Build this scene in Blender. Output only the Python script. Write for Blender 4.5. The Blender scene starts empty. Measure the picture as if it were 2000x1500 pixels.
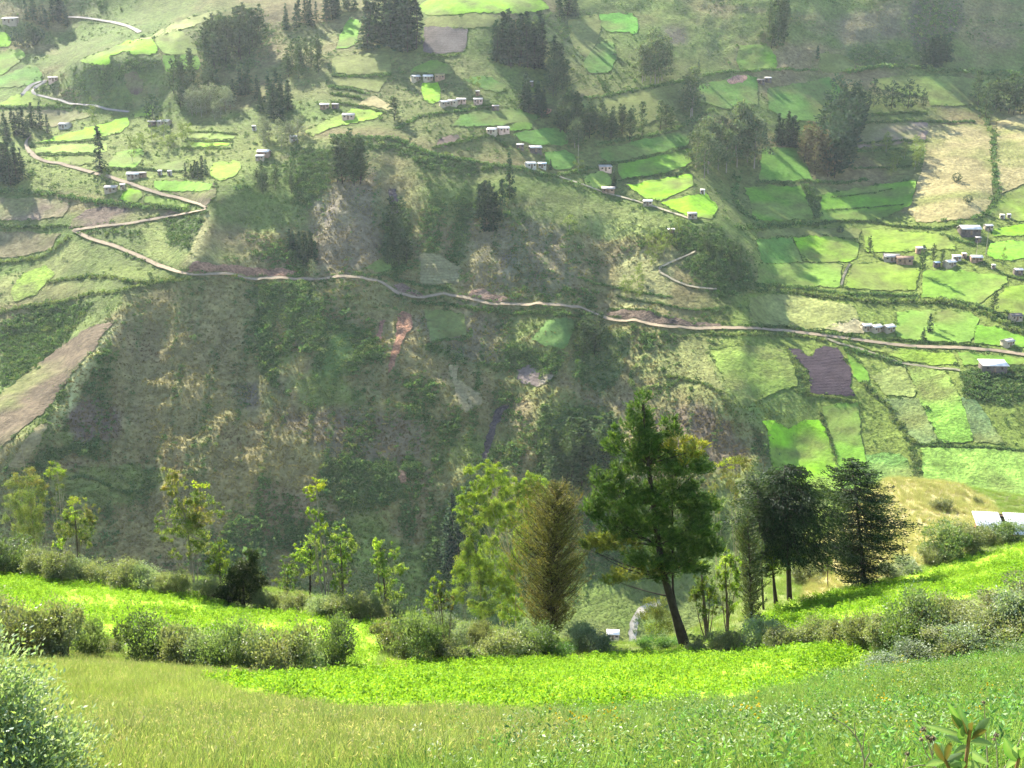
import bpy, math, random
import numpy as np
from mathutils import Vector
from mathutils.geometry import delaunay_2d_cdt

# ------------------------------------------------------------------ camera, sky, sun, exposure
scene = bpy.context.scene
COL = scene.collection
R = math.radians
FPX, PITCH = 2150.0, R(15.6)
cam_d = bpy.data.cameras.new('camera')
cam = bpy.data.objects.new('camera', cam_d)
COL.objects.link(cam)
cam.rotation_euler = (R(90) - PITCH, 0, 0)
cam_d.sensor_width = 36.0
cam_d.lens = 36.0 * FPX / 2000.0
cam_d.clip_start, cam_d.clip_end = 0.05, 6000.0
scene.camera = cam

SUN = Vector((-0.42, 0.66, 0.635)).normalized()        # towards the sun: over the far slope, a little left
sun_el = math.asin(SUN.z)
world = bpy.data.worlds.new('World')
scene.world = world
world.use_nodes = True
nt = world.node_tree
nt.nodes.clear()
sky = nt.nodes.new('ShaderNodeTexSky')
sky.sky_type = 'NISHITA'
sky.sun_disc = False
sky.sun_elevation = sun_el
sky.sun_rotation = math.atan2(SUN.x, SUN.y)
sky.altitude = 2800.0
sky.dust_density = 1.5
bg = nt.nodes.new('ShaderNodeBackground')
bg.inputs['Strength'].default_value = 0.13
out = nt.nodes.new('ShaderNodeOutputWorld')
nt.links.new(sky.outputs[0], bg.inputs[0])
nt.links.new(bg.outputs[0], out.inputs[0])

sun_d = bpy.data.lights.new('sun', 'SUN')
sun_d.energy = 5.0
sun_d.angle = R(0.6)
sun_d.color = (1.0, 0.93, 0.80)
sun_o = bpy.data.objects.new('sun', sun_d)
COL.objects.link(sun_o)
sun_o.rotation_euler = SUN.to_track_quat('Z', 'Y').to_euler()

scene.view_settings.view_transform = 'Standard'
scene.view_settings.look = 'None'
scene.view_settings.exposure = 2.05
scene.view_settings.gamma = 1.0
scene.view_settings.use_curve_mapping = False
scene.render.engine = 'CYCLES'
scene.render.filter_size = 1.3
cy = scene.cycles
cy.max_bounces = 5
cy.diffuse_bounces = 3
cy.glossy_bounces = 2
cy.transmission_bounces = 3
cy.transparent_max_bounces = 4
cy.volume_bounces = 0
cy.use_denoising = True
cy.use_light_tree = False
cy.adaptive_threshold = 0.004
cy.denoiser = 'OPENIMAGEDENOISE'
cy.denoising_input_passes = 'RGB_ALBEDO_NORMAL'
cy.sample_clamp_indirect = 6.0
HAZE_DENSITY = 0.00005

# ------------------------------------------------------------------ small helpers
rs = np.random.RandomState(7)


def tag(o, label=None, cat=None, group=None, kind=None):
    if label: o['label'] = label
    if cat: o['category'] = cat
    if group: o['group'] = group
    if kind: o['kind'] = kind
    return o


def link(o, parent=None):
    COL.objects.link(o)
    if parent is not None:
        o.parent = parent
    return o


def empty(name, loc=(0, 0, 0), rz=0.0, s=1.0):
    o = bpy.data.objects.new(name, None)
    o.empty_display_size = 0.2
    o.location = loc
    o.rotation_euler = (0, 0, rz)
    o.scale = (s, s, s) if not hasattr(s, '__len__') else s
    return link(o)


def mesh(name, V, F, mat=None, col=None, smooth=False):
    """V (n,3); F an (m,k) array or a list of such arrays; col (n,3) per vertex."""
    V = np.asarray(V, np.float32)
    Fs = [np.asarray(f, np.int32) for f in (F if isinstance(F, list) else [F]) if len(f)]
    me = bpy.data.meshes.new(name)
    me.vertices.add(len(V))
    me.vertices.foreach_set('co', V.ravel())
    loops = np.concatenate([f.ravel() for f in Fs])
    cnt = np.concatenate([np.full(len(f), f.shape[1], np.int32) for f in Fs])
    st = np.concatenate([[0], np.cumsum(cnt)[:-1]]).astype(np.int32)
    me.loops.add(len(loops))
    me.loops.foreach_set('vertex_index', loops)
    me.polygons.add(len(cnt))
    me.polygons.foreach_set('loop_start', st)
    me.polygons.foreach_set('loop_total', cnt)
    if smooth:
        me.polygons.foreach_set('use_smooth', np.ones(len(cnt), bool))
    if col is not None:
        c = np.ones((len(V), 4), np.float32)
        c[:, :3] = np.asarray(col, np.float32)
        a = me.color_attributes.new('Col', 'FLOAT_COLOR', 'POINT')
        a.data.foreach_set('color', c.ravel())
    me.update(calc_edges=True)
    me.validate()
    if mat is not None:
        me.materials.append(mat)
    return me


def obj(name, me, parent=None, loc=None):
    o = bpy.data.objects.new(name, me)
    if loc is not None: o.location = loc
    return link(o, parent)


def join(parts):
    """[(V,F,C)] -> one V,F,C (F of one width)."""
    Vs, Fs, Cs, n = [], [], [], 0
    for V, F, C in parts:
        Vs.append(V); Fs.append(np.asarray(F) + n); Cs.append(C); n += len(V)
    return np.concatenate(Vs), np.concatenate(Fs), np.concatenate(Cs)


def _hash(ix, iy, seed):
    h = (ix.astype(np.int64) * 374761393 + iy.astype(np.int64) * 668265263 + seed * 1442695041) & 0x7fffffff
    h = ((h ^ (h >> 13)) * 1274126177) & 0x7fffffff
    return ((h ^ (h >> 16)) & 0xffff) / 65535.0


def vnoise(x, y, seed=0):
    x = np.asarray(x, float); y = np.asarray(y, float)
    ix = np.floor(x); iy = np.floor(y)
    fx = x - ix; fy = y - iy
    fx = fx * fx * (3 - 2 * fx); fy = fy * fy * (3 - 2 * fy)
    a = _hash(ix, iy, seed); b = _hash(ix + 1, iy, seed)
    c = _hash(ix, iy + 1, seed); d = _hash(ix + 1, iy + 1, seed)
    return (a * (1 - fx) + b * fx) * (1 - fy) + (c * (1 - fx) + d * fx) * fy


def fbm(x, y, octv=4, seed=0):
    s = 0.0; a = 0.5; t = 0.0
    for k in range(octv):
        s = s + a * vnoise(x * 2 ** k + 17.3 * k, y * 2 ** k - 9.1 * k, seed + k)
        t += a; a *= 0.5
    return s / t          # 0..1


def inpoly(u, v, poly):
    u = np.asarray(u, float); v = np.asarray(v, float)
    ins = np.zeros(u.shape, bool)
    n = len(poly)
    for i in range(n):
        x1, y1 = poly[i]; x2, y2 = poly[(i + 1) % n]
        if y1 == y2: continue
        c = ((y1 > v) != (y2 > v)) & (u < (x2 - x1) * (v - y1) / (y2 - y1) + x1)
        ins ^= c
    return ins


def polyline(pts, step):
    """resample a polyline at about STEP."""
    p = np.asarray(pts, float)
    d = np.hypot(*np.diff(p, axis=0).T)
    s = np.concatenate([[0], np.cumsum(d)])
    n = max(2, int(s[-1] / step) + 1)
    q = np.linspace(0, s[-1], n)
    return np.stack([np.interp(q, s, p[:, k]) for k in range(p.shape[1])], 1)


def smoothline(pts, step):
    """Catmull-Rom through the points, then even steps."""
    p = np.asarray(pts, float)
    if len(p) > 2:
        q = np.concatenate([[2 * p[0] - p[1]], p, [2 * p[-1] - p[-2]]])
        o = []
        for i in range(len(p) - 1):
            a, b, c, d = q[i:i + 4]
            for t in np.linspace(0, 1, 8, endpoint=False):
                o.append(0.5 * (2 * b + (c - a) * t + (2 * a - 5 * b + 4 * c - d) * t * t + (3 * b - a - 3 * c + d) * t ** 3))
        o.append(p[-1])
        p = np.array(o)
    return polyline(p, step)


CP, SP = math.cos(PITCH), math.sin(PITCH)


def ray(u, v):
    a = (np.asarray(u, float) - 1000.0) / FPX
    b = (750.0 - np.asarray(v, float)) / FPX
    y = CP + SP * b
    z = -SP + CP * b
    return np.stack([a, y, z], -1)


# ------------------------------------------------------------------ materials
MATS = {}


def new_mat(name):
    m = bpy.data.materials.new(name)
    m.use_nodes = True
    m.node_tree.nodes.clear()
    MATS[name] = m
    N = m.node_tree.nodes; L = m.node_tree.links
    o = N.new('ShaderNodeOutputMaterial')
    return m, N, L, o


def noise_node(N, L, coord, scale, detail=4.0, rough=0.6):
    n = N.new('ShaderNodeTexNoise')
    n.inputs['Scale'].default_value = scale
    n.inputs['Detail'].default_value = detail
    n.inputs['Roughness'].default_value = rough
    L.new(coord, n.inputs['Vector'])
    return n


def ramp(N, L, fac, a, b, lo=0.3, hi=0.7):
    r = N.new('ShaderNodeMapRange')
    r.inputs['From Min'].default_value = lo
    r.inputs['From Max'].default_value = hi
    r.inputs['To Min'].default_value = a
    r.inputs['To Max'].default_value = b
    L.new(fac, r.inputs['Value'])
    return r.outputs[0]


def mulcol(N, L, c, f):
    m = N.new('ShaderNodeVectorMath')
    m.operation = 'SCALE'
    L.new(c, m.inputs[0])
    L.new(f, m.inputs['Scale'])
    return m.outputs[0]


def leaf_mat(name, trans=0.35, rough=0.55, spec=0.25, tint=(1.12, 1.2, 0.5)):
    m, N, L, o = new_mat(name)
    at = N.new('ShaderNodeAttribute'); at.attribute_name = 'Col'
    oi = N.new('ShaderNodeObjectInfo')
    f = ramp(N, L, oi.outputs['Random'], 0.78, 1.22, 0, 1)
    c = mulcol(N, L, at.outputs['Color'], f)
    p = N.new('ShaderNodeBsdfPrincipled')
    p.inputs['Roughness'].default_value = rough
    p.inputs['Specular IOR Level'].default_value = spec
    L.new(c, p.inputs['Base Color'])
    t = N.new('ShaderNodeBsdfTranslucent')
    tm = N.new('ShaderNodeVectorMath'); tm.operation = 'MULTIPLY'
    tm.inputs[1].default_value = tint
    L.new(c, tm.inputs[0])
    L.new(tm.outputs[0], t.inputs['Color'])
    mx = N.new('ShaderNodeMixShader')
    mx.inputs[0].default_value = trans
    L.new(p.outputs[0], mx.inputs[1]); L.new(t.outputs[0], mx.inputs[2])
    L.new(mx.outputs[0], o.inputs['Surface'])
    return m


def ground_mat(name, scales=(0.25, 1.3), amp=(0.3, 0.35), bump=0.6, bumpscale=0.7, rough=0.95, stripe=None, attr=True, base=(0.2, 0.2, 0.1), bdist=1.0):
    """vertex colour (or one colour) broken up by two noises in world metres, and a bump."""
    m, N, L, o = new_mat(name)
    g = N.new('ShaderNodeNewGeometry')
    if attr:
        at = N.new('ShaderNodeAttribute'); at.attribute_name = 'Col'
        c = at.outputs['Color']
    else:
        rgb = N.new('ShaderNodeRGB'); rgb.outputs[0].default_value = (*base, 1)
        c = rgb.outputs[0]
    for s, a in zip(scales, amp):
        n = noise_node(N, L, g.outputs['Position'], s)
        c = mulcol(N, L, c, ramp(N, L, n.outputs['Fac'], 1 - a, 1 + a))
    h = noise_node(N, L, g.outputs['Position'], bumpscale, 5.0, 0.65).outputs['Fac']
    if stripe:
        w = N.new('ShaderNodeTexWave')
        w.wave_type = 'BANDS'; w.bands_direction = stripe[0]
        w.inputs['Scale'].default_value = stripe[1]
        w.inputs['Distortion'].default_value = stripe[2]
        w.inputs['Detail'].default_value = 2.0
        w.inputs['Detail Scale'].default_value = 0.4
        L.new(g.outputs['Position'], w.inputs['Vector'])
        c = mulcol(N, L, c, ramp(N, L, w.outputs['Fac'], 1 - stripe[3], 1 + stripe[3], 0, 1))
        ad = N.new('ShaderNodeMath'); ad.operation = 'ADD'
        wf = ramp(N, L, w.outputs['Fac'], 0.0, 0.14, 0, 1)
        L.new(h, ad.inputs[0]); L.new(wf, ad.inputs[1])
        h = ad.outputs[0]
    p = N.new('ShaderNodeBsdfPrincipled')
    p.inputs['Roughness'].default_value = rough
    p.inputs['Specular IOR Level'].default_value = 0.1
    L.new(c, p.inputs['Base Color'])
    b = N.new('ShaderNodeBump')
    b.inputs['Strength'].default_value = bump
    b.inputs['Distance'].default_value = bdist
    L.new(h, b.inputs['Height'])
    L.new(b.outputs[0], p.inputs['Normal'])
    L.new(p.outputs[0], o.inputs['Surface'])
    return m


def plain_mat(name, base, rough=0.7, spec=0.2, var=0.2, scale=2.0, metal=0.0):
    m, N, L, o = new_mat(name)
    tc = N.new('ShaderNodeTexCoord')
    oi = N.new('ShaderNodeObjectInfo')
    n = noise_node(N, L, tc.outputs['Object'], scale)
    rgb = N.new('ShaderNodeRGB'); rgb.outputs[0].default_value = (*base, 1)
    c = mulcol(N, L, rgb.outputs[0], ramp(N, L, n.outputs['Fac'], 1 - var, 1 + var))
    c = mulcol(N, L, c, ramp(N, L, oi.outputs['Random'], 0.85, 1.12, 0, 1))
    p = N.new('ShaderNodeBsdfPrincipled')
    p.inputs['Roughness'].default_value = rough
    p.inputs['Specular IOR Level'].default_value = spec
    p.inputs['Metallic'].default_value = metal
    L.new(c, p.inputs['Base Color'])
    L.new(p.outputs[0], o.inputs['Surface'])
    return m


M_FOL = leaf_mat('foliage_leaf', 0.56)
M_FAR = leaf_mat('far_foliage', 0.24, 0.8, 0.05)
M_NEEDLE = leaf_mat('needle_foliage', 0.42, 0.6, 0.2, (1.2, 1.1, 0.5))
M_SHRUB = leaf_mat('shrub_leaf', 0.42, 0.48, 0.35)
M_GRASS = leaf_mat('grass_blade', 0.5, 0.55, 0.2, (1.1, 1.05, 0.7))
M_CROP = leaf_mat('crop_leaf', 0.50, 0.6, 0.15, (1.15, 1.1, 0.5))
M_BARK = plain_mat('bark', (0.11, 0.085, 0.06), 0.9, 0.1, 0.35, 3.0)
M_BARKD = plain_mat('dark_bark', (0.045, 0.035, 0.028), 0.9, 0.1, 0.35, 3.0)
M_BARKP = plain_mat('pale_bark', (0.26, 0.22, 0.17), 0.8, 0.1, 0.3, 2.0)

# ------------------------------------------------------------------ the far mountainside: slope and aspect set from lit and shaded areas, integrated into a surface
CODE = {'L': (16, -12), 'M': (27, 3), 'S': (41, 8), 'T': (38, 12), 'R': (41, 48), 'l': (34, -58), 'K': (52, 18)}  # top slopes steepened to render dim, shade put into the shape
TABLE = """TTMMMMMLLTTTTTTTT
TTMMMMMLLTTTTTTTT
TTLLSMMMMMMTTTTTT
MLLLSLMMMMMTTTTTT
MSSSMMMMMMMMTTMMM
LSSMMMLMMMMMMMMML
MLLLMLLMMMMMMMMLL
LLLLLMMMMMMMMMMLL
MLLLLSSMMMLLMMMLL
MMMMSSSSSMMLLMLLL
SMLLRSSSSSSLRLLLL
MMLLRSSSSSSLRLLLL
LLLSSSSSSSMMRLLLL
MMSSSSSSSSSMMLLLL
MlRSSSSSSSSMLLLLL
MlRSSSSSSSSlLLLLL
lRRSSSSSSSSlMLLLL
lRSSSSSSSSSSRMLLLL
lRSSSSSSSSSSSMLLL
RSSSSSSSSSSSRMLLL
SSSSSSSSSSSSRMLLL
SSSSSSSSSSSSSMLLL
SSSSSSSSSSSSSMMMM
SSSSSSSSSSMMMMMMM
SSSSSSSSMMMMMMMMM
SSSSSSSSLLLMMMMMM
SSSSSSSSLLLMMMMMM
SSSSSSSSMMMMMMMMM""".split('\n')
U0, U1, V0, V1, GS = -360, 2360, -260, 1340, 8
gu = np.arange(U0, U1 + 1, GS, dtype=float)
gv = np.arange(V0, V1 + 1, GS, dtype=float)
UU, VV = np.meshgrid(gu, gv)
tabN = np.zeros((len(TABLE), 17, 3))
for j, row in enumerate(TABLE):
    for i in range(17):
        th, ph = CODE[row[i]]
        th = R(th); ph = R(ph)
        tabN[j, i] = (math.sin(th) * math.sin(ph), -math.sin(th) * math.cos(ph), math.cos(th))


def tab_at(u, v):
    x = np.clip(u / 125.0, 0, 15.999); y = np.clip((v + 50) / 50.0, 0, len(TABLE) - 1.001)
    i = np.floor(x).astype(int); j = np.floor(y).astype(int)
    fx = (x - i)[..., None]; fy = (y - j)[..., None]
    return (tabN[j, i] * (1 - fx) + tabN[j, i + 1] * fx) * (1 - fy) + (tabN[j + 1, i] * (1 - fx) + tabN[j + 1, i + 1] * fx) * fy


Ng = tab_at(UU, VV)
# ridges (+) and gullies (-): (points, half width in px, tilt); the slope turns away from a ridge line on both sides
RIDGES = [
    ([(415, 400), (400, 440), (380, 490), (365, 525)], 38, 0.75),
    ([(240, 610), (200, 680), (140, 760), (90, 830), (20, 930)], 42, 0.9),
    ([(560, 285), (500, 330), (450, 370), (412, 405)], 30, 0.5),
    ([(420, 25), (350, 55), (250, 85), (155, 120)], 34, 0.6),
    ([(740, 150), (650, 200), (590, 265)], 36, 0.3),
    ([(1350, 430), (1400, 470), (1440, 540), (1450, 600)], 60, 0.8),
    ([(1300, 690), (1390, 760), (1440, 830), (1480, 890)], 50, 0.7),
    ([(620, 300), (640, 400), (660, 500)], 50, 0.2),
    ([(1000, 330), (1010, 430), (1040, 540), (1080, 580)], 70, 0.22),
    ([(800, 600), (740, 700), (690, 820), (660, 960)], 80, 0.08),
    ([(430, 560), (400, 700), (380, 850), (370, 1000)], 90, 0.06),
    ([(1100, 620), (1080, 760), (1060, 860)], 70, 0.2),
]
GULLIES = [
    ([(770, 370), (775, 450), (765, 540)], 45, 0.8),
    ([(930, 370), (905, 440), (885, 500)], 35, 0.6),
    ([(1010, 700), (975, 800), (950, 900), (900, 1050), (880, 1200)], 70, 0.3),
    ([(500, 620), (530, 760), (560, 900), (600, 1100)], 70, 0.2),
    ([(330, 560), (300, 700), (290, 820), (270, 1000)], 60, 0.3),
    ([(820, 590), (830, 700), (810, 850), (800, 1000)], 60, 0.4),
    ([(560, 320), (590, 420), (580, 510)], 45, 0.4),
    ([(1200, 440), (1180, 520), (1170, 600)], 60, 0.3),
    ([(1190, 640), (1180, 780), (1120, 950), (1080, 1100)], 70, 0.35),
    ([(1455, 440), (1450, 360), (1380, 280)], 50, 0.3),
    ([(1455, 660), (1480, 780), (1500, 900)], 40, 0.3),
    ([(110, 100), (140, 160), (100, 230)], 50, 0.4),
]
for lines, sg in ((RIDGES, 1), (GULLIES, -1)):
    for pts, w, k in lines:
        q = smoothline(pts, 10)
        d2 = np.full(UU.shape, 1e9); sx = np.zeros(UU.shape)
        for a in q:
            dx = UU - a[0]; dy = VV - a[1]
            d = dx * dx + dy * dy * 0.6
            m = d < d2
            d2[m] = d[m]; sx[m] = dx[m]
        dd = np.sqrt(d2) / w
        Ng[..., 0] += sg * k * np.sign(sx) * dd * np.exp(-dd ** 2) * 1.3
# small drainage relief on the steep parts
steep = np.clip((0.86 - Ng[..., 2]) / 0.12, 0, 1)
Ng[..., 0] += (fbm(UU / 46, VV / 300, 3, 5) - 0.5) * 0.8 * steep + (fbm(UU / 120, VV / 120, 2, 9) - 0.5) * 0.4
Ng[..., 1] += (fbm(UU / 90, VV / 90, 3, 11) - 0.5) * 0.35
Ng /= np.linalg.norm(Ng, axis=2, keepdims=True)
RG = ray(UU, VV)
h_ = 0.5
ru = (ray(UU + h_, VV) - ray(UU - h_, VV))
rv = (ray(UU, VV + h_) - ray(UU, VV - h_))
nr = np.minimum((Ng * RG).sum(2), -0.17)
Gu = np.clip(-(Ng * ru).sum(2) / nr * GS, -0.03, 0.03)
Gv = np.clip(-(Ng * rv).sum(2) / nr * GS, -0.06, 0.004)


def poisson(gx, gy):
    H, W = gx.shape
    f = np.zeros((H, W))
    ax = 0.5 * (gx[:, 1:] + gx[:, :-1]); ay = 0.5 * (gy[1:] + gy[:-1])
    f[:, :-1] += ax; f[:, 1:] -= ax
    f[:-1] += ay; f[1:] -= ay
    e = np.concatenate([f, f[:, ::-1]], 1)
    e = np.concatenate([e, e[::-1]], 0)
    F = np.fft.fft2(e)
    ky = 2 * np.cos(2 * np.pi * np.fft.fftfreq(2 * H)) - 2
    kx = 2 * np.cos(2 * np.pi * np.fft.fftfreq(2 * W)) - 2
    den = ky[:, None] + kx[None, :]
    den[0, 0] = 1
    F = F / den
    F[0, 0] = 0
    return np.real(np.fft.ifft2(F))[:H, :W]


LG = poisson(Gu, Gv)


def bil(G, x, y):
    x = np.clip(x, 0, G.shape[1] - 1.001); y = np.clip(y, 0, G.shape[0] - 1.001)
    i = x.astype(int); j = y.astype(int)
    fx = x - i; fy = y - j
    if G.ndim == 3:
        fx = fx[..., None]; fy = fy[..., None]
    return (G[j, i] * (1 - fx) + G[j, i + 1] * fx) * (1 - fy) + (G[j + 1, i] * (1 - fx) + G[j + 1, i + 1] * fx) * fy


# anchor: 480 m to the road below the three sheds
LG = LG - bil(LG, np.array([(1400 - U0) / GS]), np.array([(640 - V0) / GS]))[0] + math.log(480.0)
FS = 4
fu = np.arange(U0, U1 + 1, FS, dtype=float)
fv = np.arange(V0, V1 + 1, FS, dtype=float)
FU, FV = np.meshgrid(fu, fv)
LF = bil(LG, (FU - U0) / GS, (FV - V0) / GS)
for _ in range(2):                                        # soften the bilinear creases
    P_ = np.pad(LF, 1, mode='edge')
    LF = (P_[1:-1, :-2] + P_[1:-1, 2:] + P_[:-2, 1:-1] + P_[2:, 1:-1] + 4 * LF) / 8
PF = ray(FU, FV) * np.exp(LF)[..., None]
steepF = bil(steep, (FU - U0) / GS, (FV - V0) / GS)
PF[..., 2] += (fbm(PF[..., 0] / 14, PF[..., 1] / 14, 4, 21) - 0.5) * (1.2 + 4.5 * steepF) + (fbm(PF[..., 0] / 4, PF[..., 1] / 4, 3, 31) - 0.5) * (0.4 + 1.2 * steepF)


def far_at(u, v):
    u = np.asarray(u, float); v = np.asarray(v, float)
    return bil(PF, (u - U0) / FS, (v - V0) / FS)


def far_px(u, v):
    """metres per photo pixel there"""
    p = far_at(u, v)
    return (p[..., 1] * CP - p[..., 2] * SP) / FPX


# ------------------------------------------------------------------ the near hillside: thin-plate surface through sighted ground points
CTRL = [(1000, 1500, 10), (500, 1500, 10), (0, 1500, 9.5), (1500, 1500, 9), (2000, 1500, 7.6), (1000, 1420, 18.5), (500, 1420, 17.5), (150, 1420, 17),
        (1500, 1420, 16), (2000, 1420, 12.5), (1000, 1390, 26), (700, 1382, 27), (400, 1322, 36), (1300, 1372, 27), (1600, 1340, 30), (1690, 1290, 38),
        (2000, 1330, 19), (1850, 1310, 26), (1000, 1320, 45), (1300, 1310, 47), (820, 1292, 58), (1050, 1283, 61), (1240, 1283, 63), (1340, 1268, 65),
        (1540, 1258, 55), (620, 1325, 47), (150, 1310, 37), (250, 1242, 55), (720, 1280, 56), (0, 1185, 62), (0, 1115, 84), (200, 1140, 80),
        (370, 1160, 77), (550, 1195, 73), (760, 1212, 70), (500, 1225, 63), (1470, 1225, 68), (1540, 1172, 75), (1690, 1142, 79), (1900, 1082, 85),
        (2000, 1060, 87), (1950, 1040, 98), (1850, 952, 122), (1740, 938, 120), (2000, 1003, 114), (1740, 1060, 96), (1640, 1080, 92), (1770, 1262, 50),
        (1640, 1205, 62), (1900, 1200, 42), (2000, 1150, 54), (1870, 1170, 56), (1750, 1320, 36),
        (-300, 1500, 9.5), (-300, 1300, 38), (-300, 1115, 86), (2300, 1500, 6.5), (2300, 1300, 18), (2300, 1060, 86), (2300, 990, 112)]
cp = np.array([ray(u, v) / ray(u, v)[1] * d for u, v, d in CTRL])
cp = np.concatenate([cp, [[0, 0, -1.65], [-4, 0.5, -1.7], [4, 0.5, -1.5], [0, 5, -4.3], [-14, 0, -1.9], [14, 0, -1.2], [0, -14, 4.5], [-14, -14, 4.5], [14, -14, 5.0], [0, -30, 9.0], [-40, 2, -3.0], [40, 2, 0.0]]])


def tps_k(r2):
    return np.where(r2 > 0, r2 * np.log(np.maximum(r2, 1e-9)), 0)


n_ = len(cp)
K_ = tps_k(((cp[:, None, :2] - cp[None, :, :2]) ** 2).sum(2)) + np.eye(n_) * 12.0
P_ = np.concatenate([np.ones((n_, 1)), cp[:, :2]], 1)
A_ = np.block([[K_, P_], [P_.T, np.zeros((3, 3))]])
W_ = np.linalg.solve(A_, np.concatenate([cp[:, 2], np.zeros(3)]))
CREST = np.array([(-1200, 92), (-200, 90), (0, 89), (400, 85), (700, 77), (800, 73), (1000, 69), (1150, 67), (1300, 68), (1400, 72), (1470, 78), (1540, 92), (1620, 112), (1740, 122), (1850, 125), (2000, 122), (2300, 120), (3200, 120)], float)


def near_z(X, Y):
    X = np.asarray(X, float); Y = np.asarray(Y, float)
    upx = 1000 + X / np.maximum(Y, 4.0) * FPX * 0.93
    yc = np.interp(np.where(Y > 20, upx, 1000), CREST[:, 0], CREST[:, 1])
    Ye = np.minimum(Y, yc)
    sc = Ye / np.maximum(Y, 1e-3)
    Xe = np.where(Y > yc, X * sc, X)
    z = W_[n_] + W_[n_ + 1] * Xe + W_[n_ + 2] * Ye
    shp = Xe.shape
    xe = Xe.ravel(); ye = Ye.ravel(); acc = np.zeros(xe.shape)
    for k in range(n_):
        acc += W_[k] * tps_k((xe - cp[k, 0]) ** 2 + (ye - cp[k, 1]) ** 2)
    z = z + acc.reshape(shp)
    d = np.maximum(Y - yc, 0)
    z = z - d * 0.45 - 0.5 * d * d / (d + 8.0)
    amp = np.clip(Y / 30, 0.25, 1)
    return z + (fbm(X / 5, Y / 5, 3, 41) - 0.5) * 0.55 * amp + (fbm(X / 1.3, Y / 1.3, 2, 43) - 0.5) * 0.16 * amp


NY, NX = 300, 280
yy = np.concatenate([np.linspace(-24, 4, 25)[:-1], 4 * (190 / 4.0) ** np.linspace(0, 1, NY - 24)])
aa = np.linspace(-0.78, 0.78, NX)
YG = np.repeat(yy[:, None], NX, 1)
XG = aa[None, :] * (np.maximum(YG, 0) + 12.0)
ZG = near_z(XG, YG)


def near_h(X, Y):
    """terrain height by the same grid the mesh has"""
    X = np.asarray(X, float); Y = np.asarray(Y, float)
    j = np.interp(Y, yy, np.arange(len(yy)))
    i = (X / (np.maximum(Y, 0) + 12.0) - aa[0]) / (aa[1] - aa[0])
    return bil(ZG, i, j)


def near_at(u, v):
    """where the sight line through photo pixel (u,v) meets the near hillside"""
    u = np.atleast_1d(np.asarray(u, float)); v = np.atleast_1d(np.asarray(v, float))
    r = ray(u, v); r = r / r[:, 1:2]
    D = np.concatenate([np.arange(3, 40, 0.25), np.arange(40, 150, 0.5)])
    X = r[:, 0:1] * D; Z = r[:, 2:3] * D
    below = Z < near_h(X, np.repeat(D[None], len(u), 0))
    k = np.where(below.any(1), below.argmax(1), len(D) - 1)
    k = np.maximum(k, 1)
    # refine linearly
    lo, hi = D[k - 1], D[k]
    for _ in range(8):
        mid = (lo + hi) / 2
        b = r[:, 2] * mid < near_h(r[:, 0] * mid, mid)
        hi = np.where(b, mid, hi); lo = np.where(b, lo, mid)
    d = (lo + hi) / 2
    return np.stack([r[:, 0] * d, d, near_h(r[:, 0] * d, d)], -1)


def to_px(P):
    """project a world point to photo pixels"""
    P = np.asarray(P, float)
    c = P[..., 1] * CP - P[..., 2] * SP
    b = P[..., 1] * SP + P[..., 2] * CP
    return 1000 + P[..., 0] / c * FPX, 750 - b / c * FPX


def grid_faces(nr_, nc_):
    j, i = np.meshgrid(np.arange(nr_ - 1), np.arange(nc_ - 1), indexing='ij')
    a = (j * nc_ + i).ravel()
    return np.stack([a, a + 1, a + nc_ + 1, a + nc_], 1)

# ------------------------------------------------------------------ ground colours of the far slope (base colour only)
def feather(u, v, poly, w):
    """soft-edged polygon mask (edge broken up by noise)"""
    xs = [p[0] for p in poly]; ys = [p[1] for p in poly]
    m = np.zeros(u.shape)
    box = (u > min(xs) - 3 * w) & (u < max(xs) + 3 * w) & (v > min(ys) - 3 * w) & (v < max(ys) + 3 * w)
    if not box.any(): return m
    ub, vb = u[box], v[box]
    a = np.zeros(ub.shape)
    for k in range(7):
        an = k * 2.4
        du = (fbm(ub / 18, vb / 18, 2, 60 + k) - 0.5) * 2.4 * w + math.cos(an) * w * 0.5
        dv = (fbm(ub / 18, vb / 18, 2, 80 + k) - 0.5) * 2.0 * w + math.sin(an) * w * 0.5
        a += inpoly(ub + du, vb + dv, poly)
    m[box] = a / 7
    return m


C_GRASS = np.array((0.215, 0.185, 0.078))
C_OLIVE = np.array((0.135, 0.175, 0.045))
C_SCRUB = np.array((0.085, 0.125, 0.04))
C_BROWN = np.array((0.185, 0.148, 0.082))
C_PAST = np.array((0.13, 0.24, 0.035))
C_ROCK = np.array((0.175, 0.15, 0.11))
Pp = PF
fl = lambda s, sd, o=4: fbm(Pp[..., 0] / s, (Pp[..., 1] + Pp[..., 2]) / s, o, sd)
n1, n2, n3 = fl(60, 101), fl(18, 102), fl(35, 103)
ss = lambda x, a, b: np.clip((x - a) / (b - a), 0, 1)
fcol = C_GRASS + (C_OLIVE - C_GRASS) * ss(n1, 0.4, 0.6)[..., None]
flat = 1 - steepF
fcol = fcol + (C_PAST * 0.8 - fcol) * (0.5 * flat * ss(n3, 0.35, 0.65))[..., None]
fcol = fcol + (C_BROWN - fcol) * (0.75 * ss(n2, 0.52, 0.68) * steepF)[..., None]
scrub_density = np.clip(ss(n3 * 0.6 + n2 * 0.4, 0.50, 0.62) * (0.4 + 0.45 * steepF), 0, 1)
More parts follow.
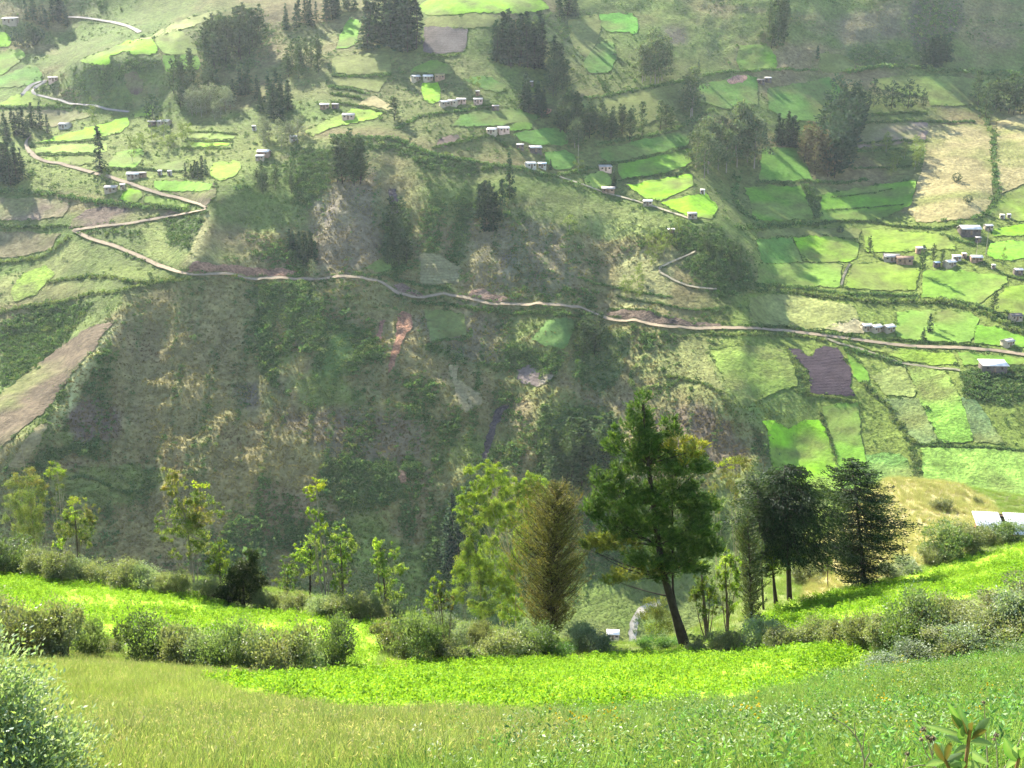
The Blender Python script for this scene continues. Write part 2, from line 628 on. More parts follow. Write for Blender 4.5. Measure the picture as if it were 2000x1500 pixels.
# painted patches: (colour, feather px, scrub density there or None, polygon)
PATCHES = [
    (np.array((0.175, 0.235, 0.045)), 16, 0.10, [(1470, 440), (1560, 425), (1700, 430), (1900, 420), (2300, 420), (2300, 1100), (1800, 1000), (1640, 960), (1520, 930), (1490, 830), (1440, 740), (1400, 690), (1440, 600), (1480, 540)]),
    (np.array((0.160, 0.210, 0.045)), 16, 0.25, [(-200, 230), (60, 220), (260, 220), (420, 250), (600, 260), (640, 270), (520, 320), (430, 370), (300, 400), (100, 370), (-200, 370)]),
    (np.array((0.145, 0.180, 0.048)), 16, 0.25, [(1150, 250), (1350, 230), (1480, 300), (1480, 420), (1350, 430), (1180, 370), (1080, 320)]),
    (np.array((0.145, 0.170, 0.050)), 16, 0.28, [(640, 110), (900, 110), (960, 200), (1150, 250), (1080, 320), (960, 310), (780, 260), (640, 190)]),
    (C_SCRUB, 10, 0.9, [(480, 620), (530, 600), (545, 690), (540, 760), (560, 770), (530, 750), (490, 700)]),
    (C_SCRUB, 12, 0.85, [(560, 290), (640, 290), (660, 300), (640, 360), (620, 420), (590, 400), (570, 340)]),
    (C_SCRUB, 12, 0.8, [(640, 270), (770, 270), (850, 305), (960, 325), (1000, 335), (920, 345), (830, 330), (770, 300), (700, 300)]),
    (C_SCRUB, 8, 0.95, [(750, 400), (800, 410), (810, 470), (780, 540), (745, 545), (740, 480)]),
    (C_SCRUB, 8, 0.9, [(905, 400), (930, 400), (915, 470), (905, 515), (885, 510), (890, 450)]),
    (C_SCRUB, 14, 0.75, [(480, 555), (620, 555), (640, 640), (600, 700), (560, 640), (500, 610)]),
    (C_SCRUB, 12, 0.8, [(620, 620), (720, 640), (730, 700), (660, 760), (610, 740)]),
    (C_SCRUB, 10, 0.85, [(820, 680), (930, 665), (1060, 690), (1110, 690), (1080, 740), (960, 720), (850, 700)]),
    (C_SCRUB, 14, 0.8, [(1130, 640), (1240, 650), (1220, 720), (1180, 780), (1120, 740)]),
    (C_SCRUB, 14, 0.9, [(870, 960), (930, 940), (960, 1040), (900, 1150), (840, 1180), (830, 1080)]),
    (C_SCRUB, 16, 0.8, [(640, 860), (760, 880), (800, 980), (700, 1010), (620, 960)]),
    (C_SCRUB, 16, 0.7, [(1050, 800), (1200, 790), (1230, 900), (1130, 980), (1040, 950)]),
    (C_SCRUB, 12, 0.9, [(0, 640), (90, 590), (190, 590), (120, 680), (40, 750), (0, 760)]),
    (C_SCRUB, 10, 0.85, [(70, 890), (150, 860), (250, 850), (240, 890), (190, 910), (140, 885), (90, 930)]),
    (C_SCRUB, 10, 0.8, [(1300, 440), (1400, 440), (1470, 520), (1480, 560), (1400, 590), (1330, 520)]),
    (C_SCRUB, 10, 0.8, [(130, 130), (220, 120), (310, 110), (315, 135), (240, 165), (160, 185)]),
    (C_SCRUB, 8, 0.75, [(400, 45), (430, 30), (500, 60), (500, 130), (410, 140), (385, 90)]),
    (C_SCRUB, 8, 0.8, [(1660, 90), (1740, 95), (1790, 125), (1700, 135), (1640, 120)]),
    (np.array((0.10, 0.10, 0.06)), 8, 0.85, [(1780, 0), (1880, 0), (1885, 40), (1840, 120), (1790, 100), (1770, 50)]),
    (C_SCRUB, 10, 0.6, [(1000, 20), (1170, 20), (1180, 60), (1130, 120), (1070, 90)]),
    (C_SCRUB, 8, 0.8, [(1570, 365), (1600, 370), (1600, 420), (1590, 425)]),
    (C_SCRUB, 8, 0.7, [(1490, 720), (1575, 720), (1580, 770), (1510, 800), (1470, 780)]),
    (C_SCRUB, 9, 0.85, [(1880, 720), (2000, 710), (2060, 720), (2060, 790), (1930, 790), (1880, 770)]),
    (C_SCRUB, 8, 0.8, [(318, 425), (400, 418), (405, 440), (370, 490), (325, 480)]),
    (C_SCRUB, 8, 0.6, [(175, 440), (273, 450), (270, 470), (200, 462)]),
    (C_GRASS * 1.05, 25, 0.06, [(250, 570), (470, 560), (500, 700), (520, 900), (400, 1100), (220, 1100), (200, 800)]),
    (np.array((0.175, 0.150, 0.090)), 22, 0.12, [(660, 330), (740, 340), (740, 520), (620, 540), (600, 440)]),
    (np.array((0.17, 0.15, 0.085)), 20, 0.12, [(920, 430), (1080, 430), (1150, 540), (1080, 585), (930, 570)]),
    (np.array((0.16, 0.14, 0.08)), 20, 0.1, [(790, 620), (980, 620), (1000, 720), (900, 700)]),
    (np.array((0.130, 0.095, 0.075)), 10, 0.25, [(120, 800), (190, 770), (230, 800), (240, 850), (150, 870)]),
    (np.array((0.165, 0.135, 0.085)), 16, 0.2, [(530, 800), (700, 790), (830, 830), (840, 900), (640, 900)]),
    (np.array((0.130, 0.100, 0.070)), 12, 0.1, [(1270, 800), (1400, 780), (1460, 880), (1440, 920), (1290, 920)]),
    (np.array((0.15, 0.135, 0.075)), 12, 0.15, [(1640, 30), (1760, 10), (1770, 70), (1640, 100)]),
    (C_ROCK, 8, 0.05, [(615, 395), (660, 400), (650, 450), (625, 440)]),
    (C_ROCK, 9, 0.05, [(975, 500), (1010, 505), (1005, 560), (985, 560)]),
    (C_ROCK * 0.75, 8, 0.1, [(455, 750), (505, 745), (510, 790), (470, 800)]),
    (C_ROCK * 0.7, 10, 0.1, [(1295, 55), (1335, 50), (1345, 85), (1305, 90)]),
    (np.array((0.30, 0.17, 0.10)), 4, 0.0, [(778, 925), (790, 922), (795, 945), (783, 948)]),
    (C_OLIVE, 12, 0.05, [(100, 930), (260, 900), (330, 930), (300, 970), (180, 1000), (100, 990)]),
    (np.array((0.09, 0.155, 0.035)), 10, 0.05, [(610, 730), (650, 660), (680, 640), (690, 690), (660, 760), (630, 780)]),
    (C_OLIVE * 1.1, 14, 0.1, [(560, 740), (620, 720), (690, 760), (720, 790), (600, 790)]),
    (np.array((0.42, 0.41, 0.17)), 9, 0.10, [(236, 620), (238, 628), (200, 690), (150, 780), (110, 850), (90, 830), (120, 770), (170, 690)]),
    (np.array((0.30, 0.29, 0.12)), 5, 0.15, [(403, 412), (415, 412), (400, 470), (380, 520), (360, 520), (385, 460)]),
    (np.array((0.22, 0.24, 0.08)), 12, 0.12, [(1230, 690), (1380, 660), (1420, 760), (1450, 850), (1380, 790), (1300, 740), (1240, 740)]),
    (np.array((0.15, 0.22, 0.05)), 12, 0.12, [(1380, 680), (1530, 680), (1560, 780), (1480, 800), (1440, 800)]),
    (np.array((0.13, 0.19, 0.045)), 10, 0.1, [(1460, 790), (1600, 780), (1600, 815), (1490, 820)]),
    (np.array((0.21, 0.25, 0.07)), 8, 0.05, [(280, 440), (320, 420), (330, 490), (350, 520), (290, 500)]),
    (np.array((0.23, 0.26, 0.08)), 8, 0.1, [(0, 540), (60, 530), (100, 490), (140, 470), (170, 500), (70, 570), (0, 600)]),
    (np.array((0.20, 0.25, 0.06)), 6, 0.15, [(190, 520), (260, 520), (350, 540), (300, 553), (200, 540)]),
    (np.array((0.24, 0.25, 0.10)), 10, 0.08, [(1210, 500), (1330, 480), (1300, 600), (1200, 600)]),
    (np.array((0.20, 0.24, 0.07)), 10, 0.12, [(1100, 400), (1230, 400), (1320, 440), (1200, 470), (1130, 450)]),
]
for c, w, dn, poly in PATCHES:
    m = feather(FU, FV, poly, w)
    fcol = fcol + (c - fcol) * (m * 0.85)[..., None]
    if dn is not None:
        scrub_density = scrub_density * (1 - m) + dn * m

# ------------------------------------------------------------------ roads, tracks: (label, name, width m, colour, points)
ROADS = [
    ('pale earth road cut across the far slope from the hairpin to the ploughed plot', 'road', 2.0, (0.28, 0.22, 0.14),
     [(143, 452), (182, 470), (227, 484), (280, 505), (315, 522), (357, 533), (420, 538), (525, 542), (595, 541), (650, 541), (692, 543), (737, 552), (765, 566), (797, 575), (877, 580), (930, 589), (965, 598),
      (1000, 597), (1070, 596), (1119, 601), (1150, 608), (1178, 620), (1210, 629), (1280, 636), (1350, 643), (1415, 642), (1468, 643), (1545, 650), (1650, 662), (1755, 675), (1860, 681), (1947, 687), (2000, 694), (2100, 706)]),
    ('dirt road climbing from the hairpin past the terraced farms', 'road', 2.2, (0.25, 0.20, 0.13),
     [(143, 452), (182, 446), (259, 436), (350, 420), (394, 412), (404, 406), (367, 392), (297, 376), (245, 357), (210, 346), (157, 332), (115, 320), (94, 318), (70, 308), (54, 292), (50, 280), (58, 268)]),
    ('narrow dirt road curving under the bushy spur', 'road', 2.0, (0.30, 0.27, 0.22), [(40, 190), (52, 178), (60, 168), (75, 160), (95, 157), (70, 172), (62, 182), (87, 191), (140, 201), (186, 210), (252, 219)]),
    ('short pale road near the top behind the lime ridge', 'road', 2.6, (0.30, 0.27, 0.22), [(130, 34), (168, 37), (210, 42), (245, 51), (262, 58), (273, 65)]),
    ('pale road seen through the gap beside the leaning pine', 'road', 2.7, (0.40, 0.35, 0.27), [(1262, 1340), (1242, 1290), (1236, 1262), (1236, 1240), (1240, 1218), (1250, 1200), (1264, 1187), (1290, 1178)]),
    ('thin footpath branching off the road above the terraces', 'path', 1.4, (0.22, 0.20, 0.12), [(1611, 662), (1640, 673), (1685, 685), (1755, 710), (1830, 719), (1875, 724)]),
    ('straight footpath between two pasture plots', 'path', 1.2, (0.25, 0.22, 0.13), [(1643, 560), (1650, 535), (1660, 517)]),
    ('thin pale trail running down the spur crest', 'path', 1.2, (0.30, 0.27, 0.17), [(1084, 343), (1164, 371), (1210, 386), (1252, 397), (1300, 412), (1350, 430)]),
    ('thin winding trail on the terraced knoll', 'path', 1.2, (0.26, 0.23, 0.15), [(1358, 492), (1330, 505), (1300, 520), (1285, 530), (1310, 545), (1350, 560), (1400, 566)]),
]


def near_polyline_mask(u, v, pts, w):
    q = polyline(smoothline(pts, 6), 5)
    m = np.zeros(u.shape)
    b = (u > q[:, 0].min() - w * 3) & (u < q[:, 0].max() + w * 3) & (v > q[:, 1].min() - w * 3) & (v < q[:, 1].max() + w * 3)
    if not b.any(): return m
    ub, vb = u[b], v[b]
    d = np.full(ub.shape, 1e9)
    for a in q:
        d = np.minimum(d, (ub - a[0]) ** 2 + (vb - a[1]) ** 2)
    m[b] = np.exp(-d / (w * w))
    return m


streak = fbm(FU / 20 + (FV - 700) * 0.006, FV / 190, 3, 120)       # scrub follows the small drainage lines downhill
scrub_density = np.clip(scrub_density * 0.8 + 0.22 * ss(streak, 0.54, 0.66) * steepF - 0.35 * ss(streak, 0.5, 0.36) * steepF, 0, 1)
fcol = fcol + (C_SCRUB - fcol) * (0.42 * ss(streak, 0.53, 0.66) * steepF)[..., None]
for lb, nm, w, c, pts in ROADS:
    scrub_density *= 1 - np.clip(1.6 * near_polyline_mask(FU, FV, pts, 6 if nm == 'road' else 4), 0, 1)

M_FARG = ground_mat('far_slope_ground', (0.09, 0.42), (0.20, 0.30), 0.9, 0.55, bdist=1.6)
# ------------------------------------------------------------------ fields: (label, style, colour, polygon)
LIME, GRN, PAL, OLV = (0.165, 0.325, 0.014), (0.115, 0.235, 0.022), (0.175, 0.25, 0.045), (0.135, 0.155, 0.042)
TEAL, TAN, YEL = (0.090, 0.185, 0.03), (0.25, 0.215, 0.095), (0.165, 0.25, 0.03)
PLO, BRN, RED = (0.062, 0.046, 0.050), (0.105, 0.078, 0.055), (0.25, 0.135, 0.08)
FIELDS = [
    ('bright lime meadow at the top between two conifer stands', 'p', LIME, [(814, 14), (846, -8), (1049, -8), (1073, 16), (1028, 28), (930, 26), (839, 33)]),
    ('dull olive strip under the top lime meadow', 'p', OLV, [(826, 40), (838, 35), (930, 28), (975, 34), (960, 55), (915, 56), (828, 52)]),
    ('grey ploughed square under the olive strip', 'r', (0.11, 0.095, 0.08), [(828, 53), (870, 52), (914, 58), (912, 80), (906, 100), (860, 105), (828, 104)]),
    ('small bright green square alone on the dim upper slope', 'p', (0.10, 0.27, 0.03), [(1174, 28), (1205, 26), (1238, 26), (1246, 40), (1244, 64), (1215, 64), (1185, 62), (1173, 47)]),
    ('green plot left of the tall dark conifers', 'p', GRN, [(655, 95), (668, 60), (682, 38), (708, 40), (700, 70), (690, 92)]),
    ('lime plot on the flank of the upper ridge', 'p', LIME, [(158, 118), (190, 103), (215, 95), (248, 80), (300, 78), (308, 105), (262, 108), (240, 103), (215, 112), (212, 128), (180, 127)]),
    ('pale green plot with a straight edge on the ridge', 'p', PAL, [(308, 60), (350, 57), (382, 80), (384, 107), (320, 108), (303, 85)]),
    ('green plot below the pale ridge plot', 'p', GRN, [(318, 110), (382, 109), (386, 135), (345, 145), (325, 140)]),
    ('pale grassy crest of the upper ridge', 'p', (0.25, 0.27, 0.09), [(255, 84), (290, 74), (340, 45), (420, 20), (430, 26), (400, 44), (350, 60), (300, 76)]),
    ('bright lime plot beside the beige roofed house', 'p', LIME, [(75, 278), (130, 262), (190, 244), (248, 229), (256, 243), (230, 262), (150, 275)]),
    ('yellow green plot at the bend of the narrow road', 'p', YEL, [(-40, 210), (0, 200), (52, 179), (90, 192), (132, 202), (110, 208), (0, 209), (-40, 216)]),
    ('small lime plot by the two dark round trees', 'p', LIME, [(-20, 68), (14, 66), (22, 88), (-20, 92)]),
    ('green plot below the two dark round trees', 'p', GRN, [(-20, 106), (30, 98), (50, 104), (30, 128), (-20, 155)]),
    ('dim green valley plot under the round trees', 'p', TEAL, [(-20, 160), (30, 138), (68, 130), (78, 160), (0, 172)]),
    ('small lime strip above the dense dark tree', 'p', LIME, [(262, 225), (288, 204), (300, 208), (296, 224), (265, 232)]),
    ('bright lime shelf around the pink walled house', 'p', (0.20, 0.33, 0.03), [(595, 258), (640, 235), (693, 213), (745, 220), (735, 232), (690, 240), (640, 252), (611, 267)]),
    ('green plot left of the valley eucalyptus', 'p', GRN, [(212, 326), (226, 300), (250, 294), (280, 292), (268, 326)]),
    ('green plot right of the valley eucalyptus', 'p', TEAL, [(290, 333), (328, 318), (366, 314), (352, 334)]),
    ('lime corner plot above the road cutting', 'p', YEL, [(412, 348), (418, 320), (470, 318), (458, 345), (433, 352)]),
    ('lime plot below the grey roofed farm', 'p', LIME, [(232, 392), (250, 373), (276, 375), (270, 396)]),
    ('pale plot along the climbing road', 'p', PAL, [(284, 384), (330, 390), (370, 397), (362, 406), (300, 400), (282, 396)]),
    ('green terrace above the climbing road', 'p', GRN, [(300, 354), (350, 356), (415, 360), (400, 374), (312, 372)]),
    ('terrace strip under the beige roofed house', 'p', PAL, [(72, 290), (130, 284), (206, 280), (210, 296), (160, 300), (68, 300)]),
    ('lower terrace strip beside the winding road', 'p', YEL, [(75, 312), (130, 308), (180, 306), (180, 320), (120, 322)]),
    ('lime plot below the two pale gabled houses', 'p', LIME, [(824, 165), (855, 164), (860, 195), (832, 198)]),
    ('dim green plot above the two pale gabled houses', 'p', GRN, [(800, 140), (830, 122), (862, 120), (886, 142), (850, 146)]),
    ('green plot right of the brown walled house', 'p', GRN, [(985, 254), (1005, 243), (1032, 240), (1036, 252), (1000, 258)]),
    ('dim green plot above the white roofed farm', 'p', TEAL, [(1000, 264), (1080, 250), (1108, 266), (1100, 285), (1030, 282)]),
    ('tan stubble corner above the lime shelf', 'p', TAN, [(690, 207), (712, 195), (732, 188), (765, 208), (765, 218), (720, 208)]),
    ('brown tilled patch above the spur crest', 'p', (0.17, 0.12, 0.09), [(853, 286), (862, 270), (893, 262), (892, 274), (868, 288)]),
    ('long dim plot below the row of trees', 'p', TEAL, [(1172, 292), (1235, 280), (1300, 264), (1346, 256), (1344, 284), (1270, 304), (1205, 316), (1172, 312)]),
    ('half lit plot with a hedge along its foot', 'p', GRN, [(1205, 322), (1270, 308), (1350, 290), (1352, 320), (1300, 336), (1212, 350)]),
    ('lit lime plot beside the spur trail', 'p', LIME, [(1225, 362), (1300, 348), (1350, 340), (1358, 362), (1320, 380), (1290, 394), (1255, 385)]),
    ('lit lime plot around the flat white shed', 'p', LIME, [(1290, 398), (1340, 384), (1382, 380), (1402, 410), (1390, 428), (1350, 424)]),
    ('pale plot below the long flat roof', 'p', PAL, [(1138, 345), (1172, 336), (1192, 345), (1190, 368), (1155, 370)]),
    ('green square left of the big dark grove', 'p', (0.105, 0.215, 0.03), [(1489, 290), (1525, 288), (1561, 289), (1572, 318), (1588, 352), (1530, 354), (1482, 353)]),
    ('green square below the reddish grove', 'p', GRN, [(1455, 367), (1510, 364), (1566, 365), (1578, 398), (1590, 426), (1530, 432), (1475, 432)]),
    ('striped green terraces beside the tan pasture', 'p', GRN, [(1604, 382), (1650, 372), (1720, 362), (1792, 353), (1780, 400), (1715, 430), (1602, 431)]),
    ('wide tan pasture on the upper slope', 'g', TAN, [(1812, 246), (1870, 244), (1936, 245), (1938, 330), (1940, 392), (1922, 424), (1860, 432), (1790, 436), (1776, 412), (1795, 352), (1808, 300)]),
    ('tan pasture beyond the bush lined gully', 'g', TAN, [(1946, 238), (1990, 226), (2080, 220), (2080, 345), (2000, 362), (1954, 380), (1946, 320)]),
    ('yellow green pasture under the tan slope', 'p', YEL, [(1950, 388), (2000, 368), (2080, 352), (2080, 425), (1938, 426)]),
    ('bare brown terrace above the yellow trees', 'p', (0.20, 0.15, 0.11), [(1676, 246), (1740, 240), (1812, 240), (1810, 274), (1740, 284), (1676, 290)]),
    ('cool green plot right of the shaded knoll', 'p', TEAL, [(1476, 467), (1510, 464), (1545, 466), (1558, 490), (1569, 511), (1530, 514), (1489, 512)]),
    ('bright lime plot with diagonal tree shadows', 'p', LIME, [(1548, 467), (1590, 462), (1636, 463), (1681, 477), (1671, 505), (1658, 513), (1610, 514), (1572, 511)]),
    ('olive plot below the shadowed lime plot', 'p', (0.14, 0.24, 0.035), [(1483, 515), (1560, 514), (1646, 517), (1640, 562), (1562, 561), (1478, 553)]),
    ('yellow green plot below the grey roofed farm', 'p', YEL, [(1666, 517), (1720, 513), (1798, 523), (1788, 568), (1720, 568), (1650, 564)]),
    ('yellow green slope above the grey roofed farm', 'p', YEL, [(1683, 446), (1760, 452), (1846, 457), (1868, 488), (1825, 489), (1760, 492), (1692, 494)]),
    ('green plot striped with shadows below the farm cluster', 'p', (0.14, 0.25, 0.03), [(1804, 531), (1850, 528), (1895, 531), (1963, 538), (1970, 551), (1912, 595), (1850, 587), (1798, 582)]),
    ('oval lime plot beside the white arched barn', 'p', (0.16, 0.34, 0.03), [(1935, 478), (1960, 471), (1990, 470), (2030, 482), (2030, 505), (1980, 510), (1940, 507), (1930, 494)]),
    ('broad rough pasture above the main road', 'g', (0.20, 0.22, 0.07), [(1462, 583), (1500, 578), (1545, 577), (1610, 588), (1664, 597), (1678, 622), (1640, 636), (1601, 646), (1530, 640), (1464, 631)]),
    ('bare tan yard around the three small houses', 'g', (0.29, 0.26, 0.14), [(1604, 641), (1630, 632), (1668, 624), (1690, 634), (1686, 652), (1650, 652)]),
    ('green pasture right of the three small houses', 'p', (0.135, 0.235, 0.035), [(1750, 612), (1820, 606), (1895, 610), (1912, 624), (1897, 670), (1820, 668), (1750, 658)]),
    ('dark purple ploughed plot with fine furrows', 'f', (0.046, 0.034, 0.038), [(1538, 683), (1552, 682), (1566, 686), (1577, 701), (1587, 697), (1594, 682), (1615, 679), (1636, 681), (1650, 704), (1664, 732), (1660, 757), (1669, 776), (1625, 771), (1580, 768), (1583, 736), (1572, 718), (1559, 707)]),
    ('most vivid lime plot above the dark cedars', 'p', (0.17, 0.36, 0.015), [(1489, 824), (1506, 822), (1541, 837), (1569, 824), (1601, 821), (1620, 860), (1642, 925), (1640, 960), (1530, 960), (1505, 900), (1499, 845)]),
    ('green plot under the ploughed plot', 'p', (0.145, 0.28, 0.03), [(1604, 796), (1640, 790), (1678, 788), (1681, 848), (1694, 920), (1690, 955), (1645, 955), (1630, 880)]),
    ('mottled potato plot beside the diagonal hedge', 'd', (0.13, 0.18, 0.06), [(1727, 779), (1797, 779), (1815, 820), (1835, 865), (1797, 868), (1770, 845), (1755, 825)]),
    ('long light green plot running downhill', 'd', (0.15, 0.28, 0.04), [(1771, 716), (1846, 723), (1874, 778), (1890, 820), (1902, 864), (1839, 866), (1812, 815), (1790, 767)]),
    ('bluish green planted plot on the lower terraces', 'd', (0.10, 0.16, 0.06), [(1875, 778), (1909, 786), (1935, 825), (1961, 869), (1902, 866), (1890, 820)]),
    ('olive patch under the footpath', 'g', (0.18, 0.22, 0.06), [(1699, 737), (1730, 722), (1765, 716), (1790, 764), (1783, 777), (1730, 773)]),
    ('yellow green terraces behind the dry grassy hump', 'd', (0.17, 0.28, 0.05), [(1800, 876), (1860, 875), (1960, 882), (2080, 886), (2080, 1010), (1990, 995), (1900, 965), (1802, 946)]),
    ('green terrace left of the diagonal hedge foot', 'd', (0.12, 0.23, 0.05), [(1690, 890), (1740, 884), (1770, 900), (1775, 940), (1700, 945)]),
    ('olive clearing below the red scar', 'p', (0.115, 0.16, 0.05), [(829, 600), (870, 604), (909, 614), (909, 653), (870, 664), (840, 674)]),
    ('green clearing beside the roadside pines', 'p', (0.105, 0.18, 0.045), [(1070, 625), (1100, 623), (1124, 629), (1115, 660), (1101, 686), (1065, 678), (1037, 668)]),
    ('stubble plot just above the road', 'r', (0.17, 0.16, 0.075), [(818, 488), (853, 491), (880, 508), (900, 522), (898, 556), (860, 558), (821, 556)]),
    ('green triangle beside the gully trees', 'p', (0.11, 0.185, 0.04), [(716, 526), (738, 508), (758, 496), (765, 532), (740, 534)]),
    ('tan dry patch hanging above the ravine', 'r', (0.22, 0.19, 0.095), [(876, 711), (898, 712), (893, 738), (918, 755), (940, 772), (944, 788), (916, 808), (897, 795), (886, 750)]),
    ('small mottled tan patch right of the ravine', 'r', (0.22, 0.19, 0.13), [(1045, 752), (1059, 727), (1078, 726), (1076, 740)]),
    ('purplish bare patch right of the ravine', 'r', (0.15, 0.12, 0.10), [(1010, 723), (1038, 712), (1058, 726), (1044, 750), (1012, 742)]),
    ('brown tilled field behind the sunlit left ridge', 'g', (0.112, 0.086, 0.052), [(-30, 800), (60, 722), (130, 672), (195, 632), (226, 630), (190, 672), (150, 722), (90, 800), (30, 850), (-30, 900)]),
    ('tan furrowed plot at the foot of the left ridge', 'r', (0.22, 0.19, 0.09), [(14, 905), (50, 858), (80, 826), (97, 826), (75, 868), (45, 912)]),
    ('dark earth slope beside the hairpin', 'g', BRN, [(133, 447), (150, 424), (168, 410), (195, 405), (290, 409), (352, 415), (305, 424), (255, 434), (180, 444)]),
    ('dark earth cutting under the climbing road', 'g', BRN, [(335, 376), (380, 378), (405, 378), (421, 356), (420, 385), (402, 402), (370, 392)]),
    ('small brown slope below the ridge bushes', 'g', BRN, [(242, 150), (262, 145), (280, 165), (270, 185), (250, 178)]),
    ('rough yellow green shoulder left of the ploughed plot', 'g', (0.155, 0.22, 0.04), [(1385, 688), (1450, 672), (1530, 684), (1552, 722), (1560, 755), (1490, 775), (1450, 800), (1425, 760)]),
    ('narrow green strip right of the ploughed plot', 'p', GRN, [(1656, 690), (1690, 722), (1696, 745), (1672, 745), (1660, 712)]),
    ('yellow green strip between the road and the footpath', 'g', YEL, [(1668, 672), (1760, 682), (1860, 690), (1872, 712), (1830, 714), (1760, 704)]),
    ('green strip under the road at the right', 'p', GRN, [(1870, 690), (1960, 697), (2060, 708), (2060, 716), (1960, 712), (1880, 714)]),
    ('lime strip right of the small white house by the barn', 'p', LIME, [(1936, 450), (1990, 440), (2060, 438), (2060, 458), (1990, 462), (1940, 462)]),
    ('yellow green slope above the corner house', 'p', YEL, [(1965, 562), (2060, 560), (2060, 612), (1995, 616), (1935, 602)]),
    ('olive strip under the thick dark hedge', 'p', OLV, [(1480, 450), (1560, 446), (1680, 447), (1680, 470), (1636, 462), (1560, 462), (1480, 463)]),
    ('green corner above the roadside house at the right', 'p', GRN, [(1905, 634), (1950, 640), (2000, 660), (2060, 672), (2060, 686), (1960, 678), (1902, 672)]),
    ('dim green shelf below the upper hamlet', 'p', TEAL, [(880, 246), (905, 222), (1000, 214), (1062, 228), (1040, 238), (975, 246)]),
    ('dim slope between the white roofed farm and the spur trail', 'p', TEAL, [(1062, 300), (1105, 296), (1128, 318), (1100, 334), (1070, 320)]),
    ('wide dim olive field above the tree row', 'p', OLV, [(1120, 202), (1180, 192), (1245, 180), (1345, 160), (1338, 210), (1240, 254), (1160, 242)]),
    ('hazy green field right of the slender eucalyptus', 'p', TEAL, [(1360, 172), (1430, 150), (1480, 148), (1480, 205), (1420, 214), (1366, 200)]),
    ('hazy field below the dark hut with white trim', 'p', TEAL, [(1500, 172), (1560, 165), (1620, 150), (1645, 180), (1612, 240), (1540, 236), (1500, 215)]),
    ('hazy green square on the upper slope', 'p', GRN, [(1442, 88), (1500, 90), (1516, 134), (1446, 136)]),
    ('pale hazy field beside the lone little conifer', 'p', OLV, [(1600, 106), (1655, 110), (1668, 140), (1604, 140)]),
    ('olive green field behind the row of four dark trees', 'p', (0.145, 0.20, 0.04), [(1700, 158), (1760, 148), (1850, 150), (1938, 156), (1915, 205), (1820, 208), (1810, 190), (1720, 176)]),
    ('dim upper field left of the small bright square', 'p', OLV, [(1110, 40), (1168, 30), (1172, 66), (1150, 110), (1120, 90)]),
    ('green field under the small bright square', 'p', TEAL, [(1140, 120), (1178, 80), (1200, 90), (1195, 138), (1150, 142)]),
    ('olive pasture left of the grey ploughed square', 'p', OLV, [(650, 112), (700, 106), (762, 108), (764, 142), (700, 146), (650, 143)]),
    ('upper olive shelf beside the tan stubble corner', 'p', OLV, [(650, 152), (710, 152), (760, 152), (738, 182), (700, 172), (650, 166)]),
    ('brown bare slope above the thick dark hedge', 'g', (0.17, 0.125, 0.085), [(-30, 388), (70, 388), (135, 398), (125, 424), (40, 434), (-30, 434)]),
    ('brownish pasture left of the hairpin', 'g', (0.155, 0.135, 0.065), [(-30, 456), (60, 456), (120, 458), (100, 488), (20, 504), (-30, 506)]),
    ('dull tan field under the yellow green bend plot', 'p', (0.17, 0.155, 0.075), [(-30, 222), (60, 216), (120, 214), (190, 224), (100, 250), (40, 240), (-30, 244)]),
    ('striped green slope left of the sunlit bush row', 'd', YEL, [(20, 570), (45, 535), (90, 520), (110, 535), (70, 575), (30, 592)]),
    ('pale terrace among the valley eucalyptus', 'p', PAL, [(366, 262), (415, 263), (458, 265), (456, 272), (410, 272), (364, 271)]),
    ('lime terrace at the foot of the valley eucalyptus', 'p', LIME, [(352, 278), (410, 279), (450, 279), (446, 287), (400, 288), (358, 287)]),
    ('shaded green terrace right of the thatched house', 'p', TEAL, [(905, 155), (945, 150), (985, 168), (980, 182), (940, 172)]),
]
STY = {'p': ground_mat('pasture_ground', (0.05, 0.5), (0.16, 0.22), 0.5, 0.9, bdist=0.6),
       'g': ground_mat('rough_pasture_ground', (0.07, 0.45), (0.22, 0.35), 0.9, 0.6, bdist=1.2),
       'd': ground_mat('planted_ground', (0.12, 0.7), (0.25, 0.45), 1.0, 0.8, bdist=1.0),
       'r': ground_mat('tilled_ground', (0.08, 0.9), (0.15, 0.25), 0.8, 1.2, stripe=('Z', 0.30, 3.0, 0.07), bdist=0.4),
       'f': ground_mat('furrowed_ground', (0.08, 0.9), (0.12, 0.2), 0.8, 1.2, stripe=('Z', 0.42, 2.0, 0.07), bdist=0.5)}


def drape(poly, step=6.0, lift=0.35):
    """a sheet lying on the far slope inside POLY"""
    b = smoothline(list(poly) + [poly[0]], step)[:-1] if len(poly) < 6 else polyline(list(poly) + [poly[0]], step)[:-1]
    b = b + np.stack([(fbm(b[:, 0] / 7, b[:, 1] / 7, 2, 3) - 0.5) * 9, (fbm(b[:, 0] / 7, b[:, 1] / 7, 2, 4) - 0.5) * 7], 1)
    x0, y0 = b.min(0); x1, y1 = b.max(0)
    gx, gy = np.meshgrid(np.arange(x0 + 2, x1, step), np.arange(y0 + 2, y1, step * 0.7))
    g = np.stack([gx.ravel(), gy.ravel()], 1)
    g = g[inpoly(g[:, 0], g[:, 1], [tuple(p) for p in b])]
    pts = [Vector(p) for p in b] + [Vector(p) for p in g]
    nb = len(b)
    r = delaunay_2d_cdt(pts, [(i, (i + 1) % nb) for i in range(nb)], [], 1, 1e-4)
    q = np.array([tuple(p) for p in r[0]])
    P = far_at(q[:, 0], q[:, 1])
    P[:, 2] += lift
    return q, P, [tuple(f) for f in r[2]]


